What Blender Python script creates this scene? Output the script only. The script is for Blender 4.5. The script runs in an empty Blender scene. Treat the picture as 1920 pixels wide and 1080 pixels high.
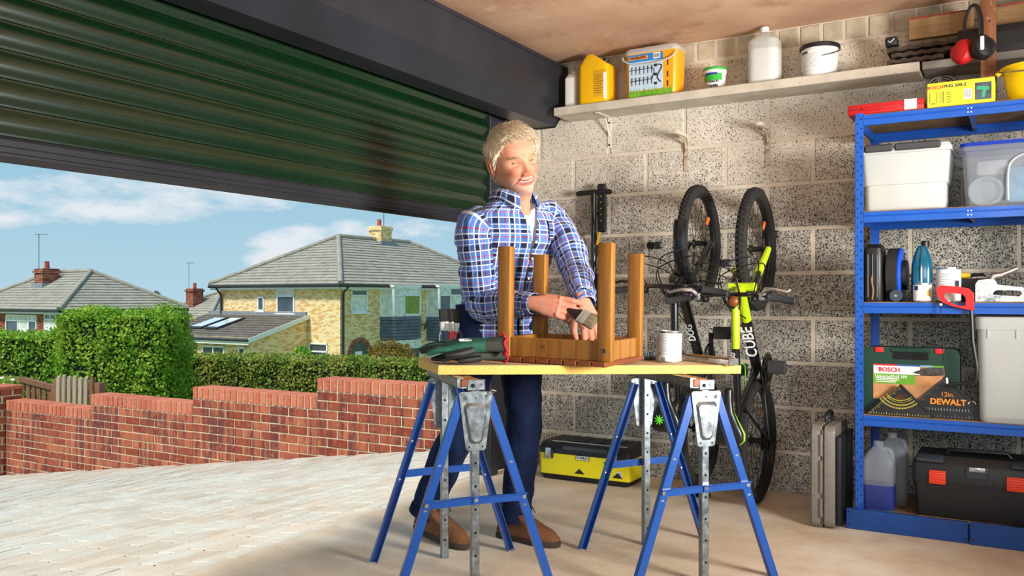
import bpy, bmesh, math, random
import numpy as np
from mathutils import Vector, Matrix, Euler, noise
rnd = random.Random(7)
PI = math.pi
SC = bpy.context.scene
COL = SC.collection
# ------------------------------------------------------------------ camera
FPX, CX, CY0, CAMH = 1613.0, 960.0, 558.0, 0.98
cam = bpy.data.cameras.new('camera'); camo = bpy.data.objects.new('camera', cam); COL.objects.link(camo)
cam.sensor_width = 36.0; cam.lens = 36.0 * FPX / 1920.0
cam.shift_y = (CY0 - 540.0) / 1920.0
cam.clip_start = 0.05; cam.clip_end = 500
camo.location = (0, 0, CAMH); camo.rotation_euler = (PI / 2, 0, 0)
SC.camera = camo
SC.view_settings.view_transform = 'Standard'; SC.view_settings.look = 'None'
SC.view_settings.gamma = 1.0; SC.view_settings.use_curve_mapping = False
SC.view_settings.exposure = 0.0
# ------------------------------------------------------------------ colour helper
def lin(c):
    if isinstance(c, str):
        c = c.lstrip('#'); c = [int(c[i:i + 2], 16) / 255 for i in (0, 2, 4)]
    return tuple((x / 12.92 if x <= 0.04045 else ((x + 0.055) / 1.055) ** 2.4) for x in c[:3]) + (1.0,)
# ------------------------------------------------------------------ sky
W = bpy.data.worlds.new('sky'); SC.world = W; W.use_nodes = True
def world_sky():
    nt = W.node_tree; N = nt.nodes; L = nt.links; N.clear()
    def nd(t, **k):
        n = N.new(t)
        for a, b in k.items(): setattr(n, a, b)
        return n
    def mth(op, a, b=None, clamp=False):
        n = nd('ShaderNodeMath', operation=op, use_clamp=clamp)
        for i, x in enumerate((a, b)):
            if x is None: continue
            if isinstance(x, (int, float)): n.inputs[i].default_value = x
            else: L.new(x, n.inputs[i])
        return n.outputs[0]
    tc = nd('ShaderNodeTexCoord'); sep = nd('ShaderNodeSeparateXYZ'); L.new(tc.outputs['Generated'], sep.inputs[0])
    X, Y, Z = sep.outputs
    ramp = nd('ShaderNodeValToRGB'); L.new(mth('MAXIMUM', Z, 0.0), ramp.inputs[0])
    cr = ramp.color_ramp; cr.elements[0].position = 0.0; cr.elements[0].color = lin('b4d6e6')
    cr.elements[1].position = 0.9; cr.elements[1].color = lin('6ea8d0')
    e = cr.elements.new(0.12); e.color = lin('a0cae0')
    # cloud layer: noise stretched along the horizon
    mp = nd('ShaderNodeMapping'); mp.inputs['Scale'].default_value = (1, 1, 2.6); mp.inputs['Location'].default_value = (0.36, 0.1, 0.03)
    L.new(tc.outputs['Generated'], mp.inputs[0])
    no = nd('ShaderNodeTexNoise'); no.inputs['Scale'].default_value = 3.2; no.inputs['Detail'].default_value = 9; no.inputs['Roughness'].default_value = 0.55
    L.new(mp.outputs[0], no.inputs['Vector'])
    # cumulus shapes: soft ellipses around fixed directions broken up by the noise
    tot = None
    for dx, dz, rx, rz, s in ((-.235, .052, .085, .034, 1.0), (-.18, .066, .06, .026, .9), (-.275, .045, .05, .02, .8), (-.45, .118, .26, .034, .8), (-.62, .105, .2, .03, .75), (-.10, .082, .05, .018, .5), (-.36, .14, .16, .03, .5)):
        ax = mth('DIVIDE', mth('SUBTRACT', mth('DIVIDE', X, mth('MAXIMUM', Y, .05)), dx), rx)
        az = mth('DIVIDE', mth('SUBTRACT', mth('DIVIDE', Z, mth('MAXIMUM', Y, .05)), dz), rz)
        d = mth('ADD', mth('MULTIPLY', ax, ax), mth('MULTIPLY', az, az))
        b = mth('MULTIPLY', mth('SUBTRACT', 1.25, d, True), s)
        tot = b if tot is None else mth('MAXIMUM', tot, b)
    no2 = nd('ShaderNodeTexNoise'); no2.inputs['Scale'].default_value = 14; no2.inputs['Detail'].default_value = 8; no2.inputs['Roughness'].default_value = 0.6
    L.new(mp.outputs[0], no2.inputs['Vector'])
    cl = mth('ADD', mth('MULTIPLY', tot, .62), mth('MULTIPLY', mth('SUBTRACT', no2.outputs[0], .5), 1.5))
    m1 = nd('ShaderNodeMapRange'); m1.inputs[1].default_value = .25; m1.inputs[2].default_value = .62; L.new(cl, m1.inputs[0])
    m2 = nd('ShaderNodeMapRange'); m2.inputs[1].default_value = .52; m2.inputs[2].default_value = .72; m2.inputs[4].default_value = .7; L.new(no.outputs[0], m2.inputs[0])
    hi = nd('ShaderNodeMapRange'); hi.inputs[1].default_value = .14; hi.inputs[2].default_value = .3; L.new(Z, hi.inputs[0])
    f = mth('MAXIMUM', m1.outputs[0], mth('MULTIPLY', m2.outputs[0], hi.outputs[0]))
    f = mth('MULTIPLY', f, .92)
    mix = nd('ShaderNodeMixRGB'); L.new(f, mix.inputs[0]); L.new(ramp.outputs[0], mix.inputs[1]); mix.inputs[2].default_value = lin('e9eef3')
    gm = nd('ShaderNodeMath', operation='LESS_THAN'); L.new(Z, gm.inputs[0]); gm.inputs[1].default_value = -0.08
    mix2 = nd('ShaderNodeMixRGB'); L.new(gm.outputs[0], mix2.inputs[0]); L.new(mix.outputs[0], mix2.inputs[1]); mix2.inputs[2].default_value = lin('8a8a7c')
    bg = nd('ShaderNodeBackground'); L.new(mix2.outputs[0], bg.inputs[0]); bg.inputs[1].default_value = 1.0
    out = nd('ShaderNodeOutputWorld'); L.new(bg.outputs[0], out.inputs[0])
world_sky()
# ------------------------------------------------------------------ garage frame (u along the block wall, v into the room)
RZ = -math.atan2(.5115, .8593)
CU, SU = .8593, .5115
C0 = (.157, 5.055)
def G(u, v, z=0.0): return Vector((C0[0] + CU * u - SU * v, C0[1] - SU * u - CU * v, z))
def PXY(px, py, Y): return Vector(((px - CX) / FPX * Y, Y, CAMH + (CY0 - py) / FPX * Y))
def onv(px, py, v):
    """point seen at pixel px,py on the plane v=const of the garage frame -> (u, z)"""
    q = (px - CX) / FPX
    u = ((C0[1] - CU * v) * q - (C0[0] - SU * v)) / (CU + SU * q)
    Y = C0[1] - SU * u - CU * v
    return u, CAMH + (CY0 - py) / FPX * Y
# ------------------------------------------------------------------ lights
def lamp(name, kind, loc, target, power, color=(1, 1, 1), size=1.0, size_y=None, spread=None):
    l = bpy.data.lights.new(name, kind); o = bpy.data.objects.new(name, l); COL.objects.link(o)
    o.location = loc; d = Vector(target) - Vector(loc); o.rotation_euler = d.to_track_quat('-Z', 'Y').to_euler()
    l.energy = power; l.color = color
    if kind == 'AREA':
        l.shape = 'RECTANGLE'; l.size = size; l.size_y = size_y or size
        if spread: l.spread = spread
    return o
sun = lamp('sun', 'SUN', (0, 0, 10), (.38, .44, 10 - .81), 4.2, (1.0, .95, .86)); sun.data.angle = math.radians(9)
lamp('assumed_key_light', 'AREA', (2.25, 1.3, 1.2), (-.4, 4.0, 1.8), 78, (1.0, .97, .92), .7, .7, math.radians(100))  # assumed key softbox out of frame, position guessed from shadows, no fitting modelled
lamp('fill_light', 'AREA', (-.5, -1.6, 1.7), (.4, 3.5, 1.2), 42, (1.0, .95, .9), 1.6, 1.2)  # added fill lamp behind the camera to lift the interior, no fitting known there
# ------------------------------------------------------------------ material helpers
MATS = {}
class NT:
    def __init__(s, name):
        s.m = bpy.data.materials.new(name); s.m.use_nodes = True; s.nt = s.m.node_tree
        s.b = s.nt.nodes['Principled BSDF']; s.out = s.nt.nodes['Material Output']; MATS[name] = s.m
    def n(s, t, **k):
        n = s.nt.nodes.new(t)
        for a, b in k.items(): setattr(n, a, b)
        return n
    def l(s, a, b): s.nt.links.new(a, b)
    def val(s, n, i, x):
        if isinstance(x, (int, float, tuple, list)): n.inputs[i].default_value = x
        else: s.l(x, n.inputs[i])
    def math(s, op, a, b=0.0, c=None, clamp=False):
        n = s.n('ShaderNodeMath', operation=op, use_clamp=clamp); s.val(n, 0, a); s.val(n, 1, b)
        if c is not None: s.val(n, 2, c)
        return n.outputs[0]
    def mix(s, f, a, b, mode='MIX'):
        n = s.n('ShaderNodeMixRGB', blend_type=mode); s.val(n, 0, f)
        s.val(n, 1, lin(a) if isinstance(a, str) else a); s.val(n, 2, lin(b) if isinstance(b, str) else b)
        return n.outputs[0]
    def ramp(s, x, lo, hi, a=0.0, b=1.0):
        n = s.n('ShaderNodeMapRange'); s.val(n, 0, x); s.val(n, 1, lo); s.val(n, 2, hi); s.val(n, 3, a); s.val(n, 4, b); return n.outputs[0]
    def coords(s, kind='obj', scale=(1, 1, 1), rot=(0, 0, 0)):
        if kind == 'world': o = s.n('ShaderNodeNewGeometry').outputs['Position']
        else:
            o = s.n('ShaderNodeTexCoord').outputs[{'obj': 'Object', 'uv': 'UV', 'gen': 'Generated'}[kind]]
        mp = s.n('ShaderNodeMapping'); mp.inputs['Scale'].default_value = scale; mp.inputs['Rotation'].default_value = rot
        s.l(o, mp.inputs[0]); return mp.outputs[0]
    def noise(s, vec, scale, detail=4, rough=.55, dist=0.0):
        n = s.n('ShaderNodeTexNoise'); s.l(vec, n.inputs['Vector']); n.inputs['Scale'].default_value = scale
        n.inputs['Detail'].default_value = detail; n.inputs['Roughness'].default_value = rough; n.inputs['Distortion'].default_value = dist
        return n.outputs[0]
    def voro(s, vec, scale, feature='F1', out=0):
        n = s.n('ShaderNodeTexVoronoi', feature=feature); s.l(vec, n.inputs['Vector']); n.inputs['Scale'].default_value = scale; return n.outputs[out]
    def rand(s): return s.n('ShaderNodeObjectInfo').outputs['Random']
    def bump(s, h, strength=.3, dist=.01):
        n = s.n('ShaderNodeBump'); n.inputs['Strength'].default_value = strength; n.inputs['Distance'].default_value = dist
        s.l(h, n.inputs['Height']); s.l(n.outputs[0], s.b.inputs['Normal'])
    def set(s, col=None, rough=.5, metal=0.0, spec=.5, **k):
        if col is not None: s.val(s.b, 'Base Color', lin(col) if isinstance(col, str) else col)
        s.val(s.b, 'Roughness', rough); s.val(s.b, 'Metallic', metal); s.val(s.b, 'Specular IOR Level', spec)
        for a, b in k.items(): s.val(s.b, a.replace('_', ' '), b)
        return s.m
def mat(name, col, rough=.5, metal=0.0, spec=.5, var=.12, vscale=6.0, bump=0.0, bscale=60.0, coat=0.0, trans=0.0, alpha=1.0, kind='obj', rvar=0.0, emit=None):
    if name in MATS: return MATS[name]
    t = NT(name); v = t.coords(kind)
    c = lin(col)
    if var:
        n = t.noise(v, vscale, 5)
        dark = tuple(x * (1 - var * 1.3) for x in c[:3]) + (1,); lite = tuple(min(1, x * (1 + var)) for x in c[:3]) + (1,)
        cc = t.mix(t.ramp(n, .3, .7), dark, lite)
    else: cc = c
    if rvar:
        r = t.ramp(t.rand(), 0, 1, 1 - rvar, 1 + rvar)
        hs = t.n('ShaderNodeHueSaturation'); t.l(r, hs.inputs['Value']); t.val(hs, 'Color', cc); cc = hs.outputs[0]
    t.set(cc, rough, metal, spec)
    if coat: t.b.inputs['Coat Weight'].default_value = coat; t.b.inputs['Coat Roughness'].default_value = .1
    if trans: t.b.inputs['Transmission Weight'].default_value = trans; t.b.inputs['IOR'].default_value = 1.2
    if alpha < 1: t.b.inputs['Alpha'].default_value = alpha
    if bump: t.bump(t.noise(v, bscale, 4), bump, .004)
    return t.m
# ------------------------------------------------------------------ mesh helpers
def rotm(rx=0, ry=0, rz=0): return Euler((rx, ry, rz)).to_matrix()
class MB:
    def __init__(s): s.v = []; s.f = []; s.m = []; s.uv = None; s.mi = 0
    def add(s, vs, fs, M=None):
        o = len(s.v)
        for p in vs:
            p = Vector(p)
            if M is not None: p = M @ p
            s.v.append(p)
        for f in fs: s.f.append(tuple(i + o for i in f)); s.m.append(s.mi)
        return s
    def box(s, c, d, R=None):
        x, y, z = d[0] / 2, d[1] / 2, d[2] / 2
        vs = [Vector(p) for p in ((-x, -y, -z), (x, -y, -z), (x, y, -z), (-x, y, -z), (-x, -y, z), (x, -y, z), (x, y, z), (-x, y, z))]
        if R is not None: vs = [R @ p for p in vs]
        return s.add([p + Vector(c) for p in vs], [(0, 3, 2, 1), (4, 5, 6, 7), (0, 1, 5, 4), (1, 2, 6, 5), (2, 3, 7, 6), (3, 0, 4, 7)])
    def b2(s, lo, hi, r=0.0, seg=1):
        c = [(a + b) / 2 for a, b in zip(lo, hi)]; d = [abs(b - a) for a, b in zip(lo, hi)]
        return s.rbox(c, d, r, seg) if r else s.box(c, d)
    def rbox(s, c, d, r=.005, seg=2, R=None, top=None):
        bm = bmesh.new(); bmesh.ops.create_cube(bm, size=1)
        for v in bm.verts:
            k = 1.0
            if top is not None and v.co.z > 0: k = top
            v.co = Vector((v.co.x * d[0] * k, v.co.y * d[1] * k, v.co.z * d[2]))
        r = min(r, min(d) * .49)
        bmesh.ops.bevel(bm, geom=bm.edges[:], offset=r, segments=seg, affect='EDGES', profile=.5)
        bm.verts.ensure_lookup_table()
        vs = [(R @ v.co if R is not None else v.co) + Vector(c) for v in bm.verts]
        fs = [tuple(v.index for v in f.verts) for f in bm.faces]; bm.free()
        return s.add(vs, fs)
    def bar(s, a, b, w, t, up=(0, 0, 1), r=0.0):
        """rectangular bar from a to b: w across (in the up x dir plane), t along up"""
        a = Vector(a); b = Vector(b); d = (b - a); L = d.length; z = d.normalized(); u = Vector(up)
        x = u.cross(z)
        if x.length < 1e-6: x = Vector((1, 0, 0)).cross(z)
        x.normalize(); y = z.cross(x)
        R = Matrix((x, y, z)).transposed()
        return s.rbox((a + b) / 2, (w, t, L), r, 1, R) if r else s.box((a + b) / 2, (w, t, L), R)
    def ring(s, c, x, y, n, rx, ry=None, ph=0.0):
        ry = rx if ry is None else ry
        return [Vector(c) + x * (rx * math.cos(2 * PI * i / n + ph)) + y * (ry * math.sin(2 * PI * i / n + ph)) for i in range(n)]
    def loft(s, rings, caps=(True, True), closed=True, loop=False):
        n = len(rings[0]); vs = [p for r in rings for p in r]; fs = []
        m = len(rings)
        for k in range(m if loop else m - 1):
            for i in range(n if closed else n - 1):
                j = (i + 1) % n; k2 = (k + 1) % m
                fs.append((k * n + i, k * n + j, k2 * n + j, k2 * n + i))
        if not loop:
            if caps[0]: fs.append(tuple(reversed(range(n))))
            if caps[1]: fs.append(tuple(range((m - 1) * n, m * n)))
        return s.add(vs, fs)
    def tube(s, pts, r, n=8, loop=False, caps=True, flat=1.0, up=None):
        pts = [Vector(p) for p in pts]; m = len(pts)
        rs = r if isinstance(r, (list, tuple)) else [r] * m
        rings = []; prev = None
        for i, p in enumerate(pts):
            if loop: d = pts[(i + 1) % m] - pts[i - 1]
            else: d = pts[min(i + 1, m - 1)] - pts[max(i - 1, 0)]
            d.normalize()
            if prev is None:
                a = Vector(up) if up else (Vector((0, 0, 1)) if abs(d.z) < .9 else Vector((1, 0, 0)))
            else: a = prev
            y = a - d * a.dot(d)
            if y.length < 1e-6: y = d.orthogonal()
            y.normalize(); x = y.cross(d); prev = y
            rings.append(s.ring(p, x, y, n, rs[i], rs[i] * flat))
        return s.loft(rings, (caps, caps), True, loop)
    def cyl(s, a, b, r0, r1=None, n=16): return s.tube([a, b], [r0, r0 if r1 is None else r1], n)
    def lathe(s, prof, n=24, c=(0, 0, 0), R=None, caps=(True, True), sx=1.0, sy=1.0):
        rings = []
        for r, z in prof:
            ring = [Vector((r * sx * math.cos(2 * PI * i / n), r * sy * math.sin(2 * PI * i / n), z)) for i in range(n)]
            if R is not None: ring = [R @ p for p in ring]
            rings.append([p + Vector(c) for p in ring])
        return s.loft(rings, caps)
    def prism(s, poly, d0, d1, axis='y', M=None):
        """poly in the two other axes (x,z for y; x,y for z; y,z for x)"""
        def mk(p, d): return {'y': (p[0], d, p[1]), 'z': (p[0], p[1], d), 'x': (d, p[0], p[1])}[axis]
        n = len(poly); vs = [mk(p, d0) for p in poly] + [mk(p, d1) for p in poly]
        fs = [tuple(range(n)), tuple(reversed(range(n, 2 * n)))] + [(i, i + n, (i + 1) % n + n, (i + 1) % n) for i in range(n)]
        return s.add(vs, fs, M)
    def frame(s, outer, inner, d0, d1, axis='y'):
        """prism with a hole; outer and inner same count"""
        def mk(p, d): return Vector({'y': (p[0], d, p[1]), 'z': (p[0], p[1], d), 'x': (d, p[0], p[1])}[axis])
        return s.loft([[mk(p, d0) for p in outer], [mk(p, d0) for p in inner], [mk(p, d1) for p in inner], [mk(p, d1) for p in outer]], loop=True)
    def sphere(s, c, r, n=16, m=10, R=None):
        r = (r, r, r) if isinstance(r, (int, float)) else r
        rings = []
        for k in range(m + 1):
            a = -PI / 2 + PI * k / m; a = max(-PI / 2 + .02, min(PI / 2 - .02, a))
            ring = [Vector((r[0] * math.cos(a) * math.cos(2 * PI * i / n), r[1] * math.cos(a) * math.sin(2 * PI * i / n), r[2] * math.sin(a))) for i in range(n)]
            if R is not None: ring = [R @ p for p in ring]
            rings.append([p + Vector(c) for p in ring])
        return s.loft(rings)
    def torus(s, c, R, r, x=(1, 0, 0), y=(0, 0, 1), n=40, m=10, flat=1.0):
        x = Vector(x); y = Vector(y); z = x.cross(y); c = Vector(c); rings = []
        for i in range(n):
            a = 2 * PI * i / n; d = x * math.cos(a) + y * math.sin(a)
            rings.append([c + d * (R + r * math.cos(2 * PI * k / m)) + z * (r * flat * math.sin(2 * PI * k / m)) for k in range(m)])
        return s.loft(rings, loop=True)
    def mesh(s, name, mats, smooth=35.0):
        me = bpy.data.meshes.new(name); me.from_pydata([tuple(p) for p in s.v], [], s.f)
        mats = mats if isinstance(mats, (list, tuple)) else [mats]
        for m in mats: me.materials.append(MATS[m] if isinstance(m, str) else m)
        if len(mats) > 1: me.polygons.foreach_set('material_index', s.m)
        if s.uv is not None:
            uvl = me.uv_layers.new(name='UVMap')
            for lp in me.loops: uvl.data[lp.index].uv = s.uv[lp.vertex_index]
        bm = bmesh.new(); bm.from_mesh(me); bmesh.ops.recalc_face_normals(bm, faces=bm.faces[:]); bm.to_mesh(me); bm.free()
        me.update()
        if smooth:
            me.shade_smooth(); me.set_sharp_from_angle(angle=math.radians(smooth))
        return me
    def build(s, name, mats, parent=None, loc=(0, 0, 0), rot=(0, 0, 0), smooth=35.0):
        return link(name, s.mesh(name, mats, smooth), parent, loc, rot)
def link(name, me, parent=None, loc=(0, 0, 0), rot=(0, 0, 0), **k):
    o = bpy.data.objects.new(name, me); COL.objects.link(o)
    o.parent = parent; o.location = loc; o.rotation_euler = rot
    for a, b in k.items(): o[a] = b
    return o
def tag(o, label=None, cat=None, group=None, kind=None):
    if label: o['label'] = label
    if cat: o['category'] = cat
    if group: o['group'] = group
    if kind: o['kind'] = kind
    return o
def thing(name, label, cat, loc=(0, 0, 0), rz=0.0, group=None, rot=None):
    o = bpy.data.objects.new(name, None); COL.objects.link(o); o.empty_display_size = .1
    o.location = loc; o.rotation_euler = rot if rot else (0, 0, rz)
    return tag(o, label, cat, group)
def struct(o): o['kind'] = 'structure'; return o
def text(name, s, size, m, parent, loc, rot=(PI / 2, 0, 0), ext=.0006, bold=0.0, shear=0.0, align='CENTER', sx=1.0):
    c = bpy.data.curves.new(name, 'FONT'); c.body = s; c.size = size; c.extrude = ext; c.offset = bold; c.shear = shear
    c.align_x = align; c.align_y = 'CENTER'; c.resolution_u = 3
    t = bpy.data.objects.new(name + '_tmp', c); COL.objects.link(t)
    dg = bpy.context.evaluated_depsgraph_get(); dg.update()
    me = bpy.data.meshes.new_from_object(t.evaluated_get(dg)); bpy.data.objects.remove(t); bpy.data.curves.remove(c)
    me.materials.clear(); me.materials.append(MATS[m] if isinstance(m, str) else m); me.name = name
    o = link(name, me, parent, loc, rot); o.scale = (sx, 1, 1)
    return o
def copy_tree(o, parent=None):
    c = o.copy(); COL.objects.link(c); c.parent = parent
    for ch in o.children: copy_tree(ch, c)
    return c
def rrect(w, h, r, n=4, cx=0, cy=0):
    out = []
    for sx, sy, a0 in ((1, 1, 0), (-1, 1, PI / 2), (-1, -1, PI), (1, -1, 1.5 * PI)):
        for i in range(n + 1):
            a = a0 + PI / 2 * i / n
            out.append((cx + sx * (w / 2 - r) + r * math.cos(a), cy + sy * (h / 2 - r) + r * math.sin(a)))
    return out
def spline(pts, n=8):
    pts = [Vector(p) for p in pts]; out = []
    for i in range(len(pts) - 1):
        p0 = pts[max(i - 1, 0)]; p1 = pts[i]; p2 = pts[i + 1]; p3 = pts[min(i + 2, len(pts) - 1)]
        for k in range(n):
            t = k / n
            out.append(.5 * ((2 * p1) + (p2 - p0) * t + (2 * p0 - 5 * p1 + 4 * p2 - p3) * t * t + (3 * p1 - p0 - 3 * p2 + p3) * t ** 3))
    out.append(pts[-1]); return out
# ================================================================== materials of the setting
def m_block():
    t = NT('block'); p = t.coords('world'); sep = t.n('ShaderNodeSeparateXYZ'); t.l(p, sep.inputs[0]); z = sep.outputs[2]
    pit = t.noise(p, 150, 3, .6); pit2 = t.noise(p, 320, 2, .5); patch = t.noise(p, 2.3, 4, .6)
    wob = t.math('MULTIPLY_ADD', patch, .9, z)                       # painted above ragged line
    paint = t.ramp(wob, 1.75, 2.25)
    paint = t.math('MULTIPLY', paint, t.ramp(t.rand(), .0, .35, .55, 1.0))
    th = t.ramp(paint, 0, 1, .53, .585)
    hole = t.math('GREATER_THAN', t.math('MULTIPLY_ADD', pit2, .3, t.math('MULTIPLY', pit, .7)), th)
    hs = t.ramp(t.math('SUBTRACT', t.math('MULTIPLY_ADD', pit2, .3, t.math('MULTIPLY', pit, .7)), th), -.012, .012)
    tone = t.noise(p, 34, 3)
    bare = t.mix(t.ramp(tone, .3, .7), 'aaa397', 'ded7ca')
    bare = t.mix(t.ramp(t.rand(), 0, 1), bare, t.mix(.35, bare, '7d776f'))
    pc = t.mix(t.ramp(t.noise(p, 5, 4), .3, .7), 'cfc4b3', 'e0d6c7')
    base = t.mix(paint, bare, pc)
    stain = t.ramp(t.noise(p, 1.3, 3), .62, .74, 0, .45)
    base = t.mix(stain, base, '4a4642')
    col = t.mix(hs, base, t.mix(t.ramp(tone, .35, .65), '1c1a19', '4a4641'))
    t.set(col, .92, spec=.2); t.bump(t.math('SUBTRACT', t.math('MULTIPLY', tone, .5), hs), .6, .006)
m_block()
def m_simple(name, a, b, sc, detail=6, rough=.85, bump=.2, bsc=80, dist=.005, spots=None, kind='world'):
    t = NT(name); p = t.coords(kind); c = t.mix(t.ramp(t.noise(p, sc, detail, .6), .32, .68), a, b)
    if spots:
        for col, s2, lo, hi, amt in spots: c = t.mix(t.ramp(t.noise(p, s2, 4, .6), lo, hi, 0, amt), c, col)
    t.set(c, rough, spec=.25); t.bump(t.noise(p, bsc, 4), bump, dist); return t.m
m_simple('mortar_cream', 'c4b8a6', 'dcd1c0', 9, spots=[('6d6458', 60, .62, .7, .5)])
m_simple('plaster', 'bd9478', 'd8b396', 2.2, 7, .8, .15, 30, spots=[('a57c60', 4.5, .58, .72, .6), ('e6cbb2', 11, .62, .75, .5)])
m_simple('concrete', 'c4ae94', 'decbb0', 3.2, 8, .9, .35, 130, .004, spots=[('7c6a57', 130, .64, .7, .7), ('e6dccc', 1.1, .5, .62, .75), ('8f7a63', 1.7, .6, .72, .5), ('f0e8da', 24, .66, .72, .5)])
m_simple('paint_white', 'c9c2b5', 'e0dacd', 8, 5, .7, .15, 40, spots=[('8f8472', 18, .64, .72, .5)])
m_simple('old_board', 'b3aa9b', 'd0c8b9', 7, 6, .8, .15, 60, spots=[('6b6257', 25, .66, .73, .7)])
# ================================================================== floor
WL = 3.3
m = MB(); m.add([G(-.1, -.35, 0), G(-.1, 7.0, 0), G(6.5, 7.0, 0), G(6.5, -.35, 0), G(-.1, -.35, -.2), G(-.1, 7.0, -.2), G(6.5, 7.0, -.2), G(6.5, -.35, -.2)],
    [(0, 1, 2, 3), (4, 7, 6, 5), (0, 4, 5, 1), (1, 5, 6, 2), (2, 6, 7, 3), (3, 7, 4, 0)])
fl = struct(m.build('floor', 'concrete'))
# ceiling
m = MB(); m.add([G(-.35, -.35, 2.335), G(-.35, 7.0, 2.335), G(6.5, 7, 2.335), G(6.5, -.35, 2.335), G(-.35, -.35, 2.5), G(-.35, 7, 2.5), G(6.5, 7, 2.5), G(6.5, -.35, 2.5)],
    [(3, 2, 1, 0), (4, 5, 6, 7), (0, 1, 5, 4), (1, 2, 6, 5), (2, 3, 7, 6), (3, 0, 4, 7)])
struct(m.build('ceiling', 'plaster'))
# ================================================================== block wall: mortar core + every block
wall = struct(link('wall_right', None, None, G(0, 0, 0), (0, 0, RZ)))
m = MB(); m.b2((-.12, .0035, -.02), (WL + 1.2, .22, 2.335)); core = m.build('mortar', 'mortar_cream', wall)
bl_cache = {}
def block(w, h, x, z, name='block', mt='block', d=.05, proud=0.0):
    k = (round(w, 3), round(h, 3), mt)
    if k not in bl_cache:
        b = MB(); b.rbox((0, 0, 0), (w, d, h), .006 if h > .1 else .004, 1); bl_cache[k] = b.mesh(name, mt, 0)
    return link(name, bl_cache[k], wall, (x, d / 2 - proud + rnd.uniform(-.0015, .0015), z), (0, rnd.uniform(-.003, .003), 0))
J = .013
for k in range(-0, 10):
    z0 = -.023 + .225 * k; z1 = z0 + .225
    off = .012 if k % 2 == 0 else .232
    za = max(z0 + J / 2, 0.0); zb = z1 - J / 2
    u = off - .44
    while u < WL + .9:
        a = max(u + J / 2, -.115); b = u + .44 - J / 2
        if b - a > .05: block(b - a, zb - za, (a + b) / 2, (za + zb) / 2)
        u += .44
m_simple('brick_cream', 'a89a84', 'c6b9a3', 14, 5, .9, .35, 60, spots=[('57503f', 45, .66, .72, .6)])
u = -.1
while u < WL + .9:
    block(.094, .093, u + .05, 2.2825, 'brick', 'brick_cream', .05, rnd.uniform(-.002, .004)); u += .106
# ================================================================== door side: pier, lintel, roller shutter
m_simple('anthracite', '25262b', '2c2d33', 3, 2, .38, .02, 200)
pier = struct(link('wall_front', None, None, G(0, 0, 0), (0, 0, RZ)))
m = MB(); m.b2((-.33, -.16, 0), (-.1, .05, 2.335)); m.build('pier', 'mortar_cream', pier)
m = MB(); m.b2((-.33, -6.6, 2.02), (-.12, -.16, 2.335)); m.build('lintel', 'mortar_cream', pier)
sh = thing('roller_shutter', 'dark green ribbed roller garage door half open under a charcoal box', 'garage door', G(0, 0, 0), RZ)
# local frame: x = u, y = -v
DL = 6.2
prof = [(-.115, 2.30), (.189, 2.30), (.189, 2.085), (.108, 1.972), (-.02, 1.972), (-.02, 1.99), (.10, 1.99), (.172, 2.09), (.172, 2.285), (-.115, 2.285)]
m = MB(); m.prism(prof, -.004, -DL, 'y'); m.build('box_cover', 'anthracite', sh, smooth=20)
m = MB(); m.prism([(-.125, 2.302), (.193, 2.302), (.193, 2.082), (.110, 1.966), (-.115, 1.966)], -.001, -.006, 'y'); m.build('box_end_plate', 'anthracite', sh, smooth=20)
m = MB(); m.b2((.189, -DL, 2.285), (.194, -.004, 2.304)); m.build('box_trim', 'anthracite', sh)
m = MB(); m.b2((-.115, -DL, 1.98), (-.11, -.004, 2.30)); m.build('box_back', 'anthracite', sh)
m = MB()
m.b2((-.135, -.44, 0), (-.058, -.36, 1.975), .004); m.b2((-.14, -.37, 0), (-.11, -.16, 1.975), .003)
m.build('guide_rail', 'anthracite', sh)
def m_green():
    t = NT('shutter_green'); t.set(t.mix(t.ramp(t.noise(t.coords('obj'), 60, 3), .3, .7), '08200f', '0c2914'), .24, spec=.7)
    t.bump(t.noise(t.coords('obj'), 420, 2), .12, .001)
m_green()
me = None; pz = .0835; k = 0; z = 1.447
while z < 2.12:
    if me is None:
        s = MB(); pr = []
        for i in range(9):
            a = i / 8; pr.append((-.083 + .013 * math.sin(PI * (.06 + .88 * a)) , .008 + a * (pz - .016)))
        pr = [(-.086, 0), (-.081, .001), (-.081, .006)] + pr + [(-.081, pz - .006), (-.081, pz - .002), (-.086, pz - .001)] + [(-.096, pz - .001), (-.096, 0)]
        s.prism(pr, -.40, -DL, 'y'); me = s.mesh('slat', 'shutter_green', 40)
    link('slat', me, sh, (0, 0, z)); z += pz
m = MB(); m.prism([(-.10, 1.388), (-.073, 1.388), (-.073, 1.396), (-.077, 1.40), (-.077, 1.415), (-.074, 1.418), (-.074, 1.436), (-.080, 1.446), (-.10, 1.446)], -.40, -DL, 'y')
m.build('bottom_rail', 'anthracite', sh, smooth=20)
mat('rubber', '121213', .7, var=.05)
m = MB(); m.prism([(-.098, 1.372), (-.08, 1.372), (-.076, 1.388), (-.10, 1.388)], -.40, -DL, 'y'); m.build('rubber_seal', 'rubber', sh)
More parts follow.
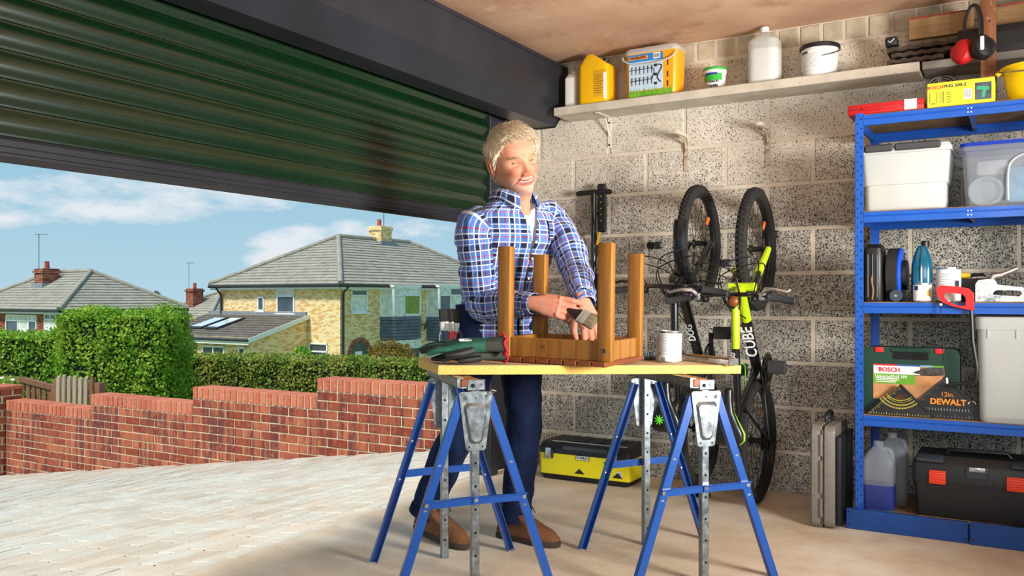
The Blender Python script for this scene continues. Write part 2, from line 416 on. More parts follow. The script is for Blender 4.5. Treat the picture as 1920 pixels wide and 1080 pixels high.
# ================================================================== outside: driveway, brick wall, hedges, houses
def drive_z(u): return min(0.0, .138 * (u + .1)) - .012
def m_paver():
    t = NT('paver'); p = t.coords('world'); r = t.rand()
    base = t.mix(t.ramp(r, 0, 1), 'b6aa99', 'cfc3b2'); base = t.mix(t.ramp(t.noise(p, 3.7, 3), .4, .62), base, 'c9c6bb')
    base = t.mix(t.ramp(t.noise(p, 8, 3), .45, .7, 0, .45), base, 'c9b29e')
    base = t.mix(t.ramp(t.noise(p, 90, 4), .6, .72, 0, .45), base, '7f766a')
    t.set(base, .9, spec=.2); t.bump(t.noise(p, 160, 4), .3, .003)
m_paver()
m_simple('joint_sand', '4f463b', '6b6153', 20)
drv = struct(link('driveway', None, None, G(0, 0, 0), (0, 0, RZ)))
sl = math.atan(.138)
m = MB(); pts = [(-.1, 5.6), (-.1, -1.3), (-9.6, -1.3), (-9.6, 5.6)]
m.add([(u, -v, drive_z(u) - .004) for u, v in pts] + [(u, -v, drive_z(u) - .3) for u, v in pts], [(0, 1, 2, 3), (7, 6, 5, 4), (0, 4, 5, 1), (1, 5, 6, 2), (2, 6, 7, 3), (3, 7, 4, 0)])
m.build('bedding', 'joint_sand', drv)
PW, PLn = .118, .236
cand = []
r = 0; u = -.105
while u > -9.3:
    v = -.94 - (r % 2) * PLn / 2 - .05 * (r % 3); 
    while v < 5.4:
        c = G(u - PW / 2, v + PLn / 2)
        px = CX + FPX * c.x / max(c.y, .3); py = CY0 + FPX * (CAMH - drive_z(u)) / max(c.y, .3)
        if c.y > 1.0 and px > -260 and py < 1300: cand.append((c.y, u - PW / 2, v + PLn / 2, 0 < px < 830 and py < 1075))
        v += PLn
    u -= PW; r += 1
cand.sort()
pav = MB(); pav.rbox((0, 0, 0), (PW - .007, PLn - .007, .04), .006, 1); pme = pav.mesh('paver', 'paver', 0)
rest = MB(); cnt = 0
for Yc, u, v, vis in cand:
    zc = drive_z(u) - .02 + .001 + rnd.uniform(-.0012, .0012)
    if vis and cnt < 290:
        link('paver', pme, drv, (u, -v, zc), (rnd.uniform(-.004, .004), -sl + rnd.uniform(-.006, .006), 0)); cnt += 1
    else: rest.box((u, -v, zc), (PW - .007, PLn - .007, .04), rotm(0, -sl + rnd.uniform(-.006, .006), 0))
tag(rest.build('paver_field', 'paver', drv, smooth=0), kind='stuff')
# edging lip of weeds between paving and floor
# ------------------------------------------------------------------ brick boundary wall
def m_brick():
    t = NT('brick_red'); p = t.coords('world'); r = t.rand(); a = t.coords('world', (1, 1, .12))
    base = t.mix(t.ramp(r, .1, .9), '8c4330', 'b26a4e')
    base = t.mix(t.ramp(t.noise(a, 17, 2), .46, .6, 0, .85), base, '63383a')
    base = t.mix(t.ramp(t.noise(p, 26, 4), .55, .72, 0, .6), base, 'c87a52')
    base = t.mix(t.ramp(t.noise(p, 70, 4), .68, .74, 0, .6), base, 'c9b9a6')
    t.set(base, .9, spec=.2); t.bump(t.noise(p, 90, 4), .35, .004)
m_brick(); m_simple('mortar_sand', 'c2b494', 'dccfae', 12)
def m_cop():
    t = NT('brick_coping'); p = t.coords('world'); r = t.rand()
    base = t.mix(t.ramp(r, 0, 1), 'b5604a', 'cc7a5c'); base = t.mix(t.ramp(t.noise(p, 30, 4), .5, .7, 0, .5), base, 'd39a80')
    t.set(base, .85, spec=.25); t.bump(t.noise(p, 90, 4), .3, .003)
m_cop()
VW = -1.0; CH = .0775
bw = thing('boundary_wall', 'stepped red brick garden wall with upright brick coping beside the driveway', 'brick wall', G(0, VW, 0), RZ)
segs = [(-2.705, .9, .298), (-4.28, -2.705, .140), (-5.855, -4.28, -.018), (-7.43, -5.855, -.176)]
core = MB(); bmes = {}
def brick(w, h, d, mt, nm):
    k = (round(w, 3), mt)
    if k not in bmes:
        b = MB(); b.rbox((0, 0, 0), (w, d, h), .004, 1); bmes[k] = b.mesh(nm, mt, 0)
    return bmes[k]
for si, (ua, ub, top) in enumerate(segs):
    zb = drive_z(ua) - .25
    core.b2((ua + .004, .006, zb), (ub - .004, .208, top - .006))
    n = round((ub - ua) / .075)
    for i in range(n):
        uc = ua + (i + .5) * (ub - ua) / n
        link('coping_brick', brick((ub - ua) / n - .014, .106, .222, 'brick_coping', 'coping_brick'), bw, (uc, .107 + rnd.uniform(-.002, .002), top - .054), (0, rnd.uniform(-.006, .006), 0))
    k = 0; z = top - .112
    while z > drive_z(ua) - .06:
        row = round((top - z) / CH)
        u = ua - (.1125 if (k + si) % 2 else 0)
        while u < ub - .02:
            a = max(u, ua) + .005; b = min(u + .225, ub) - .005
            if b - a > .03 and z > drive_z(b) - .02:
                link('brick', brick(b - a, CH - .01, .1, 'brick_red', 'brick'), bw, ((a + b) / 2, .05 + rnd.uniform(-.002, .002), z - CH / 2), (0, 0, 0))
            u += .225
        z -= CH; k += 1
core.build('mortar', 'mortar_sand', bw)
pr = thing('brick_pier', 'red brick gate pier at the far left end of the garden wall', 'brick pier', G(-7.62, VW + .02, -1.3), RZ)
m = MB(); m.b2((-.165, -.115, 0), (.165, .215, 1.24)); m.build('mortar', 'mortar_sand', pr)
pb = MB(); pb.rbox((0, 0, 0), (.215, .1, .0665), .004, 1); pbm = pb.mesh('brick', 'brick_red', 0)
ph = MB(); ph.rbox((0, 0, 0), (.104, .1, .0665), .004, 1); phm = ph.mesh('brick', 'brick_red', 0)
for k in range(16):
    z = .04 + k * CH
    for (x, y, r) in ((-.06, -.07, 0), (.06, .17, 0), (-.12, .11, PI / 2), (.12, -.01, PI / 2)) if k % 2 else ((.06, -.07, 0), (-.06, .17, 0), (-.12, -.01, PI / 2), (.12, .11, PI / 2)):
        link('brick', pbm, pr, (x, y, z), (0, 0, r))
m = MB(); m.rbox((0, .05, 1.255), (.37, .37, .04), .008); m.build('cap', 'brick_coping', pr)
# ------------------------------------------------------------------ gate and picket fence
def m_wood(name, a, b, sc=(3, 3, 40), n=1.0, rough=.55, spots=None, kind='obj'):
    t = NT(name); p = t.coords(kind, sc); c = t.mix(t.ramp(t.noise(p, n, 6, .65, .6), .3, .7), a, b)
    c = t.mix(t.ramp(t.noise(p, n * 5, 3), .56, .74, 0, .45), c, a)
    if spots: c = t.mix(t.ramp(t.noise(t.coords(kind), spots[1], 3), .6, .72, 0, .6), c, spots[0])
    hs = t.n('ShaderNodeHueSaturation'); t.l(t.ramp(t.rand(), 0, 1, .9, 1.1), hs.inputs['Value']); t.l(c, hs.inputs['Color'])
    t.set(hs.outputs[0], rough, spec=.35); t.bump(t.noise(p, n * 8, 3), .12, .002); return t.m
m_wood('wood_gate', '6f4a36', '96684c', (20, 20, 3)); m_wood('wood_grey', 'a08d74', 'c0ac92', (20, 20, 3), rough=.8)
gu, gz = onv(99, 722, -1.9); ga, gza = onv(42, 707, -1.9); gl, gzl = onv(-30, 716, -1.9); GB = gz - .62
gt = thing('garden_gate', 'brown arched wooden garden gate behind the brick wall', 'gate', G(gu, -1.9, GB), RZ)
def gtop(x): return float(np.interp(x, [gl - gu, (gl + ga) / 2 - gu, ga - gu, (ga * .55 + gu * .45) - gu, 0], [gzl - GB, gza - GB - .008, gza - GB, gza - GB - .03, gz - GB]))
pts = [((gl - gu) * (1 - i / 14), gtop((gl - gu) * (1 - i / 14))) for i in range(15)]
m = MB()
for a, b in zip(pts, pts[1:]): m.bar((a[0], 0, a[1] - .03), (b[0] + .004, 0, b[1] - .03), .06, .07, (0, 1, 0), 0)
m.build('top_rail', 'wood_gate', gt)
x = -.06
while x > gl - gu:
    zt = gtop(x) - .04; b = MB(); b.rbox((0, .0, zt / 2), (.074, .022, zt), .004, 1); b.build('slat', 'wood_gate', gt, (x, 0, 0)); x -= .118
m = MB(); m.rbox((.045, 0, .31), (.075, .07, .66), .006); m.build('gate_post', 'wood_gate', gt)
m = MB(); m.rbox(((gl - gu) / 2, .03, .12), (gu - gl, .03, .08), .004); m.build('bottom_rail', 'wood_gate', gt)
pf = thing('picket_fence', 'short pale wooden picket fence panel right of the arched gate', 'fence', G(gu + .19, -1.88, onv(130, 704, -1.88)[1] - 1.0), RZ)
for i in range(7):
    b = MB(); b.prism([(-.033, 0), (.033, 0), (.033, .95), (.022, .985), (0, 1.0), (-.022, .985), (-.033, .95)], -.012, .012, 'y')
    b.build('picket', 'wood_grey' if i < 6 else 'wood_gate', pf, (i * .112, -.02, rnd.uniform(-.01, .01)))
for z in (.3, .82):
    m = MB(); m.rbox((.34, .02, z), (.84, .04, .07), .004); m.build('rail', 'wood_gate', pf)
for x in (-.09, .76):
    m = MB(); m.rbox((x, .03, .46), (.09, .09, .96), .006); m.build('post', 'wood_gate', pf)
# ------------------------------------------------------------------ ground beyond
m_simple('grass', '5d7337', '87984f', 2, 6, .95)
m = MB()
m.add([(-70, 160, -3.6), (60, 160, -3.6), (60, 30, -3.5), (-70, 30, -3.5)], [(0, 3, 2, 1)])
def gp(u, v, z): p = G(u, v); return (p.x, p.y, z)
m.add([gp(-9.6, -1.15, -1.38), gp(1.5, -1.15, -.25), (60, 30, -3.5), (-70, 30, -3.5), gp(-9.6, 9, -1.4), (-70, 5, -3.0)], [(0, 3, 2, 1), (0, 4, 5, 3)])
struct(m.build('ground', 'grass', smooth=0))
# ------------------------------------------------------------------ foliage
def m_leaf(name, a, b, c):
    t = NT(name); p = t.coords('world'); n = t.noise(p, 26, 3, .7); n2 = t.noise(p, 3, 3)
    col = t.mix(t.ramp(n, .35, .65), a, b); col = t.mix(t.ramp(n2, .4, .7, 0, .7), col, c)
    t.set(col, .55, spec=.3); t.b.inputs['Subsurface Weight'].default_value = 0
    tr = t.n('ShaderNodeBsdfTranslucent'); t.l(col, tr.inputs[0]); mx = t.n('ShaderNodeMixShader'); mx.inputs[0].default_value = .3
    t.l(t.b.outputs[0], mx.inputs[1]); t.l(tr.outputs[0], mx.inputs[2]); t.l(mx.outputs[0], t.out.inputs[0])
m_leaf('leaf_bright', '4c8420', '98c636', 'c4d856'); m_leaf('leaf_dark', '56782c', '96a846', 'b8b254'); m_leaf('leaf_tree', '2c4a2a', '52704a', '5f7a4a'); m_leaf('leaf_bronze', '6a5a22', '9a8a34', '8f6a35')
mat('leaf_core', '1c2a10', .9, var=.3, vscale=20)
rg = np.random.default_rng(5)
def leaf_mesh(name, C, Nn, size, mt, tilt=.9):
    n = len(C); d = rg.normal(size=(n, 3)); d[:, 2] -= .3
    nn = Nn + rg.normal(size=(n, 3)) * tilt; nn /= np.linalg.norm(nn, axis=1)[:, None]
    d -= nn * (d * nn).sum(1)[:, None]; d /= np.linalg.norm(d, axis=1)[:, None]; s = np.cross(nn, d)
    L = (size * rg.uniform(.7, 1.3, n))[:, None]; w = L * .33
    V = np.stack([C - d * L * .5, C + s * w + nn * L * .08, C + d * L * .5 , C - s * w + nn * L * .08], 1).reshape(-1, 3)
    F = np.arange(4 * n).reshape(-1, 4)
    me = bpy.data.meshes.new(name); me.vertices.add(4 * n); me.vertices.foreach_set('co', V.ravel())
    me.loops.add(4 * n); me.loops.foreach_set('vertex_index', F.ravel()); me.polygons.add(n); me.polygons.foreach_set('loop_start', np.arange(0, 4 * n, 4))
    me.update(calc_edges=True); me.materials.append(MATS[mt]); return me
def box_hedge(name, label, lo, hi, n, size, mt, loc, rz, fuzz=.06, wob=.06, group=None):
    t = thing(name, label, 'hedge', loc, rz, group)
    lo = np.array(lo); hi = np.array(hi); d = hi - lo
    ar = np.array([d[1] * d[2], d[1] * d[2], d[0] * d[2], d[0] * d[2], d[0] * d[1]])
    fc = rg.choice(5, n, p=ar / ar.sum()); P = lo + rg.random((n, 3)) * d; Nn = np.zeros((n, 3))
    for i, (ax, sg) in enumerate(((0, -1), (0, 1), (1, -1), (1, 1), (2, 1))):
        k = fc == i; P[k, ax] = lo[ax] if sg < 0 else hi[ax]; Nn[k, ax] = sg
    off = np.array([noise.noise(Vector(p) * 3.1) for p in P]) * wob + rg.normal(size=n) * fuzz * .45 - .02
    # round the edges a little
    c = (lo + hi) / 2; q = (P - c) / (d / 2); e = np.clip(np.sort(np.abs(q), 1)[:, 1] - .8, 0, 1)
    P = P + Nn * off[:, None] - (q * d / 2) * (e * .12)[:, None]
    P[:, 2] = np.maximum(P[:, 2], lo[2])
    tag(link('foliage', leaf_mesh('foliage', P, Nn, size, mt), t), kind='stuff')
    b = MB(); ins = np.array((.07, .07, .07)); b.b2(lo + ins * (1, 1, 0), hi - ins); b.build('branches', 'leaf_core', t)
    return t
def px_x(px, Y): return (px - CX) / FPX * Y
xa, xb = px_x(116, 12.3), px_x(315, 12.3)
box_hedge('clipped_hedge', 'tall bright green box-shaped hedge behind the arched gate and wall', (-(xb - xa) / 2, -.1, 0), ((xb - xa) / 2, 1.0, 2.3), 36000, .05, 'leaf_bright', ((xa + xb) / 2, 12.3, -1.55), .06, .09, .12)
xa, xb = px_x(-90, 13.6), px_x(122, 13.6)
box_hedge('clipped_hedge', 'lower green hedge at the far left edge under the red house', (-(xb - xa) / 2, 0, 0), ((xb - xa) / 2, 1.2, 2.3), 24000, .055, 'leaf_bright', ((xa + xb) / 2, 13.6, -1.92), .03, .07, .1)
box_hedge('clipped_hedge', 'long low olive green hedge in front of the yellow house', (-2.6, 0, 0), (3.4, .9, 1.9), 52000, .052, 'leaf_dark', (px_x(560, 14.0), 14.1, -1.93), -.32, .05, .06)
def bush(name, label, cat, c, r, n, size, mt, stem=True):
    t = thing(name, label, cat, (c[0], c[1], c[2] - r[2]))
    d = rg.normal(size=(n, 3)); d /= np.linalg.norm(d, axis=1)[:, None]
    rad = rg.uniform(.55, 1.05, n) ** .6
    lump = 1 + .28 * np.array([noise.noise(Vector(x) * 2.2 + Vector(c)) for x in d])
    P = d * np.array(r) * (rad * lump)[:, None]; P[:, 2] += r[2]; P[:, 2] = np.maximum(P[:, 2], .02)
    tag(link('foliage', leaf_mesh('foliage', P, d, size, mt), t), kind='stuff')
    b = MB(); b.tube([(0, 0, -.3), (0, 0, r[2])], [.06 * r[0] + .02, .02], 8)
    for a in range(5): b.tube([(0, 0, r[2] * .4), (r[0] * .5 * math.cos(a * 1.3), r[1] * .5 * math.sin(a * 1.3), r[2] * 1.2)], [.03 * r[0] + .01, .008], 6)
    b.build('branches', 'wood_gate', t); return t
p = PXY(732, 656, 17.5); bush('garden_shrub', 'rounded bronze-green shrub between hedge and arched doorway', 'shrub', (p.x, p.y, p.z - .32), (.55, .5, .5), 5000, .06, 'leaf_bronze')
p = PXY(566, 652, 18.5); bush('garden_shrub', 'small light green shrub under the yellow house wall', 'shrub', (p.x, p.y, p.z - .3), (.22, .25, .35), 1200, .06, 'leaf_bright')
p = PXY(292, 560, 85); bush('distant_tree', 'small dark tree on the skyline beyond the hedge', 'tree', (p.x, p.y, p.z - .9), (1.2, 1.2, 1.5), 2500, .25, 'leaf_tree')
p = PXY(328, 582, 90); bush('distant_tree', 'low dark tree crown on the skyline beside the far house', 'tree', (p.x, p.y, p.z - .8), (2.0, 1.2, 1.6), 2500, .25, 'leaf_tree')
# white rose bush at the far left
p = PXY(8, 712, 10.4); rb = bush('rose_bush', 'rose bush with white blooms at the left edge', 'rose bush', (p.x, p.y, p.z - .3), (.22, .2, .34), 1500, .045, 'leaf_bright')
mat('petal', 'f4efe2', .6, var=.06)
for dx, dy, dz in ((0, -.05, .02), (.05, -.08, -.05), (.13, -.05, .0), (-.06, -.06, -.09), (.02, -.1, -.13)):
    b = MB()
    for k in range(7):
        a = k * .9; b.sphere((.012 * math.cos(a), .012 * math.sin(a), .004 * (k % 3)), (.016, .014, .012), 8, 5)
    b.build('bloom', 'petal', rb, (dx, dy, .64 + dz))
# ------------------------------------------------------------------ houses
def m_hbrick(name, a, b, c, mort):
    t = NT(name); p = t.coords('obj')
    sp = t.n('ShaderNodeSeparateXYZ'); t.l(p, sp.inputs[0]); cb = t.n('ShaderNodeCombineXYZ')
    t.l(t.math('ADD', sp.outputs[0], sp.outputs[1]), cb.inputs[0]); t.l(sp.outputs[2], cb.inputs[1])
    br = t.n('ShaderNodeTexBrick'); t.l(cb.outputs[0], br.inputs['Vector']); br.inputs['Scale'].default_value = 1.0
    br.inputs['Brick Width'].default_value = .3; br.inputs['Row Height'].default_value = .1; br.inputs['Mortar Size'].default_value = .012
    br.inputs['Color1'].default_value = lin(a); br.inputs['Color2'].default_value = lin(b); br.inputs['Mortar'].default_value = lin(mort)
    mpn = t.n('ShaderNodeMapping'); mpn.inputs['Scale'].default_value = (4.4, 12.5, 1); t.l(cb.outputs[0], mpn.inputs[0])
    vo = t.n('ShaderNodeTexVoronoi'); t.l(mpn.outputs[0], vo.inputs['Vector']); vo.inputs['Scale'].default_value = 1
    sc = t.n('ShaderNodeSeparateColor'); t.l(vo.outputs['Color'], sc.inputs[0])
    col = t.mix(t.ramp(sc.outputs[0], .45, .75, 0, .8), br.outputs[0], c)
    t.set(col, .9, spec=.15)
m_hbrick('house_yellow', 'efd096', 'f6e2b4', 'd8a45c', 'e9dab8'); m_hbrick('house_red', '8a4634', '9c5844', '7a3a2c', 'b49a88')
def m_roof(name, a, b):
    t = NT(name); p = t.coords('world'); c = t.mix(t.ramp(t.noise(p, 2.2, 5, .65), .3, .7), a, b)
    c = t.mix(t.ramp(t.noise(p, 9, 3), .6, .75, 0, .4), c, 'b3aa98'); t.set(c, .9, spec=.2)
m_roof('tile_grey', '8b877d', 'aaa598'); m_roof('tile_dark', '5d5751', '7c746b'); m_roof('slate', '5f6470', '7b808c')
mat('upvc', 'f0f1ef', .4, var=.03); mat('gutter', '2a2c30', .4, var=.05); mat('curtain', 'e2e5e0', .7, var=.25, vscale=3); mat('glass_dark', '46535a', .08, var=.3, vscale=1.5, spec=.8)
mat('curtain_green', '8fa04a', .8, var=.2, vscale=4); mat('lead', '8d9298', .6, var=.15); mat('terracotta', 'b5563c', .8, var=.2); mat('antenna', '6a6e72', .5, .6)
class House:
    def __init__(s, O, ang): s.O = Vector(O); s.a = ang; s.ex = Vector((math.cos(ang), math.sin(ang))); s.ey = Vector((-math.sin(ang), math.cos(ang)))
    def fx(s, px, y=0.0):          # x on the plane y=const seen at px
        q = (px - CX) / FPX; b = Vector((s.O.x, s.O.y)) + s.ey * y
        return (q * b.y - b.x) / (s.ex.x - q * s.ex.y)
    def fy(s, px, x=0.0):
        q = (px - CX) / FPX; b = Vector((s.O.x, s.O.y)) + s.ex * x
        return (q * b.y - b.x) / (s.ey.x - q * s.ey.y)
    def z(s, py, x, y):
        Y = s.O.y + s.ex.y * x + s.ey.y * y
        return CAMH + (CY0 - py) / FPX * Y - s.O.z
def roof_plane(m, a, b, c, d, rows, th=.05):
    """courses from eave edge a-b up to ridge edge d-c (quads), each row lapped over the one below"""
    a, b, c, d = map(Vector, (a, b, c, d)); n = (b - a).cross(d - a).normalized()
    if n.z < 0: n = -n
    for k in range(rows):
        t0, t1 = k / rows, (k + 1.12) / rows; t1 = min(t1, 1)
        p = [a.lerp(d, t0), b.lerp(c, t0), b.lerp(c, t1), a.lerp(d, t1)]
        up = [p[0] + n * th, p[1] + n * th, p[2] + n * th * .15, p[3] + n * th * .15]
        m.add(p + up, [(4, 5, 6, 7), (0, 1, 5, 4), (1, 2, 6, 5), (3, 0, 4, 7)])
def window(t, H, rect, side, bars=((.0, .32),), glass='glass_dark', depth=.06, sill=True, panes=None):
    """rect = (a0,a1,z0,z1) on front (y=0) or side (x=0) wall; frame proud, panes inside; one window = one part"""
    a0, a1, z0, z1 = rect
    def P(a, d, z): return (a, -d, z) if side == 'front' else (-d, a, z)
    def bx(mm, A0, A1, Z0, Z1, d0, d1):
        lo = P(A0, d0, Z0); hi = P(A1, d1, Z1); mm.b2([min(x, y) for x, y in zip(lo, hi)], [max(x, y) for x, y in zip(lo, hi)])
    w = .075; f = MB()
    bx(f, a0, a1, z0, z0 + w, -.02, depth); bx(f, a0, a1, z1 - w, z1, -.02, depth); bx(f, a0, a0 + w, z0, z1, -.02, depth); bx(f, a1 - w, a1, z0, z1, -.02, depth)
    for kind, v in bars:
        if kind == 'v': bx(f, a0 + (a1 - a0) * v - w / 2, a0 + (a1 - a0) * v + w / 2, z0, z1, -.02, depth)
        else: bx(f, a0, a1, z0 + (z1 - z0) * v - w / 2, z0 + (z1 - z0) * v + w / 2, -.02, depth)
    if sill: bx(f, a0 - .08, a1 + .08, z0 - .07, z0, -.02, depth + .06)
    fr = f.build('window', 'upvc', t)
    vs = [0] + sorted(v for k, v in bars if k == 'v') + [1]; hs = [0] + sorted(v for k, v in bars if k != 'v') + [1]
    i = 0
    for va, vb in zip(vs, vs[1:]):
        for ha, hb in zip(hs, hs[1:]):
            g = MB(); bx(g, a0 + (a1 - a0) * va + w / 2, a0 + (a1 - a0) * vb - w / 2, z0 + (z1 - z0) * ha + w / 2, z0 + (z1 - z0) * hb - w / 2, -.01, .015)
            gm = glass if isinstance(glass, str) else glass[i % len(glass)]; i += 1
            g.build('pane', gm, fr)
    return fr
def hip_house(name, label, H, L1, L2, ez, rz_, wallm, tilem, rows, base=-3.6, chim=None, oh=.4):
    t = thing(name, label, 'house', (H.O.x, H.O.y, 0), H.a); H.O.z = 0
    m = MB(); m.b2((0, 0, base), (L2, L1, ez)); m.build('wall', wallm, t)
    e0, e1, f0, f1 = -oh, L2 + oh, -oh, L1 + oh; r0, r1, ry = L1 / 2, L2 - L1 / 2, L1 / 2
    c = [Vector((e0, f0, ez)), Vector((e1, f0, ez)), Vector((e1, f1, ez)), Vector((e0, f1, ez))]; A = Vector((r0, ry, rz_)); B = Vector((r1, ry, rz_))
    qs = ((c[0], c[1], B, A), (c[3], c[0], A, A), (c[1], c[2], B, B), (c[2], c[3], A, B)); hips = ((c[0], A), (c[1], B), (c[2], B), (c[3], A), (A, B))
    if L1 > L2:
        A = Vector((L2 / 2, L2 / 2, rz_)); B = Vector((L2 / 2, L1 - L2 / 2, rz_))
        qs = ((c[0], c[1], A, A), (c[3], c[0], A, B), (c[1], c[2], B, A), (c[2], c[3], B, B)); hips = ((c[0], A), (c[1], A), (c[2], B), (c[3], B), (A, B))
    for q in qs:
        m = MB(); roof_plane(m, *q, rows); tag(m.build('tile_courses', tilem, t, smooth=0), kind='stuff')
    for p, q in hips:
        m = MB(); m.tube([p + Vector((0, 0, .06)), q + Vector((0, 0, .06))], .13, 8); m.build('ridge_tiles', 'tile_grey', t)
    m = MB()
    for p, q in zip(c, c[1:] + c[:1]): m.tube([p + Vector((0, 0, -.06)), q + Vector((0, 0, -.06))], .07, 8)
    m.build('gutter', 'gutter', t)
    m = MB()
    for lo, hi in (((e0 + .06, f0 + .06, ez - .22), (e1 - .06, f0 + .1, ez - .06)), ((e0 + .06, f0 + .06, ez - .22), (e0 + .1, f1 - .06, ez - .06)), ((e0 + .06, f0 + .06, ez - .23), (e1 - .06, f1 - .06, ez - .2))): m.b2(lo, hi)
    m.build('fascia', 'upvc', t)
    if chim:
        x, y, w, zt, bm_ = chim
        m = MB(); m.b2((x - w / 2, y - w / 2, ez), (x + w / 2, y + w / 2, zt - .22)); m.b2((x - w / 2 - .06, y - w / 2 - .06, zt - .24), (x + w / 2 + .06, y + w / 2 + .06, zt - .06)); m.b2((x - w / 2, y - w / 2, zt - .08), (x + w / 2, y + w / 2, zt))
        ch = m.build('chimney', bm_, t)
        m = MB(); m.lathe([(.13, zt), (.11, zt + .35), (.13, zt + .38)], 12, (x - .1, y, 0)); m.build('chimney_pot', 'terracotta', ch)
        m = MB(); m.tube([(x + .3, y, zt - .5), (x + .3, y, zt + 1.9)], .02, 5); m.tube([(x + .0, y, zt + 1.85), (x + .7, y, zt + 1.85)], .015, 5)
        for k in range(4): m.tube([(x + .1 + .15 * k, y - .2, zt + 1.85), (x + .1 + .15 * k, y + .2, zt + 1.85)], .01, 4)
        m.build('aerial', 'antenna', ch)
        m = MB(); m.b2((x - w / 2 - .12, y - w / 2 - .12, rz_ - .75), (x + w / 2 + .12, y + w / 2 + .12, rz_ - .05)); m.build('flashing', 'lead', ch)
    return t
AY = math.atan2(.84, .54)
H = House((px_x(638, 40), 40, 0), AY)
yh = hip_house('brick_house', 'yellow brick semi-detached house with grey hipped roof behind the long hedge', H, 8.5, 14.4, 1.6, 4.2, 'house_yellow', 'tile_grey', 17, chim=(7.6, 4.25, .9, 5.0, 'house_yellow'))
def fw(px0, px1, py0, py1, **k):
    x0, x1 = H.fx(px0), H.fx(px1); xm = (x0 + x1) / 2
    return window(yh, H, (x0, x1, H.z(py1, xm, 0), H.z(py0, xm, 0)), 'front', **k)
def sw(px0, px1, py0, py1, **k):
    y0, y1 = H.fy(px1), H.fy(px0); ym = (y0 + y1) / 2
    return window(yh, H, (y0, y1, H.z(py1, 0, ym), H.z(py0, 0, ym)), 'side', **k)
fw(657, 688, 542, 586, bars=(('h', .72),), glass=['curtain', 'glass_dark'])
sw(520, 553, 543, 587, bars=(('h', .72),), glass=['glass_dark', 'curtain']); sw(484, 496, 556, 583, bars=())
sw(530, 553, 644, 700, bars=(('h', .72),)); sw(580, 615, 643, 700, bars=(('h', .72),))
for pa, pb, gl in ((713, 780, ['curtain', 'curtain', 'curtain_green', 'curtain']), (800, 868, ['glass_dark', 'curtain', 'curtain', 'glass_dark'])):
    x0, x1 = H.fx(pa) , H.fx(pb); xm = (x0 + x1) / 2; z0, z1 = H.z(591, xm, 0), H.z(539, xm, 0); zl = H.z(635, xm, 0)
    m = MB(); pl = [(x0, 0), (x0 + .35, -.55), (x1 - .35, -.55), (x1, 0)]
    m.prism(pl, z0 - .05, z0, 'z'); m.build('bay_sill', 'upvc', yh); m = MB(); m.prism([(x0 - .08, .0), (x0 + .3, -.62), (x1 - .3, -.62), (x1 + .08, 0)], z1, z1 + .12, 'z'); bay = m.build('bay_frame', 'upvc', yh)
    m = MB(); rows = 7
    for k in range(rows):
        za = zl + (z0 - .05 - zl) * k / rows; zb = zl + (z0 - .05 - zl) * (k + 1) / rows; o = .05
        m.loft([[Vector(q) for q in ((x0 - o, 0, za), (x0 + .33 - o * .4, -.58 - o, za), (x1 - .33 + o * .4, -.58 - o, za), (x1 + o, 0, za))], [Vector(q) for q in ((x0, 0, zb), (x0 + .35, -.56, zb), (x1 - .35, -.56, zb), (x1, 0, zb))]])
    m.build('slate_apron', 'slate', yh)
    for (za, zb, gls) in ((z0, z1, gl), (H.z(690, xm, 0), zl - .05, ['glass_dark', 'curtain'])):
        sub = thing('tmp', None, None); 
        wv = window(yh, H, (x0 + .35, x1 - .35, za, zb), 'front', bars=(('v', .38), ('h', .72)), glass=gls, sill=False); wv.location = (0, -.54, 0)
        for xq, dx in ((x0, .35), (x1 - .35, .35)):
            mm = MB(); ya, yb = (0, -.55) if xq == x0 else (-.55, 0)
            mm.add([(xq, ya, za), (xq + dx, yb, za), (xq + dx, yb, zb), (xq, ya, zb)], [(0, 1, 2, 3)]); g = mm.build('pane', 'curtain', wv); g.location = (0, .54, 0)
            mm = MB()
            for q in ((xq, ya), (xq + dx, yb)): mm.tube([(q[0], q[1], za), (q[0], q[1], zb)], .05, 6)
            g = mm.build('mullion', 'upvc', wv); g.location = (0, .54, 0)
        bpy.data.objects.remove(sub)
# arched doorway
x0, x1 = H.fx(658), H.fx(690); xm = (x0 + x1) / 2; zt = H.z(641, xm, 0); w = (x1 - x0) / 2
m = MB(); pl = [(x0, zt - 2.6), (x1, zt - 2.6)] + [(xm + w * math.cos(a), zt - w + w * math.sin(a)) for a in [PI * i / 10 for i in range(11)]]
m.prism(pl, -.03, .0, 'y'); dr = m.build('doorway', 'glass_dark', yh)
m = MB(); m.b2((xm - w * .6, -.06, zt - 2.6), (xm + w * .2, -.03, zt - .45)); m.build('front_door', 'upvc', dr)
m = MB(); ot = [(xm + (w + .22) * math.cos(a), zt - w + (w + .22) * math.sin(a)) for a in [PI * i / 12 for i in range(13)]]; it = [(xm + w * math.cos(a), zt - w + w * math.sin(a)) for a in [PI * i / 12 for i in range(13)]]
m.frame(ot + [(x0 - .22, zt - 2.6), (x1 + .22, zt - 2.6)][:0] , it, -.05, .0); m.build('arch', 'house_red', dr)
# downpipes, dish
m = MB(); xd = H.fx(641); m.tube([(xd, -.42, 1.5), (xd, -.1, 1.2), (xd, -.08, -3.4)], .055, 8); m.build('downpipe', 'gutter', yh)
m = MB(); yd = 8.3; m.tube([(-.42, yd, 1.5), (-.1, yd, 1.1), (-.08, yd, -.6), (-.5, yd, -1.2)], .055, 8); m.build('downpipe', 'gutter', yh)
xd = H.fx(788); zd = H.z(609, xd, 0); m = MB(); m.lathe([(.02, .1), (.2, .05), (.3, 0)], 16, (xd, -.35, zd), rotm(PI / 2 + .3, 0, .5)); m.tube([(xd, 0, zd), (xd, -.3, zd)], .03, 6); m.build('satellite_dish', 'gutter', yh)
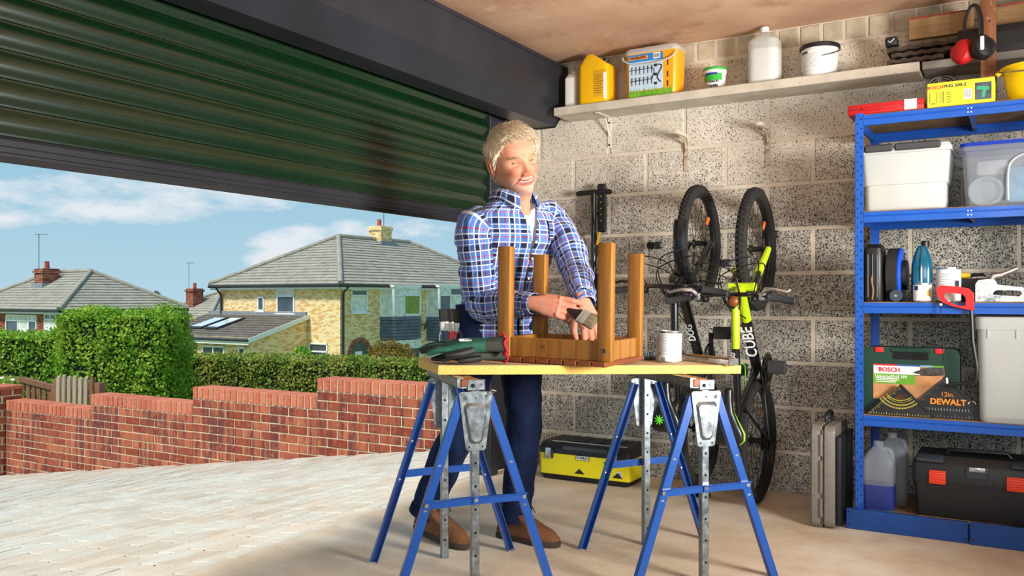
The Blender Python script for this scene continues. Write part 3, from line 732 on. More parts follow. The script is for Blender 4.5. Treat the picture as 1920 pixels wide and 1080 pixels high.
# lean-to extension on the side
m = MB(); ya = H.fy(576); yb = 9.3; xo = -3.4; zt = H.z(592, 0, ya); ze = H.z(637, xo, ya) + .08
m.prism([(0, -3.6), (0, zt - .05), (xo, ze), (xo, -3.6)], ya, yb, 'y'); ext = m.build('extension_wall', 'house_yellow', yh)
m = MB(); roof_plane(m, (xo - .3, yb + .2, ze - .1), (xo - .3, ya - .15, ze - .1), (0, ya - .15, zt), (0, yb + .2, zt), 11); tag(m.build('tile_courses', 'tile_dark', ext, smooth=0), kind='stuff')
m = MB(); m.b2((xo - .3, ya - .2, ze - .3), (xo - .26, yb + .2, ze - .1)); m.bar((xo - .3, ya - .17, ze - .14), (0, ya - .17, zt - .04), .04, .2, (0, 0, 1)); m.build('fascia', 'upvc', ext)
m = MB(); m.tube([(xo - .34, ya - .2, ze - .1), (xo - .34, yb + .2, ze - .1)], .06, 8); m.build('gutter', 'gutter', ext)
m = MB(); m.b2((-.1, ya, zt - .04), (.02, yb, zt + .18)); m.build('flashing', 'lead', ext)
slp = (zt - ze + .1) / (0 - xo + .3)
for k, (y0, y1) in enumerate(((5.6, 6.6), (6.8, 7.8))):
    def rp(x, y, o): return (x, y, ze - .1 + (x - xo + .3) * slp + o)
    m = MB(); m.add([rp(-2.5, y0, .06), rp(-2.5, y1, .06), rp(-.8, y1, .06), rp(-.8, y0, .06), rp(-2.5, y0, .12), rp(-2.5, y1, .12), rp(-.8, y1, .12), rp(-.8, y0, .12)], [(0, 1, 2, 3), (4, 5, 6, 7), (0, 1, 5, 4), (1, 2, 6, 5), (2, 3, 7, 6), (3, 0, 4, 7)]); sk = m.build('skylight', 'gutter', ext)
    m = MB(); m.add([rp(-2.35, y0 + .1, .13), rp(-2.35, y1 - .1, .13), rp(-.95, y1 - .1, .13), rp(-.95, y0 + .1, .13)], [(0, 1, 2, 3)]); m.build('pane', mat('skyglass', 'c9d6e0', .05, var=.05, spec=1.0), sk)
for pa, pb in ((380, 422), (448, 461)):
    y0, y1 = H.fy(pb, xo), H.fy(pa, xo); w_ = window(yh, H, (y0, y1, ze - 1.5, ze - .42), 'side', bars=(('v', .5),) if pa < 400 else (), sill=False); w_.location = (xo, 0, 0)
# red house at left
H2 = House((px_x(118, 44), 44, 0), math.atan2(.82, .57))
rh = hip_house('brick_house', 'red brick house with grey hipped roof and chimney at the left', H2, 10.7, 6.6, .35, 2.43, 'house_red', 'tile_grey', 14, chim=None)
def sw2(px0, px1, py0, py1, **k):
    y0, y1 = H2.fy(px1), H2.fy(px0); ym = (y0 + y1) / 2
    return window(rh, H2, (y0, y1, H2.z(py1, 0, ym), H2.z(py0, 0, ym)), 'side', **k)
sw2(84, 107, 588, 624, bars=(('v', .5), ('h', .7)), glass=['curtain', 'glass_dark']); sw2(12, 70, 590, 627, bars=(('v', .25), ('v', .6), ('h', .7)), glass=['glass_dark', 'curtain', 'curtain', 'curtain'])
cp = H2; y = H2.fy(88, 1.5); 
def chimney(t, x, y, w, z0, zt, bm_):
    m = MB(); m.b2((x - w / 2, y - w / 2, z0), (x + w / 2, y + w / 2, zt - .2)); m.b2((x - w / 2 - .07, y - w / 2 - .07, zt - .25), (x + w / 2 + .07, y + w / 2 + .07, zt - .1)); m.b2((x - w / 2, y - w / 2, zt - .1), (x + w / 2, y + w / 2, zt)); ch = m.build('chimney', bm_, t)
    m = MB(); m.lathe([(.14, zt), (.12, zt + .4), (.14, zt + .42)], 12, (x, y, 0)); m.build('chimney_pot', 'terracotta', ch)
    m = MB(); m.tube([(x - .3, y + .3, zt - .5), (x - .3, y + .3, zt + 2.0)], .02, 5); m.tube([(x - .5, y + .3, zt + 1.95), (x + .2, y + .3, zt + 1.98)], .015, 5); m.build('aerial', 'antenna', ch)
    m = MB(); m.b2((x - w / 2 - .1, y - w / 2 - .1, z0 + .2), (x + w / 2 + .1, y + w / 2 + .1, z0 + .9)); m.build('flashing', 'lead', ch)
chimney(rh, 2.2, H2.fy(88, 2.2), .95, .9, H2.z(504, 2.2, H2.fy(88, 2.2)), 'house_red')
H3 = House((px_x(392, 62), 62, 0), math.atan2(.82, .57))
fh = hip_house('brick_house', 'distant house roof with brick chimney between the two nearer houses', H3, 8, 9, CAMH - 45 / FPX * 62, CAMH + 10 / FPX * 67, 'house_red', 'tile_grey', 12, base=-6)
yy = H3.fy(365, 2.0); chimney(fh, 2.0, yy, .9, -1, H3.z(541, 2.0, yy), 'house_red')
# ================================================================== trestle bench
m_wood('pine_oiled', '6d431a', 'a97431', (34, 34, 2.0), 1.0, .42); m_wood('pine_dark', '5e2f17', '874a24', (26, 3, 26), 1.0, .45)
def m_chip():
    t = NT('chipboard'); p = t.coords('obj', (1, 1, 1.6)); v = t.voro(p, 230); n = t.noise(p, 160, 4, .7)
    c = t.mix(t.ramp(v, .1, .55), 'c08e40', 'deb562'); c = t.mix(t.ramp(n, .52, .68, 0, .75), c, 'a56f28'); c = t.mix(t.ramp(t.noise(p, 240, 3), .62, .7, 0, .7), c, 'f2dca6')
    t.set(c, .85, spec=.2); t.bump(n, .5, .002)
m_chip(); m_simple('chip_top', 'b99a70', 'd0b288', 9, 6, .75, .15, 90, spots=[('8f6d45', 22, .58, .7, .6)], kind='obj')
def m_galv(name, a, b, rough=.34):
    t = NT(name); p = t.coords('obj'); c = t.mix(t.ramp(t.noise(p, 70, 3, .5), .3, .7), a, b)
    t.set(c, t.ramp(t.noise(p, 30, 4), .3, .7, rough - .1, rough + .14), .9)
m_galv('galvanised', '787f84', '9aa1a5'); m_galv('zinc_bolt', 'a9adb0', 'd4d6d6', .25); m_galv('dark_steel', '4d4a48', '6a6663', .4)
mat('trestle_blue', '084490', .32, var=.07, vscale=15, coat=.3, spec=.5); mat('hole_black', '0b0b0c', .9, var=0)
BR = math.radians(16.5); BO = Vector((-.242, 2.83, 0))
def BP(a, b, z=0.0): return BO + Vector((math.cos(BR) * a - math.sin(BR) * b, math.sin(BR) * a + math.cos(BR) * b, z))
TILT = .0222
def bz(a): return .757 - TILT * a           # board top
bd = thing('workbench_board', 'thick chipboard sheet laid across two blue trestles as a worktop', 'worktop', BP(0, 0, .757), BR, rot=(0, TILT, BR))
m = MB(); pl = [(0, 0), (1.128, 0), (1.128, .42), (.03, .42), (-.005, .34)]
m.prism(pl, -.0305, -.001, 'z'); m.build('board', 'chipboard', bd, smooth=0)
m = MB(); m.prism([(x * .998 + .001, y * .996 + .001) for x, y in pl], -.001, .0, 'z'); m.build('board_face', 'chip_top', bd, smooth=0)
def hole_row(mm, base, dirv, nrm, n, step, r=.0048):
    base = Vector(base); dirv = Vector(dirv).normalized(); nrm = Vector(nrm).normalized()
    for i in range(n):
        c = base + dirv * step * i; mm.cyl(c - nrm * .001, c + nrm * .0006, r, r, 10)
def trestle(label, a, b0, b1, ztop, flip):
    t = thing('trestle', label, 'trestle', BP(a, 0, 0), BR, 'blue folding trestles')
    zt = ztop
    # head beam: galvanised channel with a dark timber jaw
    m = MB(); m.b2((-.062, b0 - .02, zt - .034), (-.052, b1 + .03, zt)); m.b2((-.062, b0 - .02, zt - .034), (.0, b1 + .03, zt - .03)); m.b2((-.062, b0 - .02, zt - .004), (-.04, b1 + .03, zt)); m.build('beam_channel', 'galvanised', t)
    m = MB(); m.b2((-.051, b0 - .022, zt - .03), (.0, b1 + .02, zt - .0015), .003); m.build('timber_jaw', 'pine_dark', t)
    for e, (y, s) in enumerate(((b0, -1), (b1, 1))):
        zp, zb = zt - .046, zt - .236
        yo = y + s * .018
        # pressed plate
        m = MB()
        def tr(w0, w1, z0, z1, r=.006): return [(-w0 / 2 + r, z0), (w0 / 2 - r, z0), (w0 / 2, z0 + r), (w1 / 2, z1 - r), (w1 / 2 - r, z1), (-w1 / 2 + r, z1), (-w1 / 2, z1 - r), (-w0 / 2, z0 + r)]
        o = tr(.066, .112, zb, zp); n1 = tr(.046, .08, zb + .022, zp - .036, .01); n2 = tr(.034, .066, zb + .03, zp - .046, .01)
        V = lambda pl, d: [Vector((x, d, z)) for x, z in pl]
        m.loft([V(o, yo - s * .003), V(o, yo), V(n1, yo), V(n2, yo + s * .009)], (True, True)); pltm = m.build('end_plate', 'galvanised', t)
        m = MB()
        for x, z, r in ((-.036, zp - .02, .008), (.0, zp - .02, .0055), (.036, zp - .02, .008)):
            m.lathe([(r, 0), (r, .004), (r * .75, .006)], 6, (x, yo, z), rotm(-s * PI / 2 * -1, 0, 0)); m.lathe([(r * .45, .006), (r * .45, .011)], 8, (x, yo, z), rotm(s * PI / 2, 0, 0))
        m.build('bolts', 'zinc_bolt', pltm)
        m = MB(); hole_row(m, (-.022, yo, zb + .012), (1, 0, 0), (0, s, 0), 2, .044, .003); m.build('plate_holes', 'hole_black', pltm)
        # clevis on the post top
        m = MB(); m.b2((-.03, min(yo, yo + s * .006), zt - .042), (.03, max(yo, yo + s * .006), zt - .006), .003); cl = m.build('clamp_bracket', 'galvanised', t)
        m = MB(); m.lathe([(.0085, 0), (.0085, .004), (.006, .006)], 6, (.012, yo + s * .006, zt - .024), rotm(s * PI / 2, 0, 0)); m.build('bolt', 'zinc_bolt', cl)
        m = MB(); m.cyl((-.012, yo + s * .005, zt - .026), (-.012, yo + s * .0068, zt - .026), .007, .007, 12); m.build('bracket_hole', 'hole_black', cl)
        # upright post
        yp = y
        m = MB(); m.b2((-.0135, yp - .0135, .0), (.0135, yp + .0135, zt - .006), .002); ps = m.build('upright_post', 'galvanised', t)
        m = MB(); hole_row(m, (0, yp + s * .0135, .07), (0, 0, 1), (0, s, 0), 8, .075, .0046)
        if s > 0: hole_row(m, (0, yp - .0135, .07), (0, 0, 1), (0, -1, 0), 8, .075, .0046)
        tag(m.build('post_holes', 'hole_black', ps), kind='stuff')
        # legs
        for q in (-1, 1):
            top = Vector((q * .047, y, zp - .018)); ft = Vector((q * .265, y + s * .015, .0))
            ax = (ft - top).normalized(); out = Vector((q, 0, 0)); out -= ax * out.dot(ax); out.normalize()
            m = MB(); ydir = Vector((0, s, 0))
            m.bar(top, ft, .004, .027, out, 0); yy = ydir * .010
            mm = MB(); mm.bar(top + out * .0125, ft + out * .0125, .022, .003, out); 
            m2 = MB(); m2.bar(top + ydir * .0105, ft + ydir * .0105, .003, .027, out)
            m.v, m.f, m.m = [], [], []
            # L-section: flange facing out of the end and flange on the outer side, closed by a folded lip
            m.add(mm.v, mm.f); m.add(m2.v, m2.f)
            m3 = MB(); m3.bar(top - out * .012, ft - out * .012, .022, .003, out); m.add(m3.v, m3.f)
            lg = m.build('leg', 'trestle_blue', t)
            m = MB()
            for k, tt in enumerate((.33, .545)):
                c = top.lerp(ft, tt) + ydir * .012; m.lathe([(.0062, 0), (.0058, .0035), (.003, .005)], 10, c, rotm(s * PI / 2, 0, 0))
            m.build('rivets', 'zinc_bolt', lg)
        # folding stretcher
        zc = .325; hw = .162
        m = MB(); m.bar((-hw - .008, y + s * .018, zc - .006), (.012, y + s * .018, zc + .002), .003, .026, (0, 0, 1)); m.bar((-hw - .008, y + s * .023, zc + .006), (.012, y + s * .023, zc + .014), .012, .003, (0, 0, 1)); m.build('stretcher', 'trestle_blue', t)
        m = MB(); m.bar((-.012, y + s * .022, zc + .001), (hw + .008, y + s * .022, zc + .004), .003, .024, (0, 0, 1)); m.bar((-.012, y + s * .027, zc + .013), (hw + .008, y + s * .027, zc + .016), .012, .003, (0, 0, 1)); st = m.build('stretcher', 'trestle_blue', t)
        m = MB()
        for x, z in ((-hw, zc - .005), (0, zc + .002), (hw, zc + .003)): m.lathe([(.007, 0), (.0065, .004), (.003, .006)], 10, (x, y + s * .024, z), rotm(s * PI / 2, 0, 0))
        m.build('stretcher_rivets', 'zinc_bolt', st)
        if s > 0 or not flip:
            m = MB(); pth = spline([(-.03, yo, zt - .05), (-.02, yo + s * .012, zt - .09), (.0, yo + s * .012, zt - .115), (.02, yo + s * .012, zt - .1), (.032, yo, zt - .06)], 6)
            m.tube(pth, .0016, 5)
            if e == 0: m.v = []; m.f = []; m.m = []
            m.tube([(.04, yo, zt - .05), (.05, yo + s * .02, zt - .04), (.062, yo + s * .02, zt - .042), (.034, yo + s * .004, zt - .062)], .0022, 6); m.build('locking_pin', 'zinc_bolt', t)
    return t
trestle('blue folding trestle with galvanised plates under the glove end of the worktop', .105, -.07, .40, .7225, False)
trestle('blue folding trestle with galvanised plates under the paint tin end of the worktop', .905, -.125, .335, .7055, True)
# ------------------------------------------------------------------ upturned stool
SA = math.radians(-30); SO = Vector((-.024, 3.10, .7535)); 
st = thing('slatted_stool', 'varnished wooden slatted stool standing upside down on the worktop', 'stool', SO, rot=(.012, .018, SA))
SW, SD, LH = .392, .265, .392
for i in range(8):
    b = MB(); b.rbox((0, 0, 0), (.049, SD + .075, .017), .002, 1)
    b.build('seat_slat', 'pine_dark', st, (-.001 + (i + .5) * (SW + .036) / 8 - .018, SD / 2 , .0095))
lw = .051
for i, (x, y, h) in enumerate(((0, 0, LH), (SW, 0, LH + .008), (0, SD, LH - .02), (SW, SD, LH - .02))):
    b = MB(); b.rbox((0, 0, h / 2), (lw, .036, h), .003, 2); lg = b.build('leg', 'pine_oiled', st, (x, y, .018))
    if y == 0:
        b = MB(); b.lathe([(.0085, 0), (.0085, .0012), (.005, .0012), (.004, .0004)], 14, (0, -.018, .036), rotm(PI / 2, 0, 0)); b.build('bolt_head', 'dark_steel', lg)
for y in (.002, SD - .002):
    b = MB(); b.rbox((SW / 2, y, .018 + .034), (SW - lw, .022, .068), .002, 1); b.build('apron', 'pine_oiled', st)
for x in (0, SW):
    b = MB(); b.rbox((x, SD / 2, .018 + .034), (.022, SD - .034, .068), .002, 1); b.build('apron', 'pine_oiled', st)
b = MB(); b.rbox((SW * .42, -.0095, .058), (.011, .003, .011), .001, 1); b.build('wood_plug', 'pine_dark', st)
# ------------------------------------------------------------------ things on the worktop
def onbench(px, py):
    """point of the tilted board top seen at px,py"""
    q = (px - CX) / FPX; r = (CY0 - py) / FPX
    z = .74
    for _ in range(12):
        Y = (z - CAMH) / r; X = q * Y; d = Vector((X, Y, 0)) - BO; a = d.x * math.cos(BR) + d.y * math.sin(BR); z = bz(a)
    return Vector((X, Y, z))
mat('tin_white', 'dde1e4', .3, .3, var=.05, coat=.3); m_galv('tin_metal', 'b4b7b8', 'd9dbdb', .22); mat('ink', '26282b', .6, var=0); mat('ink_grey', '9aa0a5', .6, var=0); mat('paper', 'f0f0ee', .6, var=.03)
p = onbench(1254, 679); pt = thing('paint_tin', 'silver white round paint tin standing on the worktop beside the stool', 'paint tin', p + Vector((0, 0, .0015)), rot=(0, TILT, -.25))
R = .0475; hT = .117
m = MB(); m.lathe([(R - .002, 0), (R, .002), (R, hT - .004), (R + .0012, hT - .002), (R + .0012, hT), (R - .003, hT), (R - .004, hT - .004), (0.002, hT - .004)], 40); m.build('can', 'tin_metal', pt)
m = MB()
def arc_strip(mm, r, a0, a1, z0, z1, n=16, c=(0, 0, 0)):
    rr = [[Vector((c[0] + r * math.cos(a), c[1] + r * math.sin(a), z + c[2])) for z in (z0, z1)] for a in [a0 + (a1 - a0) * i / n for i in range(n + 1)]]
    mm.loft(rr, (False, False), False)
D = math.radians
arc_strip(m, R + .0005, D(-135), D(-10), .006, hT - .008, 30); m.build('label_sheet', 'tin_white', pt)
m = MB()
for k in range(13): arc_strip(m, R + .0009, D(-128), D(-128 + (40 if k % 4 else 55)), hT - .018 - .006 * k, hT - .0162 - .006 * k, 8)
m.build('label_text', 'ink_grey', pt)
m = MB()
for k in range(4): arc_strip(m, R + .001, D(-122 + 5.2 * k), D(-119.4 + 5.2 * k), .004, .018, 2)
for k in range(5): arc_strip(m, R + .001, D(-62), D(-57), .022 + .006 * k, .026 + .006 * k, 2)
m.add([Vector(((R + .001) * math.cos(D(a)), (R + .001) * math.sin(D(a)), z)) for a, z in ((-133, .036), (-124, .036), (-128.5, .026))], [(0, 1, 2)])
m.build('label_marks', 'ink', pt)
# spirit level / square lying on the right end
pa = onbench(1366, 686); pb = onbench(1282, 676); d = (pb - pa); ang = math.atan2(d.y, d.x)
lv = thing('wooden_level', 'short aluminium and wood spirit level lying on the right end of the worktop', 'spirit level', pa + Vector((0, 0, .001)), ang)
L = d.length; m = MB(); m.b2((0, -.042, 0), (L, -.002, .021), .0015); m.build('steel_body', 'tin_metal', lv)
m = MB(); m.b2((0.004, -.040, .0212), (L - .002, -.004, .0255), .001); m.build('wooden_top', 'pine_oiled', lv)
m = MB(); m.b2((-.004, -.0425, -.0003), (.001, .0, .026), .001); m.build('end_cap', 'dark_steel', lv)
p = onbench(1223, 677); b = thing('metal_block', 'small grey steel block between the stool and the paint tin', 'metal block', p + Vector((0, .05, 0)), .3)
m = MB(); m.rbox((0, 0, .017), (.03, .03, .034), .003); m.build('block', 'tin_metal', b); m = MB(); m.rbox((-.001, 0, .008), (.036, .034, .014), .002); m.build('foot', 'dark_steel', b)
# glass jar with brushes
def m_glass(name, tint='f4f8f6', alpha=.25, rough=.03):
    t = NT(name); t.set(tint, rough, 0, .5); t.b.inputs['Transmission Weight'].default_value = 1.0; t.b.inputs['IOR'].default_value = 1.12; return t.m
m_glass('clear_plastic')
jp = onbench(845, 671); jp.z += .0005
jr = thing('brush_jar', 'clear plastic bottle holding paintbrushes on the left end of the worktop', 'jar', jp, 0)
m = MB(); Rj = .044; m.lathe([(Rj - .004, 0), (Rj, .004), (Rj, .085), (Rj * .9, .098), (.026, .118), (.026, .13), (.0245, .13), (.0245, .118), (Rj * .9 - .002, .096), (Rj - .0018, .084), (Rj - .0018, .005), (.002, .002)], 32); m.build('bottle', 'clear_plastic', jr)
mat('bristle_black', '0d0d0e', .75, var=.4, vscale=300, bump=.5, bscale=500); mat('handle_navy', '2a3350', .4, var=.05); mat('handle_red', 'a01f24', .4, var=.08); mat('handle_black', '161719', .4, var=.05); mat('ferrule', 'b5b1a8', .35, .35, var=.12, vscale=40)
def m_brist():
    t = NT('bristle_brown'); p = t.coords('obj', (400, 400, 12)); t.set(t.mix(t.ramp(t.noise(p, 1, 3), .3, .7), '4c4434', '9a8c6c'), .8); t.bump(t.noise(p, 1, 3), .6, .002)
m_brist()
def brush(name, label, loc, rot, w, hm, bm_, ln=.12, bl=.05, cat='paintbrush', flare=1.0):
    """brush along local z: handle end at 0, bristle tip at top"""
    t = thing(name, label, cat, loc, rot=rot)
    m = MB(); V = []
    for z, ww, th in ((0, .16, .7), (.01, .3, .9), (ln * .35, .26, 1.0), (ln * .6, .3, 1.0), (ln * .82, .62, 1.0), (ln, .9, .9)):
        V.append([Vector((x * w * ww, y * .013 * th, z)) for x, y in rrect(1, 1, .3, 3)])
    m.loft(V); m.build('handle', hm, t)
    m = MB(); m.loft([[Vector((x, y, z)) for x, y in rrect(w * .93, .016, .006, 3)] for z in (ln - .004, ln + .03)]); f = m.build('ferrule', 'ferrule', t)
    m = MB(); m.loft([[Vector((x, y, z)) for x, y in rrect(w * .9 * k, .0162, .006, 3)] for z, k in ((ln + .008, 1.03), (ln + .011, 1.03))]); m.build('ferrule_band', 'zinc_bolt', f)
    m = MB(); m.loft([[Vector((x, y, z)) for x, y in rrect(w * k, .014 * k2, .005, 3)] for z, k, k2 in ((ln + .028, .9, 1), (ln + .028 + bl * .6, 1.0 * flare, 1.1), (ln + .028 + bl, .98 * flare, .6))]); m.build('bristles', bm_, t)
    return t
brush('paintbrush', 'navy handled paintbrush with wide black bristles upright in the bottle', jp + Vector((-.012, -.006, .006)), (0, -.06, .2), .046, 'handle_navy', 'bristle_black', .10, .05)
brush('paintbrush', 'red handled paintbrush leaning in the bottle, right of the navy one', jp + Vector((.014, -.004, .006)), (.06, -.16, -.3), .044, 'handle_red', 'bristle_black', .098, .05)
brush('paintbrush', 'black bristled paintbrush at the back of the bottle', jp + Vector((.006, .012, .006)), (-.06, .05, .3), .05, 'handle_red', 'bristle_black', .094, .055)
# pair of work gloves: each a flattened hand with cuff
mat('glove_green', '0e4c3b', .8, var=.2, vscale=40, bump=.3, bscale=300); mat('glove_black', '141514', .65, var=.3, vscale=30, bump=.3, bscale=200); mat('glove_dark', '2b3027', .85, var=.2, vscale=30); mat('cuff_red', 'b81230', .8, var=.15, vscale=60)
def glove(label, loc, rot, top=True):
    t = thing('work_glove', label, 'glove', loc, rot=rot)
    # lies along x: fingers at -x, cuff at +x
    m = MB(); V = []
    for x, w, h, z in ((-.045, .082, .020, .018), (-.02, .092, .028, .022), (.02, .088, .032, .025), (.05, .078, .032, .026), (.075, .07, .032, .027)):
        V.append([Vector((x, a, z + b)) for a, b in rrect(w, h, h * .45, 4)])
    m.loft(V); m.build('palm', 'glove_green' if top else 'glove_dark', t)
    for i, (y, ln) in enumerate(((-.033, .06), (-.011, .078), (.011, .082), (.033, .07))):
        m = MB(); sx = -.042
        m.tube([(sx + .015, y, .019), (sx - ln * .4, y * 1.15, .021), (sx - ln * .8, y * 1.2, .014), (sx - ln, y * 1.2, .0105)], [.0125, .012, .0105, .006], 10, flat=.8); m.build('finger', 'glove_black' if i % 2 or not top else 'glove_green', t)
    m = MB(); m.tube([(.03, -.04, .018), (-.005, -.062, .014), (-.035, -.068, .012), (-.05, -.066, .011)], [.014, .0125, .011, .006], 10, flat=.85); m.build('thumb', 'glove_black', t)
    m = MB(); V = []
    for x, w, h, z in ((.07, .072, .030, .027), (.10, .068, .034, .028), (.128, .066, .04, .029)):
        V.append([Vector((x, a, z + b)) for a, b in rrect(w, h, h * .45, 4)])
    m.loft(V, (True, False)); cf = m.build('cuff', 'glove_dark', t)
    m = MB(); pts = [(.130 + .004 * math.sin(k), y, z) for k, (y, z) in enumerate([(a, .029 + b + .006 * math.sin(a * 120)) for a, b in rrect(.066, .042, .018, 5)])]
    m.tube(pts, .0042, 7, loop=True); m.build('hem', 'cuff_red', cf)
    return t
g0 = onbench(872, 684); g0.z += .003
glove('dark lower work glove with a red hem lying flat under the green glove', g0 + Vector((.006, .05, .0)), (0, TILT, .30), False)
g1 = glove('green topped work glove with a red hem lying on the left end of the worktop', g0 + Vector((-.016, .022, .030)), (.16, TILT - .02, .12), True); g1.scale = (1.14, 1.1, 1.25)
m = MB()
for x, y, w, h in ((-.004, .0, .004, .022), (.004, .006, .012, .003), (.004, -.006, .012, .003), (.016, 0, .004, .018), (.024, .003, .003, .014), (.03, -.002, .003, .018), (.012, -.013, .034, .003), (.01, .013, .03, .0025)): m.box((x, y - .006, .0415 - .0003), (w, h, .0012))
m.build('printed_logo', 'paper', g1)
# dark strap of paper / sheet under the stool corner
p = onbench(944, 678); b = thing('wood_scraper', 'flat dark scraper lying between the gloves and the stool', 'scraper', p + Vector((0, .05, .0005)), .1)
m = MB(); m.rbox((0, 0, .004), (.07, .03, .008), .003); m.build('handle', 'glove_black', b); m = MB(); m.b2((-.06, -.012, .003), (-.034, .012, .005)); m.build('blade', 'dark_steel', b)
# ================================================================== bikes standing on their back wheels against the block wall
mat('tyre', '1d1b1a', .85, var=.25, vscale=30, bump=.3, bscale=200); mat('bike_black', '101113', .25, var=.1, coat=.6); mat('bike_lime', 'b5d21a', .28, var=.05, coat=.6); mat('bike_white', 'e9ecec', .4, var=0)
mat('grip', '2b2c2e', .8, var=.15, vscale=60, bump=.4, bscale=260); m_galv('alloy', '9fa2a3', 'd5d6d6', .3); mat('saddle_black', '121214', .38, var=.1, coat=.2); mat('lime_vinyl', 'a9dc3a', .45, var=.06); mat('orange_reflector', 'e5701a', .3, var=.05); mat('chain', '2e2c2a', .5, .7, var=.2); mat('bell_brown', '7a3f1d', .35, var=.2, vscale=30); mat('bell_multi', '8a5a8a', .35, var=.9, vscale=60)
mat('lime_spot', '5fd02a', .5, var=0); mat('rim_dark', '232426', .35, .5, var=.1)
RW = .288
def bike(label, u, acc, fr_top, fork_m, extra, bar_tilt=0.0, lift=0.0, word='CUBE', steer=0.0, vin=0.0, rad=RW):
    t = thing('kids_bicycle', label, 'bicycle', G(u, vin, 0), RZ, 'bicycles stood upright against the wall')
    zr = rad + .004
    def P(f, h, x=0.0): return Vector((x, -h, zr + f + lift))
    def wheel(c, name, hub_r):
        m = MB(); m.torus(c, rad - .027, .027, (0, 1, 0), (0, 0, 1), 48, 10); w = m.build(name, 'tyre', t)
        m = MB()
        for i in range(72):
            a = 2 * PI * i / 72
            for k, sx in enumerate((-.013, .0, .013)):
                aa = a + (PI / 72 if k == 1 else 0); rr = rad - .024 + math.sqrt(max(.024 ** 2 - sx * sx, 0)) + .001
                cc = c + Vector((sx, rr * math.cos(aa), rr * math.sin(aa)))
                m.box(cc, (.009, .006, .011), rotm(aa, 0, 0))
        tag(m.build('tread_blocks', 'tyre', w, smooth=0), kind='stuff')
        m = MB(); m.torus(c, rad - .052, .010, (0, 1, 0), (0, 0, 1), 40, 8, flat=1.1); m.build('rim', 'rim_dark', w)
        m = MB()
        for i in range(28):
            a = 2 * PI * i / 28; sx = .024 if i % 2 else -.024; b = a + (.5 if (i // 2) % 2 else -.5)
            m.tube([c + Vector((sx, .02 * math.cos(b), .02 * math.sin(b))), c + Vector((0, (rad - .055) * math.cos(a), (rad - .055) * math.sin(a)))], .0012, 4, caps=False)
        tag(m.build('spokes', 'chain', w), kind='stuff')
        m = MB(); m.cyl(c + Vector((-.05, 0, 0)), c + Vector((.05, 0, 0)), .008, .008, 10); m.lathe([(.014, -.035), (.024, -.03), (.014, -.02), (.012, .02), (.024, .03), (.014, .035)], 14, c, rotm(0, PI / 2, 0)); m.build('hub', 'rim_dark', w)
        if name == 'front_wheel' or acc:
            m = MB(); m.rbox(c + Vector((.0, rad * .45, rad * .42)), (.012, .02, .05), .004, 1, rotm(-.8, 0, 0)); m.build('reflector', 'orange_reflector', w)
        return w
    RA, FA = P(0, rad), P(.915, rad); BB = P(.345, .285); HT = P(.665, .665); HB = P(.715, .575); ST = P(.17, .60)
    wheel(RA, 'rear_wheel', .02); wheel(FA, 'front_wheel', .02)
    # frame tubes
    def seg(nm, a, b, r, m_, mid=None, flat=1.0):
        m = MB(); m.tube([a, b], r, 12, flat=flat); return m.build(nm, m_, t)
    mid = HB.lerp(BB, .36)
    seg('down_tube', HB, mid, [.026, .025], fr_top); dtb = seg('down_tube', mid, BB, [.025, .024], 'bike_black')
    mt_ = HT.lerp(ST, .42)
    seg('top_tube', HT.lerp(HB, .25), mt_, [.020, .018], fr_top); seg('top_tube', mt_, ST, [.018, .015], 'bike_black')
    seg('seat_tube', BB, ST, .017, 'bike_black'); seg('head_tube', HT + (HT - HB) * .1, HB - (HT - HB) * .1, .022, fr_top)
    for s in (-1, 1):
        seg('chain_stay', BB + Vector((s * .02, 0, 0)), RA + Vector((s * .06, 0, 0)), .009, 'bike_black')
        seg('seat_stay', ST.lerp(BB, .12) + Vector((s * .012, 0, 0)), RA + Vector((s * .06, 0, 0)), .0075, 'bike_black')
        # suspension fork
        cr = HB + (HB - HT) * .35
        m = MB(); lo = FA + Vector((s * .055, 0, 0)); tp = cr + Vector((s * .05, 0, 0)); m.tube([tp, tp.lerp(lo, .42)], .0125, 10); m.build('fork_stanchion', 'bike_black', t)
        m = MB(); m.tube([tp.lerp(lo, .36), tp.lerp(lo, .42), lo], [.019, .019, .015], 10); m.build('fork_leg', fork_m, t)
    m = MB(); cr = HB + (HB - HT) * .35; m.tube([cr + Vector((-.06, 0, 0)), cr + Vector((0, .012, 0)), cr + Vector((.06, 0, 0))], .02, 10); m.build('fork_crown', fork_m, t)
    # seat post and saddle
    SP = P(.135, .73); m = MB(); m.tube([ST, SP], .0135, 12); m.build('seat_post', 'bike_black', t)
    m = MB(); V = []
    for f, w, hh, dz in ((.295, .018, .018, -.012), (.285, .034, .028, -.004), (.24, .04, .034, .0), (.19, .052, .036, .0), (.14, .10, .036, .004), (.10, .14, .036, .008), (.07, .138, .034, .008), (.05, .10, .026, .004), (.042, .06, .014, .0)):
        V.append([P(f, .755 + dz + b, a) for a, b in rrect(w, hh, min(w, hh) * .45, 4)])
    m.loft(V); sd = m.build('saddle', 'saddle_black', t)
    m = MB(); V = []
    if extra == 'lime':
        for f, w in ((.24, .036), (.19, .05), (.14, .102), (.10, .146), (.07, .144), (.05, .106)): V.append([P(f, .748 + b, a + w * .0) for a, b in rrect(w, .02, .008, 3)])
        m.loft(V); m.build('saddle_skirt', 'lime_vinyl', sd)
    else:
        for k in range(9):
            a = k * .7; m.tube([P(.10, .786, -.02), P(.10 + .022 * math.sin(a), .786, -.02 + .022 * math.cos(a))], [.005, .002], 6)
        m.build('saddle_splash', 'lime_spot', sd)
    # stem, handlebar, grips, levers
    SM = HT + (HT - HB) * .35; HBc = SM + Vector((0, -.012, .05))
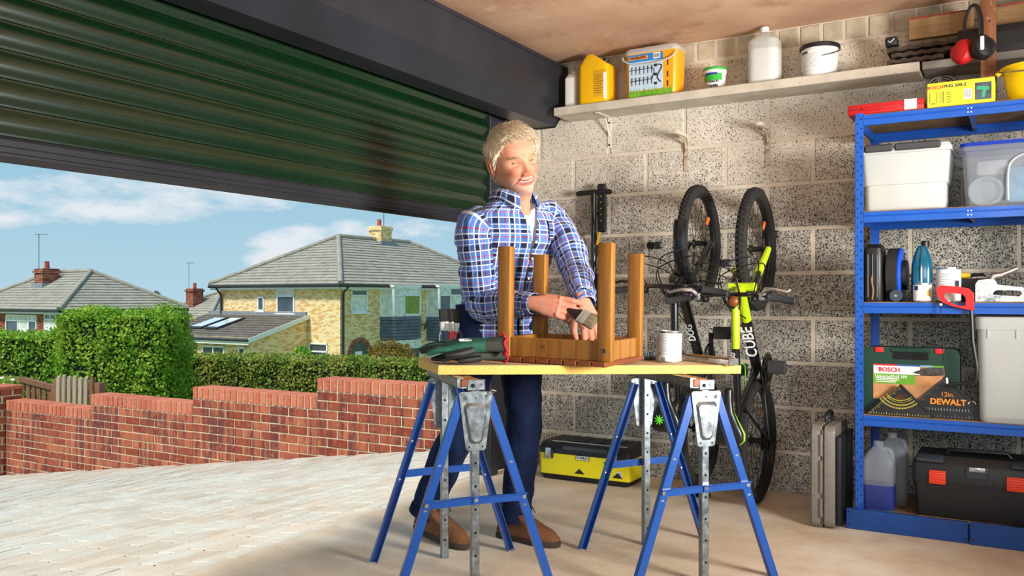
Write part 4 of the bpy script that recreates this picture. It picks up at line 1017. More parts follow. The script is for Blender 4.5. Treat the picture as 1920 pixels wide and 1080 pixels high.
    m = MB(); m.tube([HT, SM], .016, 12); m.tube([SM, HBc], [.017, .015], 10); m.build('stem', 'bike_black', t)
    m = MB(); ex = Vector((math.cos(bar_tilt), 0, math.sin(bar_tilt)))
    hp = [HBc + ex * x + Vector((0, y, z)) for x, y, z in ((-.285, -.035, -.03), (-.17, -.03, -.012), (-.11, -.022, -.003), (-.06, 0, 0), (.06, 0, 0), (.11, -.022, -.003), (.17, -.03, -.012), (.285, -.035, -.03))]
    m.tube(spline(hp, 4), .0105, 10); hb = m.build('handlebar', 'bike_black', t)
    for s, i0, i1 in ((-1, 0, 1), (1, 7, 6)):
        m = MB(); a, b = hp[i0], hp[i1]; m.tube([a, a.lerp(b, .06), a.lerp(b, .1), a.lerp(b, .92), a.lerp(b, 1.0)], [.012, .0175, .0155, .0155, .019], 12); m.build('grip', 'grip', hb)
        c = b.lerp(hp[3 if s < 0 else 4], .25)
        m = MB(); m.rbox(c, (.035, .03, .035), .008, 2); m.tube([c + Vector((0, -.005, .01)), c + Vector((s * .02, -.03, .03)), c + Vector((s * .06, -.055, .03)), c + Vector((s * .115, -.05, .02)), c + Vector((s * .125, -.045, .028))], [.009, .01, .007, .006, .005], 8); m.build('brake_lever', 'alloy' if acc else 'bike_black', hb)
        m = MB(); m.rbox(c + Vector((-s * .035, .0, -.012)), (.03, .04, .03), .01, 2); m.build('gear_shifter', 'bike_black', hb)
    for k, (x0, z0) in enumerate(((-.12, .02), (.12, .02), (-.1, .0), (.1, .0))):
        m = MB(); a = HBc + Vector((x0, -.01, z0)); b_ = P(.62 - .03 * k, .55, .02 * (1 if x0 > 0 else -1))
        m.tube(spline([a, a + Vector((x0 * .3, -.06, .09 + .02 * k)), HBc + Vector((-x0 * .2, -.07, .06 + .02 * k)), HBc + Vector((-x0 * .3, .02, -.03)), b_], 8), .0028, 6); m.build('cable', 'bike_black', t)
    m = MB(); bc = HBc + (Vector((.018, -.03, -.03)) if acc else Vector((.10, -.02, -.035))); m.sphere(bc, (.024, .016, .024), 14, 8); m.build('bell', 'bell_brown' if acc else 'bell_multi', hb)
    # cranks (drive side = +x)
    m = MB(); m.torus(BB + Vector((.045, 0, 0)), .062, .006, (0, 1, 0), (0, 0, 1), 36, 6)
    for i in range(36):
        a = 2 * PI * i / 36; m.box(BB + Vector((.045, .07 * math.cos(a), .07 * math.sin(a))), (.003, .006, .006), rotm(a, 0, 0))
    for k in range(5):
        a = k * 2 * PI / 5; m.bar(BB + Vector((.045, 0, 0)), BB + Vector((.045, .06 * math.cos(a), .06 * math.sin(a))), .004, .014, (1, 0, 0))
    m.build('chainring', 'chain' if acc else 'alloy', t)
    m = MB(); m.torus(BB + Vector((.052, 0, 0)), .074, .007, (0, 1, 0), (0, 0, 1), 36, 6, flat=.6); m.build('chain_guard', 'bike_black', t)
    for s in (-1, 1):
        e = BB + Vector((s * .07, -s * .04, s * .13)) if not acc else BB + Vector((s * .07, -s * .135, s * .02))
        m = MB(); m.bar(BB + Vector((s * .06, 0, 0)), e, .012, .022, (1, 0, 0), .003); ck = m.build('crank', 'bike_black', t)
        m = MB(); m.rbox(e + Vector((s * .055, 0, 0)), (.085, .03, .06), .006, 1); m.build('pedal', 'grip', ck)
    # chain and rear mech
    m = MB()
    for o in (.062, -.062): m.tube([BB + Vector((.045, o * .9, .0)), RA + Vector((.045, o * .5, 0))], .004, 5)
    m.build('chain', 'chain', t)
    m = MB(); m.lathe([(.045, -.012), (.045, -.008), (.032, 0), (.024, .012)], 24, RA + Vector((.04, 0, 0)), rotm(0, PI / 2, 0)); m.build('cassette', 'chain', t)
    m = MB(); m.tube([RA + Vector((.065, 0, -.01)), RA + Vector((.07, -.03, -.05)), RA + Vector((.065, -.0, -.09)), RA + Vector((.06, .03, -.1))], [.012, .012, .009, .006], 8); m.build('derailleur', 'bike_black', t)
    # lettering along the down tube: reads down the tube
    d = (BB - HB).normalized(); nrm = Vector((-.45, -1, .0)); 
    def tube_text(s, frac, size, side, a=HB, b=BB, r=.026):
        dd = (b - a).normalized(); n = Vector(side); n -= dd * n.dot(dd); n.normalize(); x = -dd; y = n.cross(x)
        M = Matrix((x, y, n)).transposed(); c = a.lerp(b, frac) + n * r
        o = text('lettering', s, size, 'bike_white', t, c, M.to_euler(), .0015, .0006); return o
    tube_text(word, .60, .074 if acc else .045, (.1, -1, -.5)); 
    if acc: tube_text('240', .5, .034, (-.5, -1, -.2), HT, ST, .019); 
    m = MB(); m.tube(spline([P(.66, .62, -.02), P(.55, .60, -.026), P(.40, .56, -.02), P(.36, .42, -.02), P(.2, .34, -.05)], 6), .003, 6); m.build('cable_run', 'lime_spot' if acc else 'bike_black', t)
    if not acc:
        m = MB(); V = []
        for i in range(15):
            a = PI * (.90 + .42 * i / 14); c = FA + Vector((0, (rad + .016) * math.cos(a), (rad + .016) * math.sin(a))); rd = Vector((0, math.cos(a), math.sin(a)))
            V.append([c + Vector((x, 0, 0)) + rd * o for x, o in ((-.032, -.01), (-.02, .006), (0, .01), (.02, .006), (.032, -.01), (.02, .002), (0, .006), (-.02, .002))])
        m.loft(V); m.build('mudguard', 'bike_black', t)
    return t
bike('black and lime green child bicycle stood on its back wheel, right-hand one', 1.352, True, 'bike_lime', 'bike_lime', 'lime', .0, rad=.292)
bike('all black child bicycle stood on its back wheel, nearer the stool', 1.07, False, 'bike_black', 'bike_black', 'splash', -.02, lift=.045, word='DOG', rad=.285, vin=.004)
fo = thing('floor_prop', 'small black plastic foot under the black bicycle wheel', 'floor stand', G(1.07, .285, 0), RZ)
m = MB(); m.lathe([(.05, 0), (.055, .006), (.036, .03), (.03, .046)], 16); m.build('foot', 'bike_black', fo)
m = MB(); m.torus((0, 0, .046), .028, .006, (1, 0, 0), (0, 1, 0), 16, 6); m.build('collar', 'rubber', fo)
# ------------------------------------------------------------------ wall clips, track pump
def clip(px, py, label):
    u, z = onv(px, py, .03)
    t = thing('wall_clip', label, 'wall clip', G(u, 0, z - .02), RZ)
    m = MB(); m.b2((-.035, -.006, -.018), (.035, -.0005, .018), .002); m.build('back_plate', 'galvanised', t)
    for s in (-1, 1):
        m = MB(); m.tube([(s * .02, -.006, 0), (s * .034, -.02, 0), (s * .03, -.038, 0), (s * .014, -.046, 0)], .011, 10, flat=1.8); m.build('jaw', 'rubber', t)
        m = MB(); m.tube([(s * .026, -.006, 0), (s * .042, -.02, 0), (s * .037, -.042, 0)], .003, 6, flat=4.0); m.build('spring', 'alloy', t)
    return t
clip(1227, 453, 'chrome and black tool clip on the wall left of the black bicycle wheel'); clip(1444, 432, 'chrome and black tool clip on the wall behind the lime bicycle wheel'); clip(1354, 486, 'chrome and black tool clip on the wall between the bicycle wheels')
u0, zt = onv(1112, 362, .08); ub, zb = onv(1112, 584, .06)
pu = thing('track_pump', 'black bicycle track pump hanging upright on the block wall', 'bike pump', G(u0, .07, zb), RZ)
hP = zt - zb; mat('pump_yellow', 'e0b01c', .4, var=.05)
m = MB(); m.tube([(-.105, 0, hP), (-.09, 0, hP + .004), (-.03, 0, hP + .006), (.03, 0, hP + .006), (.09, 0, hP + .004), (.105, 0, hP)], [.012, .015, .014, .014, .015, .012], 12); m.build('handle', 'rubber', pu)
m = MB(); m.cyl((0, 0, .2), (0, 0, hP), .016, .016, 16); m.build('barrel', 'bike_black', pu)
m = MB(); m.lathe([(.022, 0), (.026, .02), (.036, .17), (.038, .2), (.02, .21)], 18); m.build('base_cone', 'rubber', pu)
m = MB(); m.b2((.022, -.01, hP - .22), (.075, .012, hP + .05), .008); ftp = m.build('foot_plate', 'rubber', pu)
m = MB()
for k in range(5): m.cyl((.048, -.0115, hP - .02 - .034 * k), (.048, -.0095, hP - .02 - .034 * k), .0035, .0035, 8)
m.build('plate_rivets', 'pump_yellow', ftp)
m = MB(); m.tube(spline([(.0, -.02, .22), (.03, -.03, .3), (.035, -.03, hP - .3), (.01, -.03, hP - .12), (-.008, -.02, hP - .02)], 8), .005, 8); m.build('hose', 'rubber', pu)
m = MB(); m.tube([(.035, -.032, hP - .29), (.052, -.034, hP - .22)], [.009, .007], 8); m.build('valve_head', 'pump_yellow', pu)
m = MB(); m.b2((-.02, .018, hP - .12), (.02, .066, hP - .1)); m.build('hook', 'galvanised', pu)
# ------------------------------------------------------------------ yellow tool box on the floor
mat('tool_yellow', 'e8d90e', .4, var=.04); mat('tool_black', '17181a', .5, var=.12, vscale=20, bump=.15, bscale=150); mat('clear_lid', '39424a', .15, var=.1)
tb = thing('tool_box', 'yellow and black tool box with metal latches on the floor by the wall', 'toolbox', G(.445, .19, 0), RZ)
W_, D_ = .53, .265
m = MB(); m.loft([[Vector((x, y, z)) for x, y in rrect(W_ * k, D_ * k, .02, 3)] for z, k in ((0, .93), (.012, .95), (.02, .98), (.045, .99))]); base = m.build('base', 'tool_black', tb)
m = MB(); m.loft([[Vector((x, y, z)) for x, y in rrect(W_, D_, .022, 4)] for z in (.03, .142)]); m.build('body', 'tool_yellow', tb)
for x in (-.02, .20):
    m = MB(); m.prism([(x - .03, .045), (x + .03, .045), (x, .072)], -D_ / 2 - .0015, -D_ / 2 + .01, 'y'); m.build('corner_chevron', 'tool_black', tb)
m = MB(); m.loft([[Vector((x, y + dy, z)) for x, y in rrect(W_ * k, D_ * k2, .022, 4)] for z, k, k2, dy in ((.142, 1.01, 1.02, 0), (.168, 1.01, 1.02, 0), (.192, 1.0, .92, .008), (.2, .97, .82, .012))]); ld = m.build('lid', 'tool_black', tb)
m = MB(); m.b2((-.12, -D_ / 2 - .004, .164), (.14, -D_ / 2 + .02, .186), .004); m.build('organiser_cover', 'clear_lid', ld)
m = MB(); m.b2((-.2, -D_ * .36, .199), (.24, -D_ * .33, .204)); m.build('lid_trim', 'alloy', ld)
for x in (-.08, .02, .12):
    m = MB(); m.b2((x - .045, -.06, .199), (x + .045, .08, .205), .003); m.build('lid_tray', 'tool_black', ld)
for x in (-.2, .185):
    m = MB(); m.rbox((x, -D_ / 2 - .006, .14), (.05, .012, .05), .003, 1); lt = m.build('latch_mount', 'tool_black', tb); m = MB(); m.rbox((x, -D_ / 2 - .014, .142), (.034, .008, .058), .003, 2); m.build('latch', 'alloy', lt)
m = MB(); m.rbox((.0, -D_ / 2 - .003, .131), (.078, .006, .026), .002, 1); bg = m.build('badge', 'tool_black', tb); m = MB(); m.b2((-.036, -D_ / 2 - .0068, .121), (.036, -D_ / 2 - .0058, .141)); m.build('badge_face', 'paper', bg)
text('badge_text', 'STANLEY', .0165, 'ink', bg, (0, -D_ / 2 - .0072, .131), bold=.0006)
m = MB(); m.b2((.19, -D_ / 2 - .001, .05), (.225, -D_ / 2 + .001, .076)); pst = m.build('price_sticker', 'paper', tb); m = MB()
for k in range(7): m.b2((.193 + k * .004, -D_ / 2 - .0014, .057), (.195 + k * .004, -D_ / 2 - .0008, .073))
tag(m.build('barcode', 'ink', pst), kind='stuff')
# ================================================================== blue shelving unit
mat('rack_blue', '0a50ad', .4, var=.08, vscale=12, coat=.2); m_simple('hardboard', '6f573d', '8c7150', 12, 5, .8, .1, 90, kind='obj'); mat('hole_dark', '06142e', .8, var=0)
U0, U1, V0, V1 = 1.83, 2.72, .045, .515
rk = thing('shelving_unit', 'blue metal shelving unit with five shelves against the block wall', 'shelving', G(U0, 0, 0), RZ)
RWd = U1 - U0
def post(x, y, sx, sy):
    m = MB(); m.b2((min(x, x + sx * .034), min(y, y + sy * .002), 0), (max(x, x + sx * .034), max(y, y + sy * .002), 1.765)); m.b2((min(x, x + sx * .002), min(y, y + sy * .034), 0), (max(x, x + sx * .002), max(y, y + sy * .034), 1.765))
    p = m.build('upright', 'rack_blue', rk)
    m = MB(); fy = -1 if sy > 0 else 1
    for k in range(43):
        z = .04 + k * .04
        for dx, dz in ((.01, 0), (.025, .02)):
            c = Vector((x + sx * dx, y + (0 if sy > 0 else .0) , z + dz)); m.box(c + Vector((0, fy * .0006, 0)), (.005, .0012, .008 if dx > .02 else .006))
    tag(m.build('slots', 'hole_dark', p, smooth=0), kind='stuff')
    return p
post(0, -V1, 1, 1); post(RWd, -V1, -1, 1); post(0, -V0, 1, -1); post(RWd, -V0, -1, -1)
ZS = [.068, .480, .958, 1.343, 1.755]
for z in ZS:
    for y, s in ((-V1 - .002, 1), (-V0 + .002, -1)):
        m = MB(); m.prism([(y, z), (y, z - .014), (y + s * .004, z - .017), (y, z - .020), (y, z - .044), (y + s * .012, z - .044), (y + s * .012, z - .041), (y + s * .003, z - .041), (y + s * .003, z - .004), (y + s * .022, z - .004), (y + s * .022, z)], .034, RWd - .034, 'x'); m.build('beam', 'rack_blue', rk, smooth=20)
    for x, s in ((.003, 1), (RWd - .003, -1)):
        m = MB(); m.b2((min(x, x + s * .012), -V1 + .03, z - .044), (max(x, x + s * .012), -V0 - .03, z - .004)); m.build('side_beam', 'rack_blue', rk)
    m = MB(); m.b2((.01, -V1 + .004, z - .003), (RWd - .01, -V0 - .004, z + .004)); m.build('shelf_board', 'hardboard', rk)
    m = MB(); m.b2((.425, -V1 + .004, z - .03), (.44, -V0 - .004, z - .004)); m.build('centre_brace', 'rack_blue', rk)
    m = MB()
    for dx in (-.006, .006):
        for dz in (-.014, -.03): m.cyl((.433 + dx, -V1 - .0036, z + dz), (.433 + dx, -V1 - .0015, z + dz), .0028, .0028, 8)
    m.build('rivets', 'bike_white' if z > 1 else 'rack_blue', rk)
mat('rack_navy', '0a3f86', .42, var=.1, vscale=10)
for label, x0, x1, h, y in (('dark blue spare shelf beam on edge along the floor, left piece', -.03, .43, .085, -.545), ('dark blue spare shelf beam on edge along the floor, right piece', .435, .95, .088, -.552)):
    o = thing('spare_beam', label, 'metal beam', G(U0, 0, 0), RZ, 'spare beams in front of the shelving'); m = MB(); m.b2((x0, y - .012, 0), (x1, y, h), .003); m.b2((x0, y, h - .004), (x1, y + .01, h)); bm_ = m.build('beam', 'rack_navy', o)
    m = MB()
    for x in (x0 + .012, x1 - .012):
        for z in (.02, h - .012): m.cyl((x, y - .0135, z), (x, y - .0118, z), .0035, .0035, 8)
    m.build('bolt_holes', 'hole_dark', bm_)
# ---- helper: place by pixels on the shelf: returns local (x along u) for given px at plane v
def at(px, py, v): return onv(px, py, v)
def ston(name, label, cat, px0, px1, v, z, rz=0.0, group=None):
    ua, _ = onv(px0, 500, v); ub, _ = onv(px1, 500, v)
    return thing(name, label, cat, G((ua + ub) / 2, v, z), RZ + rz, group), abs(ub - ua)
def hz(py, px, v):
    return onv(px, py, v)[1]
def m_milky(name, col, tr=.35, rough=.35):
    t = NT(name); t.set(col, rough, 0, .5); tl = t.n('ShaderNodeBsdfTranslucent'); tl.inputs[0].default_value = lin(col); tp = t.n('ShaderNodeBsdfTransparent'); tp.inputs[0].default_value = lin(col)
    a = t.n('ShaderNodeMixShader'); a.inputs[0].default_value = .4; t.l(t.b.outputs[0], a.inputs[1]); t.l(tl.outputs[0], a.inputs[2])
    b = t.n('ShaderNodeMixShader'); b.inputs[0].default_value = tr; t.l(a.outputs[0], b.inputs[1]); t.l(tp.outputs[0], b.inputs[2]); t.l(b.outputs[0], t.out.inputs[0]); return t.m
m_milky('milky', 'eef0ee', .32); m_milky('clear_box', 'e9eef2', .8, .15); m_milky('jug_plastic', 'e4eaf2', .72); m_milky('lid_blue', '2a55e0', .25)
mat('plastic_black', '151618', .45, var=.08); mat('box_yellow', 'ead94a', .6, var=.1); mat('bag_cloth', 'c9c7c0', .8, var=.2, vscale=12); mat('bag_pink', 'dcc9c3', .8, var=.1)
def tub(t, w, d, h, wall_m, taper=.93, lip=.012, step=None, thick=.002):
    """open storage tub with thickness"""
    m = MB(); rr = []
    zs = [(0, taper), (.012, taper + .01)] + ([(h * step, taper + .02), (h * step + .002, taper + .05)] if step else []) + [(h - .02, .985), (h - .02, 1.03), (h - lip * .2, 1.03), (h, 1.02)]
    for z, k in zs: rr.append([Vector((x, y, z)) for x, y in rrect(w * k, d * k, .025, 4)])
    for z, k in reversed(zs): rr.append([Vector((x, y, max(z, thick))) for x, y in rrect(w * k - 2 * thick, d * k - 2 * thick, .023, 4)])
    m.loft(rr, (True, True)); return m.build('tub', wall_m, t)
VS = V1 - .02
# -- second shelf: white tub
z2 = ZS[3] + .004; h = hz(268, 1700, VS - .0) - z2
t, w = ston('storage_tub', 'white translucent storage tub with dark grey lid clips on the upper shelf', 'storage box', 1620, 1790, VS - .17, z2)
w *= .97; d = .32; hb = .262
tub(t, w, d, hb, 'milky', .88, step=.42)
m = MB(); m.loft([[Vector((x, y, z)) for x, y in rrect(w * k, d * k, .03, 4)] for z, k in ((hb, 1.0), (hb + .012, .99), (hb + .016, .93))]); ld = m.build('lid', 'milky', t)
for x0, x1 in ((-w * .44, -w * .12), (-.1 * w, w * .40)):
    m = MB(); m.b2((x0, -d / 2 - .014, hb - .012), (x1, -d / 2 + .02, hb + .02), .006); m.build('lid_clip', mat('clip_grey', '3a3b3e', .5, var=.05), ld)
m = MB(); m.rbox((-w * .33, -.09, .075), (.055, .05, .13), .004); m.build('yellow_packet', 'box_yellow', t)
m = MB(); m.rbox((.06, .0, .11), (w * .55, .2, .18), .02); m.build('white_contents', 'bag_cloth', t)
# -- clear box with blue lid
t, w = ston('storage_tub', 'clear storage box with blue lid and mixed contents on the upper shelf', 'storage box', 1806, 1960, VS - .17, z2, -.0)
d = .32; hb = .245; tub(t, w, d, hb, 'clear_box', .88)
m = MB(); m.loft([[Vector((x, y, z)) for x, y in rrect(w * k, d * k, .03, 4)] for z, k in ((hb, 1.04), (hb + .014, 1.03), (hb + .016, .95))]); m.build('lid', 'lid_blue', t)
m = MB(); m.lathe([(.001, 0), (.06, 0), (.065, .03), (.055, .03), (.05, .008), (.001, .008)], 24, (-.06, -.06, .06), rotm(PI / 2 - .3, 0, 0)); m.build('coiled_cable', 'milky', t)
m = MB(); m.rbox((-.04, .02, .17), (.12, .12, .07), .02); m.build('folded_cloth', 'bag_pink', t); m = MB(); m.rbox((.07, -.02, .09), (.12, .14, .15), .02); m.build('blue_packet', mat('pack_blue', '7fb6d6', .6, var=.5, vscale=9), t)
m = MB(); m.rbox((-.0, .04, .1), (.2, .1, .04), .01); m.build('grey_packet', mat('pack_grey', '8b8d90', .6, var=.3), t)
m = MB()
pp = spline([(.02, -d / 2 - .001, .02), (.02, -d / 2 - .003, .13), (.035, -d / 2 - .004, .175), (.08, -d / 2 - .004, .2), (.16, -d / 2 - .004, .205)], 6); m.tube(pp, .004, 6); m.build('moulded_rib', 'milky', t)
# -- third shelf
z3 = ZS[2] + .004
t, w = ston('hose_case', 'tall black plastic case standing at the left end of the third shelf', 'case', 1623, 1659, VS - .06, z3)
hh = .245; m = MB(); m.loft([[Vector((x, y, z)) for x, y in rrect(w * k, .16 * k, .02, 4)] for z, k in ((0, .95), (.01, 1), (hh * .8, 1.0), (hh * .93, .94), (hh, .7))]); bo = m.build('shell', 'plastic_black', t)
m = MB()
for x in (-.018, 0, .018): m.tube([(x, -.081, .02), (x, -.082, hh * .82)], .0035, 6)
m.build('ribs', 'tool_black', bo); m = MB(); m.tube(spline([(0, -.084, .01), (.004, -.087, .05), (-.002, -.087, .09), (0, -.085, .11)], 5), .0035, 6); m.build('cord', mat('cord_tan', '8f6a48', .8), bo)
t, w = ston('hose_reel', 'blue and black hose reel standing on edge on the third shelf', 'hose reel', 1668, 1706, VS - .1, z3)
R_ = .115
m = MB(); m.lathe([(R_ * .6, -.03), (R_, -.03), (R_, .012), (R_ * .6, .012)], 36, (-.012, 0, R_), rotm(0, PI / 2, 0)); m.build('drum', 'tyre', t)
for k in range(36):
    pass
m = MB(); m.lathe([(.02, 0), (R_ * 1.0, .0), (R_ * 1.02, .006), (R_ * .94, .014), (R_ * .6, .012), (.02, .012)], 36, (.0, 0, R_ * 1.01), rotm(0, PI / 2, 0)); m.build('blue_flange', mat('reel_blue', '154fc0', .4, var=.06), t)
m = MB(); m.lathe([(.01, .0), (R_ * .55, .0), (R_ * .55, .018), (.01, .022)], 24, (.014, 0, R_), rotm(0, PI / 2, 0)); m.build('hub_cap', 'plastic_black', t)
t, w = ston('tape_measure', 'small clear tape cassette in front of the hose reel', 'cassette', 1666, 1694, VS + .012, z3)
m = MB(); m.lathe([(.024, -.008), (.026, -.006), (.026, .006), (.024, .008)], 20, (0, 0, .026), rotm(PI / 2, 0, 0)); m.build('case', 'clear_lid', t); m = MB(); m.lathe([(.005, -.010), (.006, .010)], 10, (0, 0, .026), rotm(PI / 2, 0, 0)); m.build('hub', 'alloy', t)
mat('teal_gloss', '0d5a75', .18, var=.08, coat=.5)
t, w = ston('oil_bottle', 'glossy teal pointed plastic bottle behind the small tin', 'bottle', 1709, 1749, VS - .09, z3)
hh = .25; m = MB(); V = []
for z, k, k2 in ((0, .9, .9), (.006, .98, .98), (.11, 1.0, 1.0), (.16, .95, .95), (.2, .72, .7), (.225, .5, .5), (.238, .34, .36)): V.append([Vector((x * w * k, y * .075 * k2, z)) for x, y in rrect(1, 1, .3, 5)])
m.loft(V); m.build('bottle', 'teal_gloss', t); m = MB(); m.lathe([(.016, .236), (.016, .258), (.013, .262)], 16, (.012, 0, -.004)); m.build('cap', 'plastic_black', t)
m = MB(); m.tube([(0, -.036, .06), (0, -.04, .14), (0, -.03, .19), (0, -.016, .235)], [.005, .006, .005, .003], 8); m.build('front_ridge', 'teal_gloss', t)
def tin(label, px0, px1, v, z, h, lid=True, deco=0):
    t, w = ston('small_tin', label, 'tin', px0, px1, v, z); r = w / 2
    m = MB(); m.lathe([(r * .97, 0), (r, .002), (r, h - .003), (r * 1.02, h - .002), (r * 1.02, h), (r * .9, h), (r * .88, h - .004), (.001, h - .004)], 32); m.build('can', 'tin_metal', t)
    m = MB(); arc_strip(m, r + .0006, D(-165), D(-15), .006, h - .008, 24); m.build('label_wrap', 'paper', t)
    m = MB()
    if deco == 0:
        for k, (a0, a1, z0, z1) in enumerate(((-140, -112, h * .62, h * .85),)): arc_strip(m, r + .001, D(a0), D(a1), z0, z1, 6)
    else:
        for k in range(8): arc_strip(m, r + .001, D(-120), D(-75), h * .3 + k * h * .07, h * .32 + k * h * .07, 6)
    m.build('label_print', mat('ink_navy', '2a3a78', .6, var=0) if deco == 0 else 'ink_grey', t)
    m = MB(); arc_strip(m, r + .001, D(-60), D(-35), h * .3, h * .62, 6); m.build('label_patch', mat('ink_gold', 'c99a2a', .6, var=.2) if deco == 0 else 'ink', t)
    return t
tin('small silver tin with a printed label in front of the teal bottle', 1712, 1748, VS - .0, z3, .078)
tin('white paint tin behind the red saw handle on the third shelf', 1755, 1803, VS - .07, z3, .142, deco=1)
t, w = ston('screwdriver', 'yellow and black handled screwdriver lying between the white tin and staple gun', 'screwdriver', 1800, 1840, VS - .12, z3 + .11)
m = MB(); m.tube([(-.05, 0, 0), (-.045, 0, 0), (-.01, 0, 0), (.0, 0, 0)], [.008, .013, .012, .008], 12); hd = m.build('handle', 'pump_yellow', t); m = MB(); m.tube([(0, 0, 0), (.05, 0, .004)], .007, 10); m.build('collar', 'plastic_black', hd); 
m = MB(); m.tube([(.05, 0, .004), (.12, 0, .008)], .003, 8); m.build('shaft', 'alloy', t); 
b_ = thing('carton', 'dark carton under the screwdriver behind the staple gun', 'carton', G(*[onv(1826, 500, VS - .12)[0], VS - .13], z3), RZ); m = MB(); m.rbox((.02, 0, .0485), (.16, .1, .097), .004); m.build('box', 'plastic_black', b_); m = MB(); m.b2((-.055, -.052, .02), (.09, -.05, .07)); m.build('label_panel', 'tool_black', b_)
# staple gun
t, w = ston('staple_gun', 'shiny chrome staple gun lying on the third shelf', 'staple gun', 1829, 1925, VS - .01, z3)
m_galv('chrome', 'b0a49c', 'e6dfd9', .12)
s_ = w / 96
def sp(px, py): return ((px - 1877) * s_, (565 - py) * s_)
out = [sp(*q) for q in ((1829, 564), (1829, 527), (1834, 518), (1852, 515), (1866, 517), (1871, 527), (1895, 531), (1918, 533), (1925, 540), (1925, 564))]
inn = [sp(*q) for q in ((1862, 549), (1862, 548), (1864, 543), (1868, 540), (1872, 539.5), (1880, 539.5), (1900, 539.5), (1914, 541), (1917, 547), (1912, 553))]
m = MB(); m.frame(out, inn, -.014, .014); bd_ = m.build('body', 'chrome', t, smooth=30)
m = MB(); m.tube([(*sp(1858, 519)[:1], 0, sp(1858, 519)[1]), (sp(1864, 509)[0], 0, sp(1864, 509)[1]), (sp(1878, 507)[0], 0, sp(1878, 507)[1]), (sp(1908, 493)[0], 0, sp(1908, 493)[1])], [.008, .009, .007, .005], 8, flat=1.6); m.build('lever', 'chrome', bd_)
m = MB(); x_, z_ = sp(1838, 546); m.b2((x_ - .012, -.0152, z_ - .004), (x_ + .012, -.0142, z_ + .004)); m.build('label_plate', 'paper', bd_)
m = MB()
for q in ((1853, 527), (1838, 558)): x_, z_ = sp(*q); m.lathe([(.005, 0), (.004, .003)], 10, (x_, -.014, z_), rotm(PI / 2, 0, 0))
m.build('screws', 'zinc_bolt', bd_)
# hacksaw hanging over the shelf edge
mat('saw_red', 'd3161b', .35, var=.06); v_ = V1 + .028
u_, z_ = onv(1792, 560, v_); t = thing('hacksaw', 'hacksaw with red handle hanging over the edge of the third shelf', 'hacksaw', G(u_, v_, z_), RZ)
def hp(px, py): a, b = onv(px, py, v_); return (a - u_, b - z_)
out = [hp(*q) for q in ((1756, 539), (1765, 535), (1795, 537), (1817, 541), (1826, 550), (1827, 582), (1812, 580), (1785, 574), (1768, 567), (1757, 553))]
inn = [hp(*q) for q in ((1770, 552), (1774, 549), (1790, 550), (1806, 552), (1811, 558), (1811, 572), (1806, 574), (1790, 571), (1778, 565), (1771, 558))]
m = MB(); m.frame(out, inn, -.011, .011); m.build('handle', 'saw_red', t, smooth=50)
m = MB(); pth = [hp(*q) for q in ((1821, 578), (1824, 640), (1832, 690), (1830, 712), (1818, 718), (1772, 722))]
m.tube([(a, 0, b) for a, b in pth], .0075, 8); m.build('saw_frame', 'plastic_black', t)
m = MB(); pth = [hp(*q) for q in ((1764, 566), (1766, 640), (1774, 722))]; m.tube([(a, 0, b) for a, b in pth], .0042, 6, flat=.4); m.build('saw_blade', 'dark_steel', t)
m = MB(); a, b = hp(1775, 714); m.tube([(a, 0, b + .012), (a + .002, 0, b - .012)], .005, 8); a, b = hp(1764, 571); m.sphere((a, 0, b), .006, 10, 6); m.build('blade_pin', 'bike_white', t)
# -- fourth shelf: drill case, two squares, bin
z4 = ZS[1] + .004
mat('case_green', '0e3b2c', .5, var=.12, vscale=30, bump=.1, bscale=200); mat('card_green', '6aa62c', .6, var=.12); mat('card_wood', 'c98f5c', .6, var=.25, vscale=14); mat('card_red', 'd2202a', .6, var=0); mat('card_blue', '3a6fc0', .6, var=.3); mat('ink_red', 'c8202a', .6, var=0); mat('ink_orange', 'e38a1e', .6, var=0); mat('ink_yellow', 'e0d24a', .6, var=0); mat('square_black', '121213', .5, var=.1)
vc = VS - .1
t, w = ston('drill_case', 'dark green power drill case with a printed sleeve on the fourth shelf', 'tool case', 1622, 1801, vc, z4)
hh = .285
m = MB(); out = rrect(w, hh, .03, 4, 0, hh / 2); 
m.prism(out, -.05, .05, 'y'); body = m.build('shell', 'case_green', t, smooth=30)
# handle opening on top: two lugs and a grip bar
for px in (1654, 1766):
    x = onv(px, 500, vc)[0] - onv(1711.5, 500, vc)[0]; m = MB(); m.rbox((x, -.05, hh - .012), (.034, .012, .022), .003); m.build('red_latch', 'card_red', body)
m = MB(); m.prism([(-w * .19, hh * .82), (w * .19, hh * .82), (w * .18, hh * .955), (-w * .18, hh * .955)], -.0515, -.0495, 'y'); m.build('handle_recess', 'hole_black', body)
m = MB(); m.tube([(-w * .2, -.045, hh - .012), (w * .2, -.045, hh - .012)], .011, 10); m.build('grip', 'case_green', body)
m = MB(); yc = -.0508
m.b2((-w * .39, yc - .0008, hh * .22), (w * .35, yc, hh * .74)); slv = m.build('sleeve', 'card_wood', t)
m = MB(); m.b2((-w * .385, yc - .0012, hh * .60), (w * .1, yc - .0006, hh * .72)); m.build('sleeve_white', 'paper', slv)
m = MB(); m.b2((-w * .385, yc - .0012, hh * .45), (w * .05, yc - .0006, hh * .60)); m.build('sleeve_green', 'card_green', slv)
for k, mm_ in enumerate(('card_red', 'card_red', 'card_blue', 'card_blue', 'pack_blue', 'card_green')):
    m = MB(); x = -w * .385 + k * w * .122; m.b2((x, yc - .0012, hh * .72), (x + w * .122, yc - .0006, hh * .745)); m.build('colour_bar', mm_, slv)
text('sleeve_brand', 'BOSCH', .026, 'ink_red', slv, (-w * .22, yc - .0016, hh * .66), bold=.0008)
text('sleeve_title', 'UniversalDrill 18V', .017, 'paper', slv, (-w * .2, yc - .0016, hh * .56), bold=.0002)
m = MB()
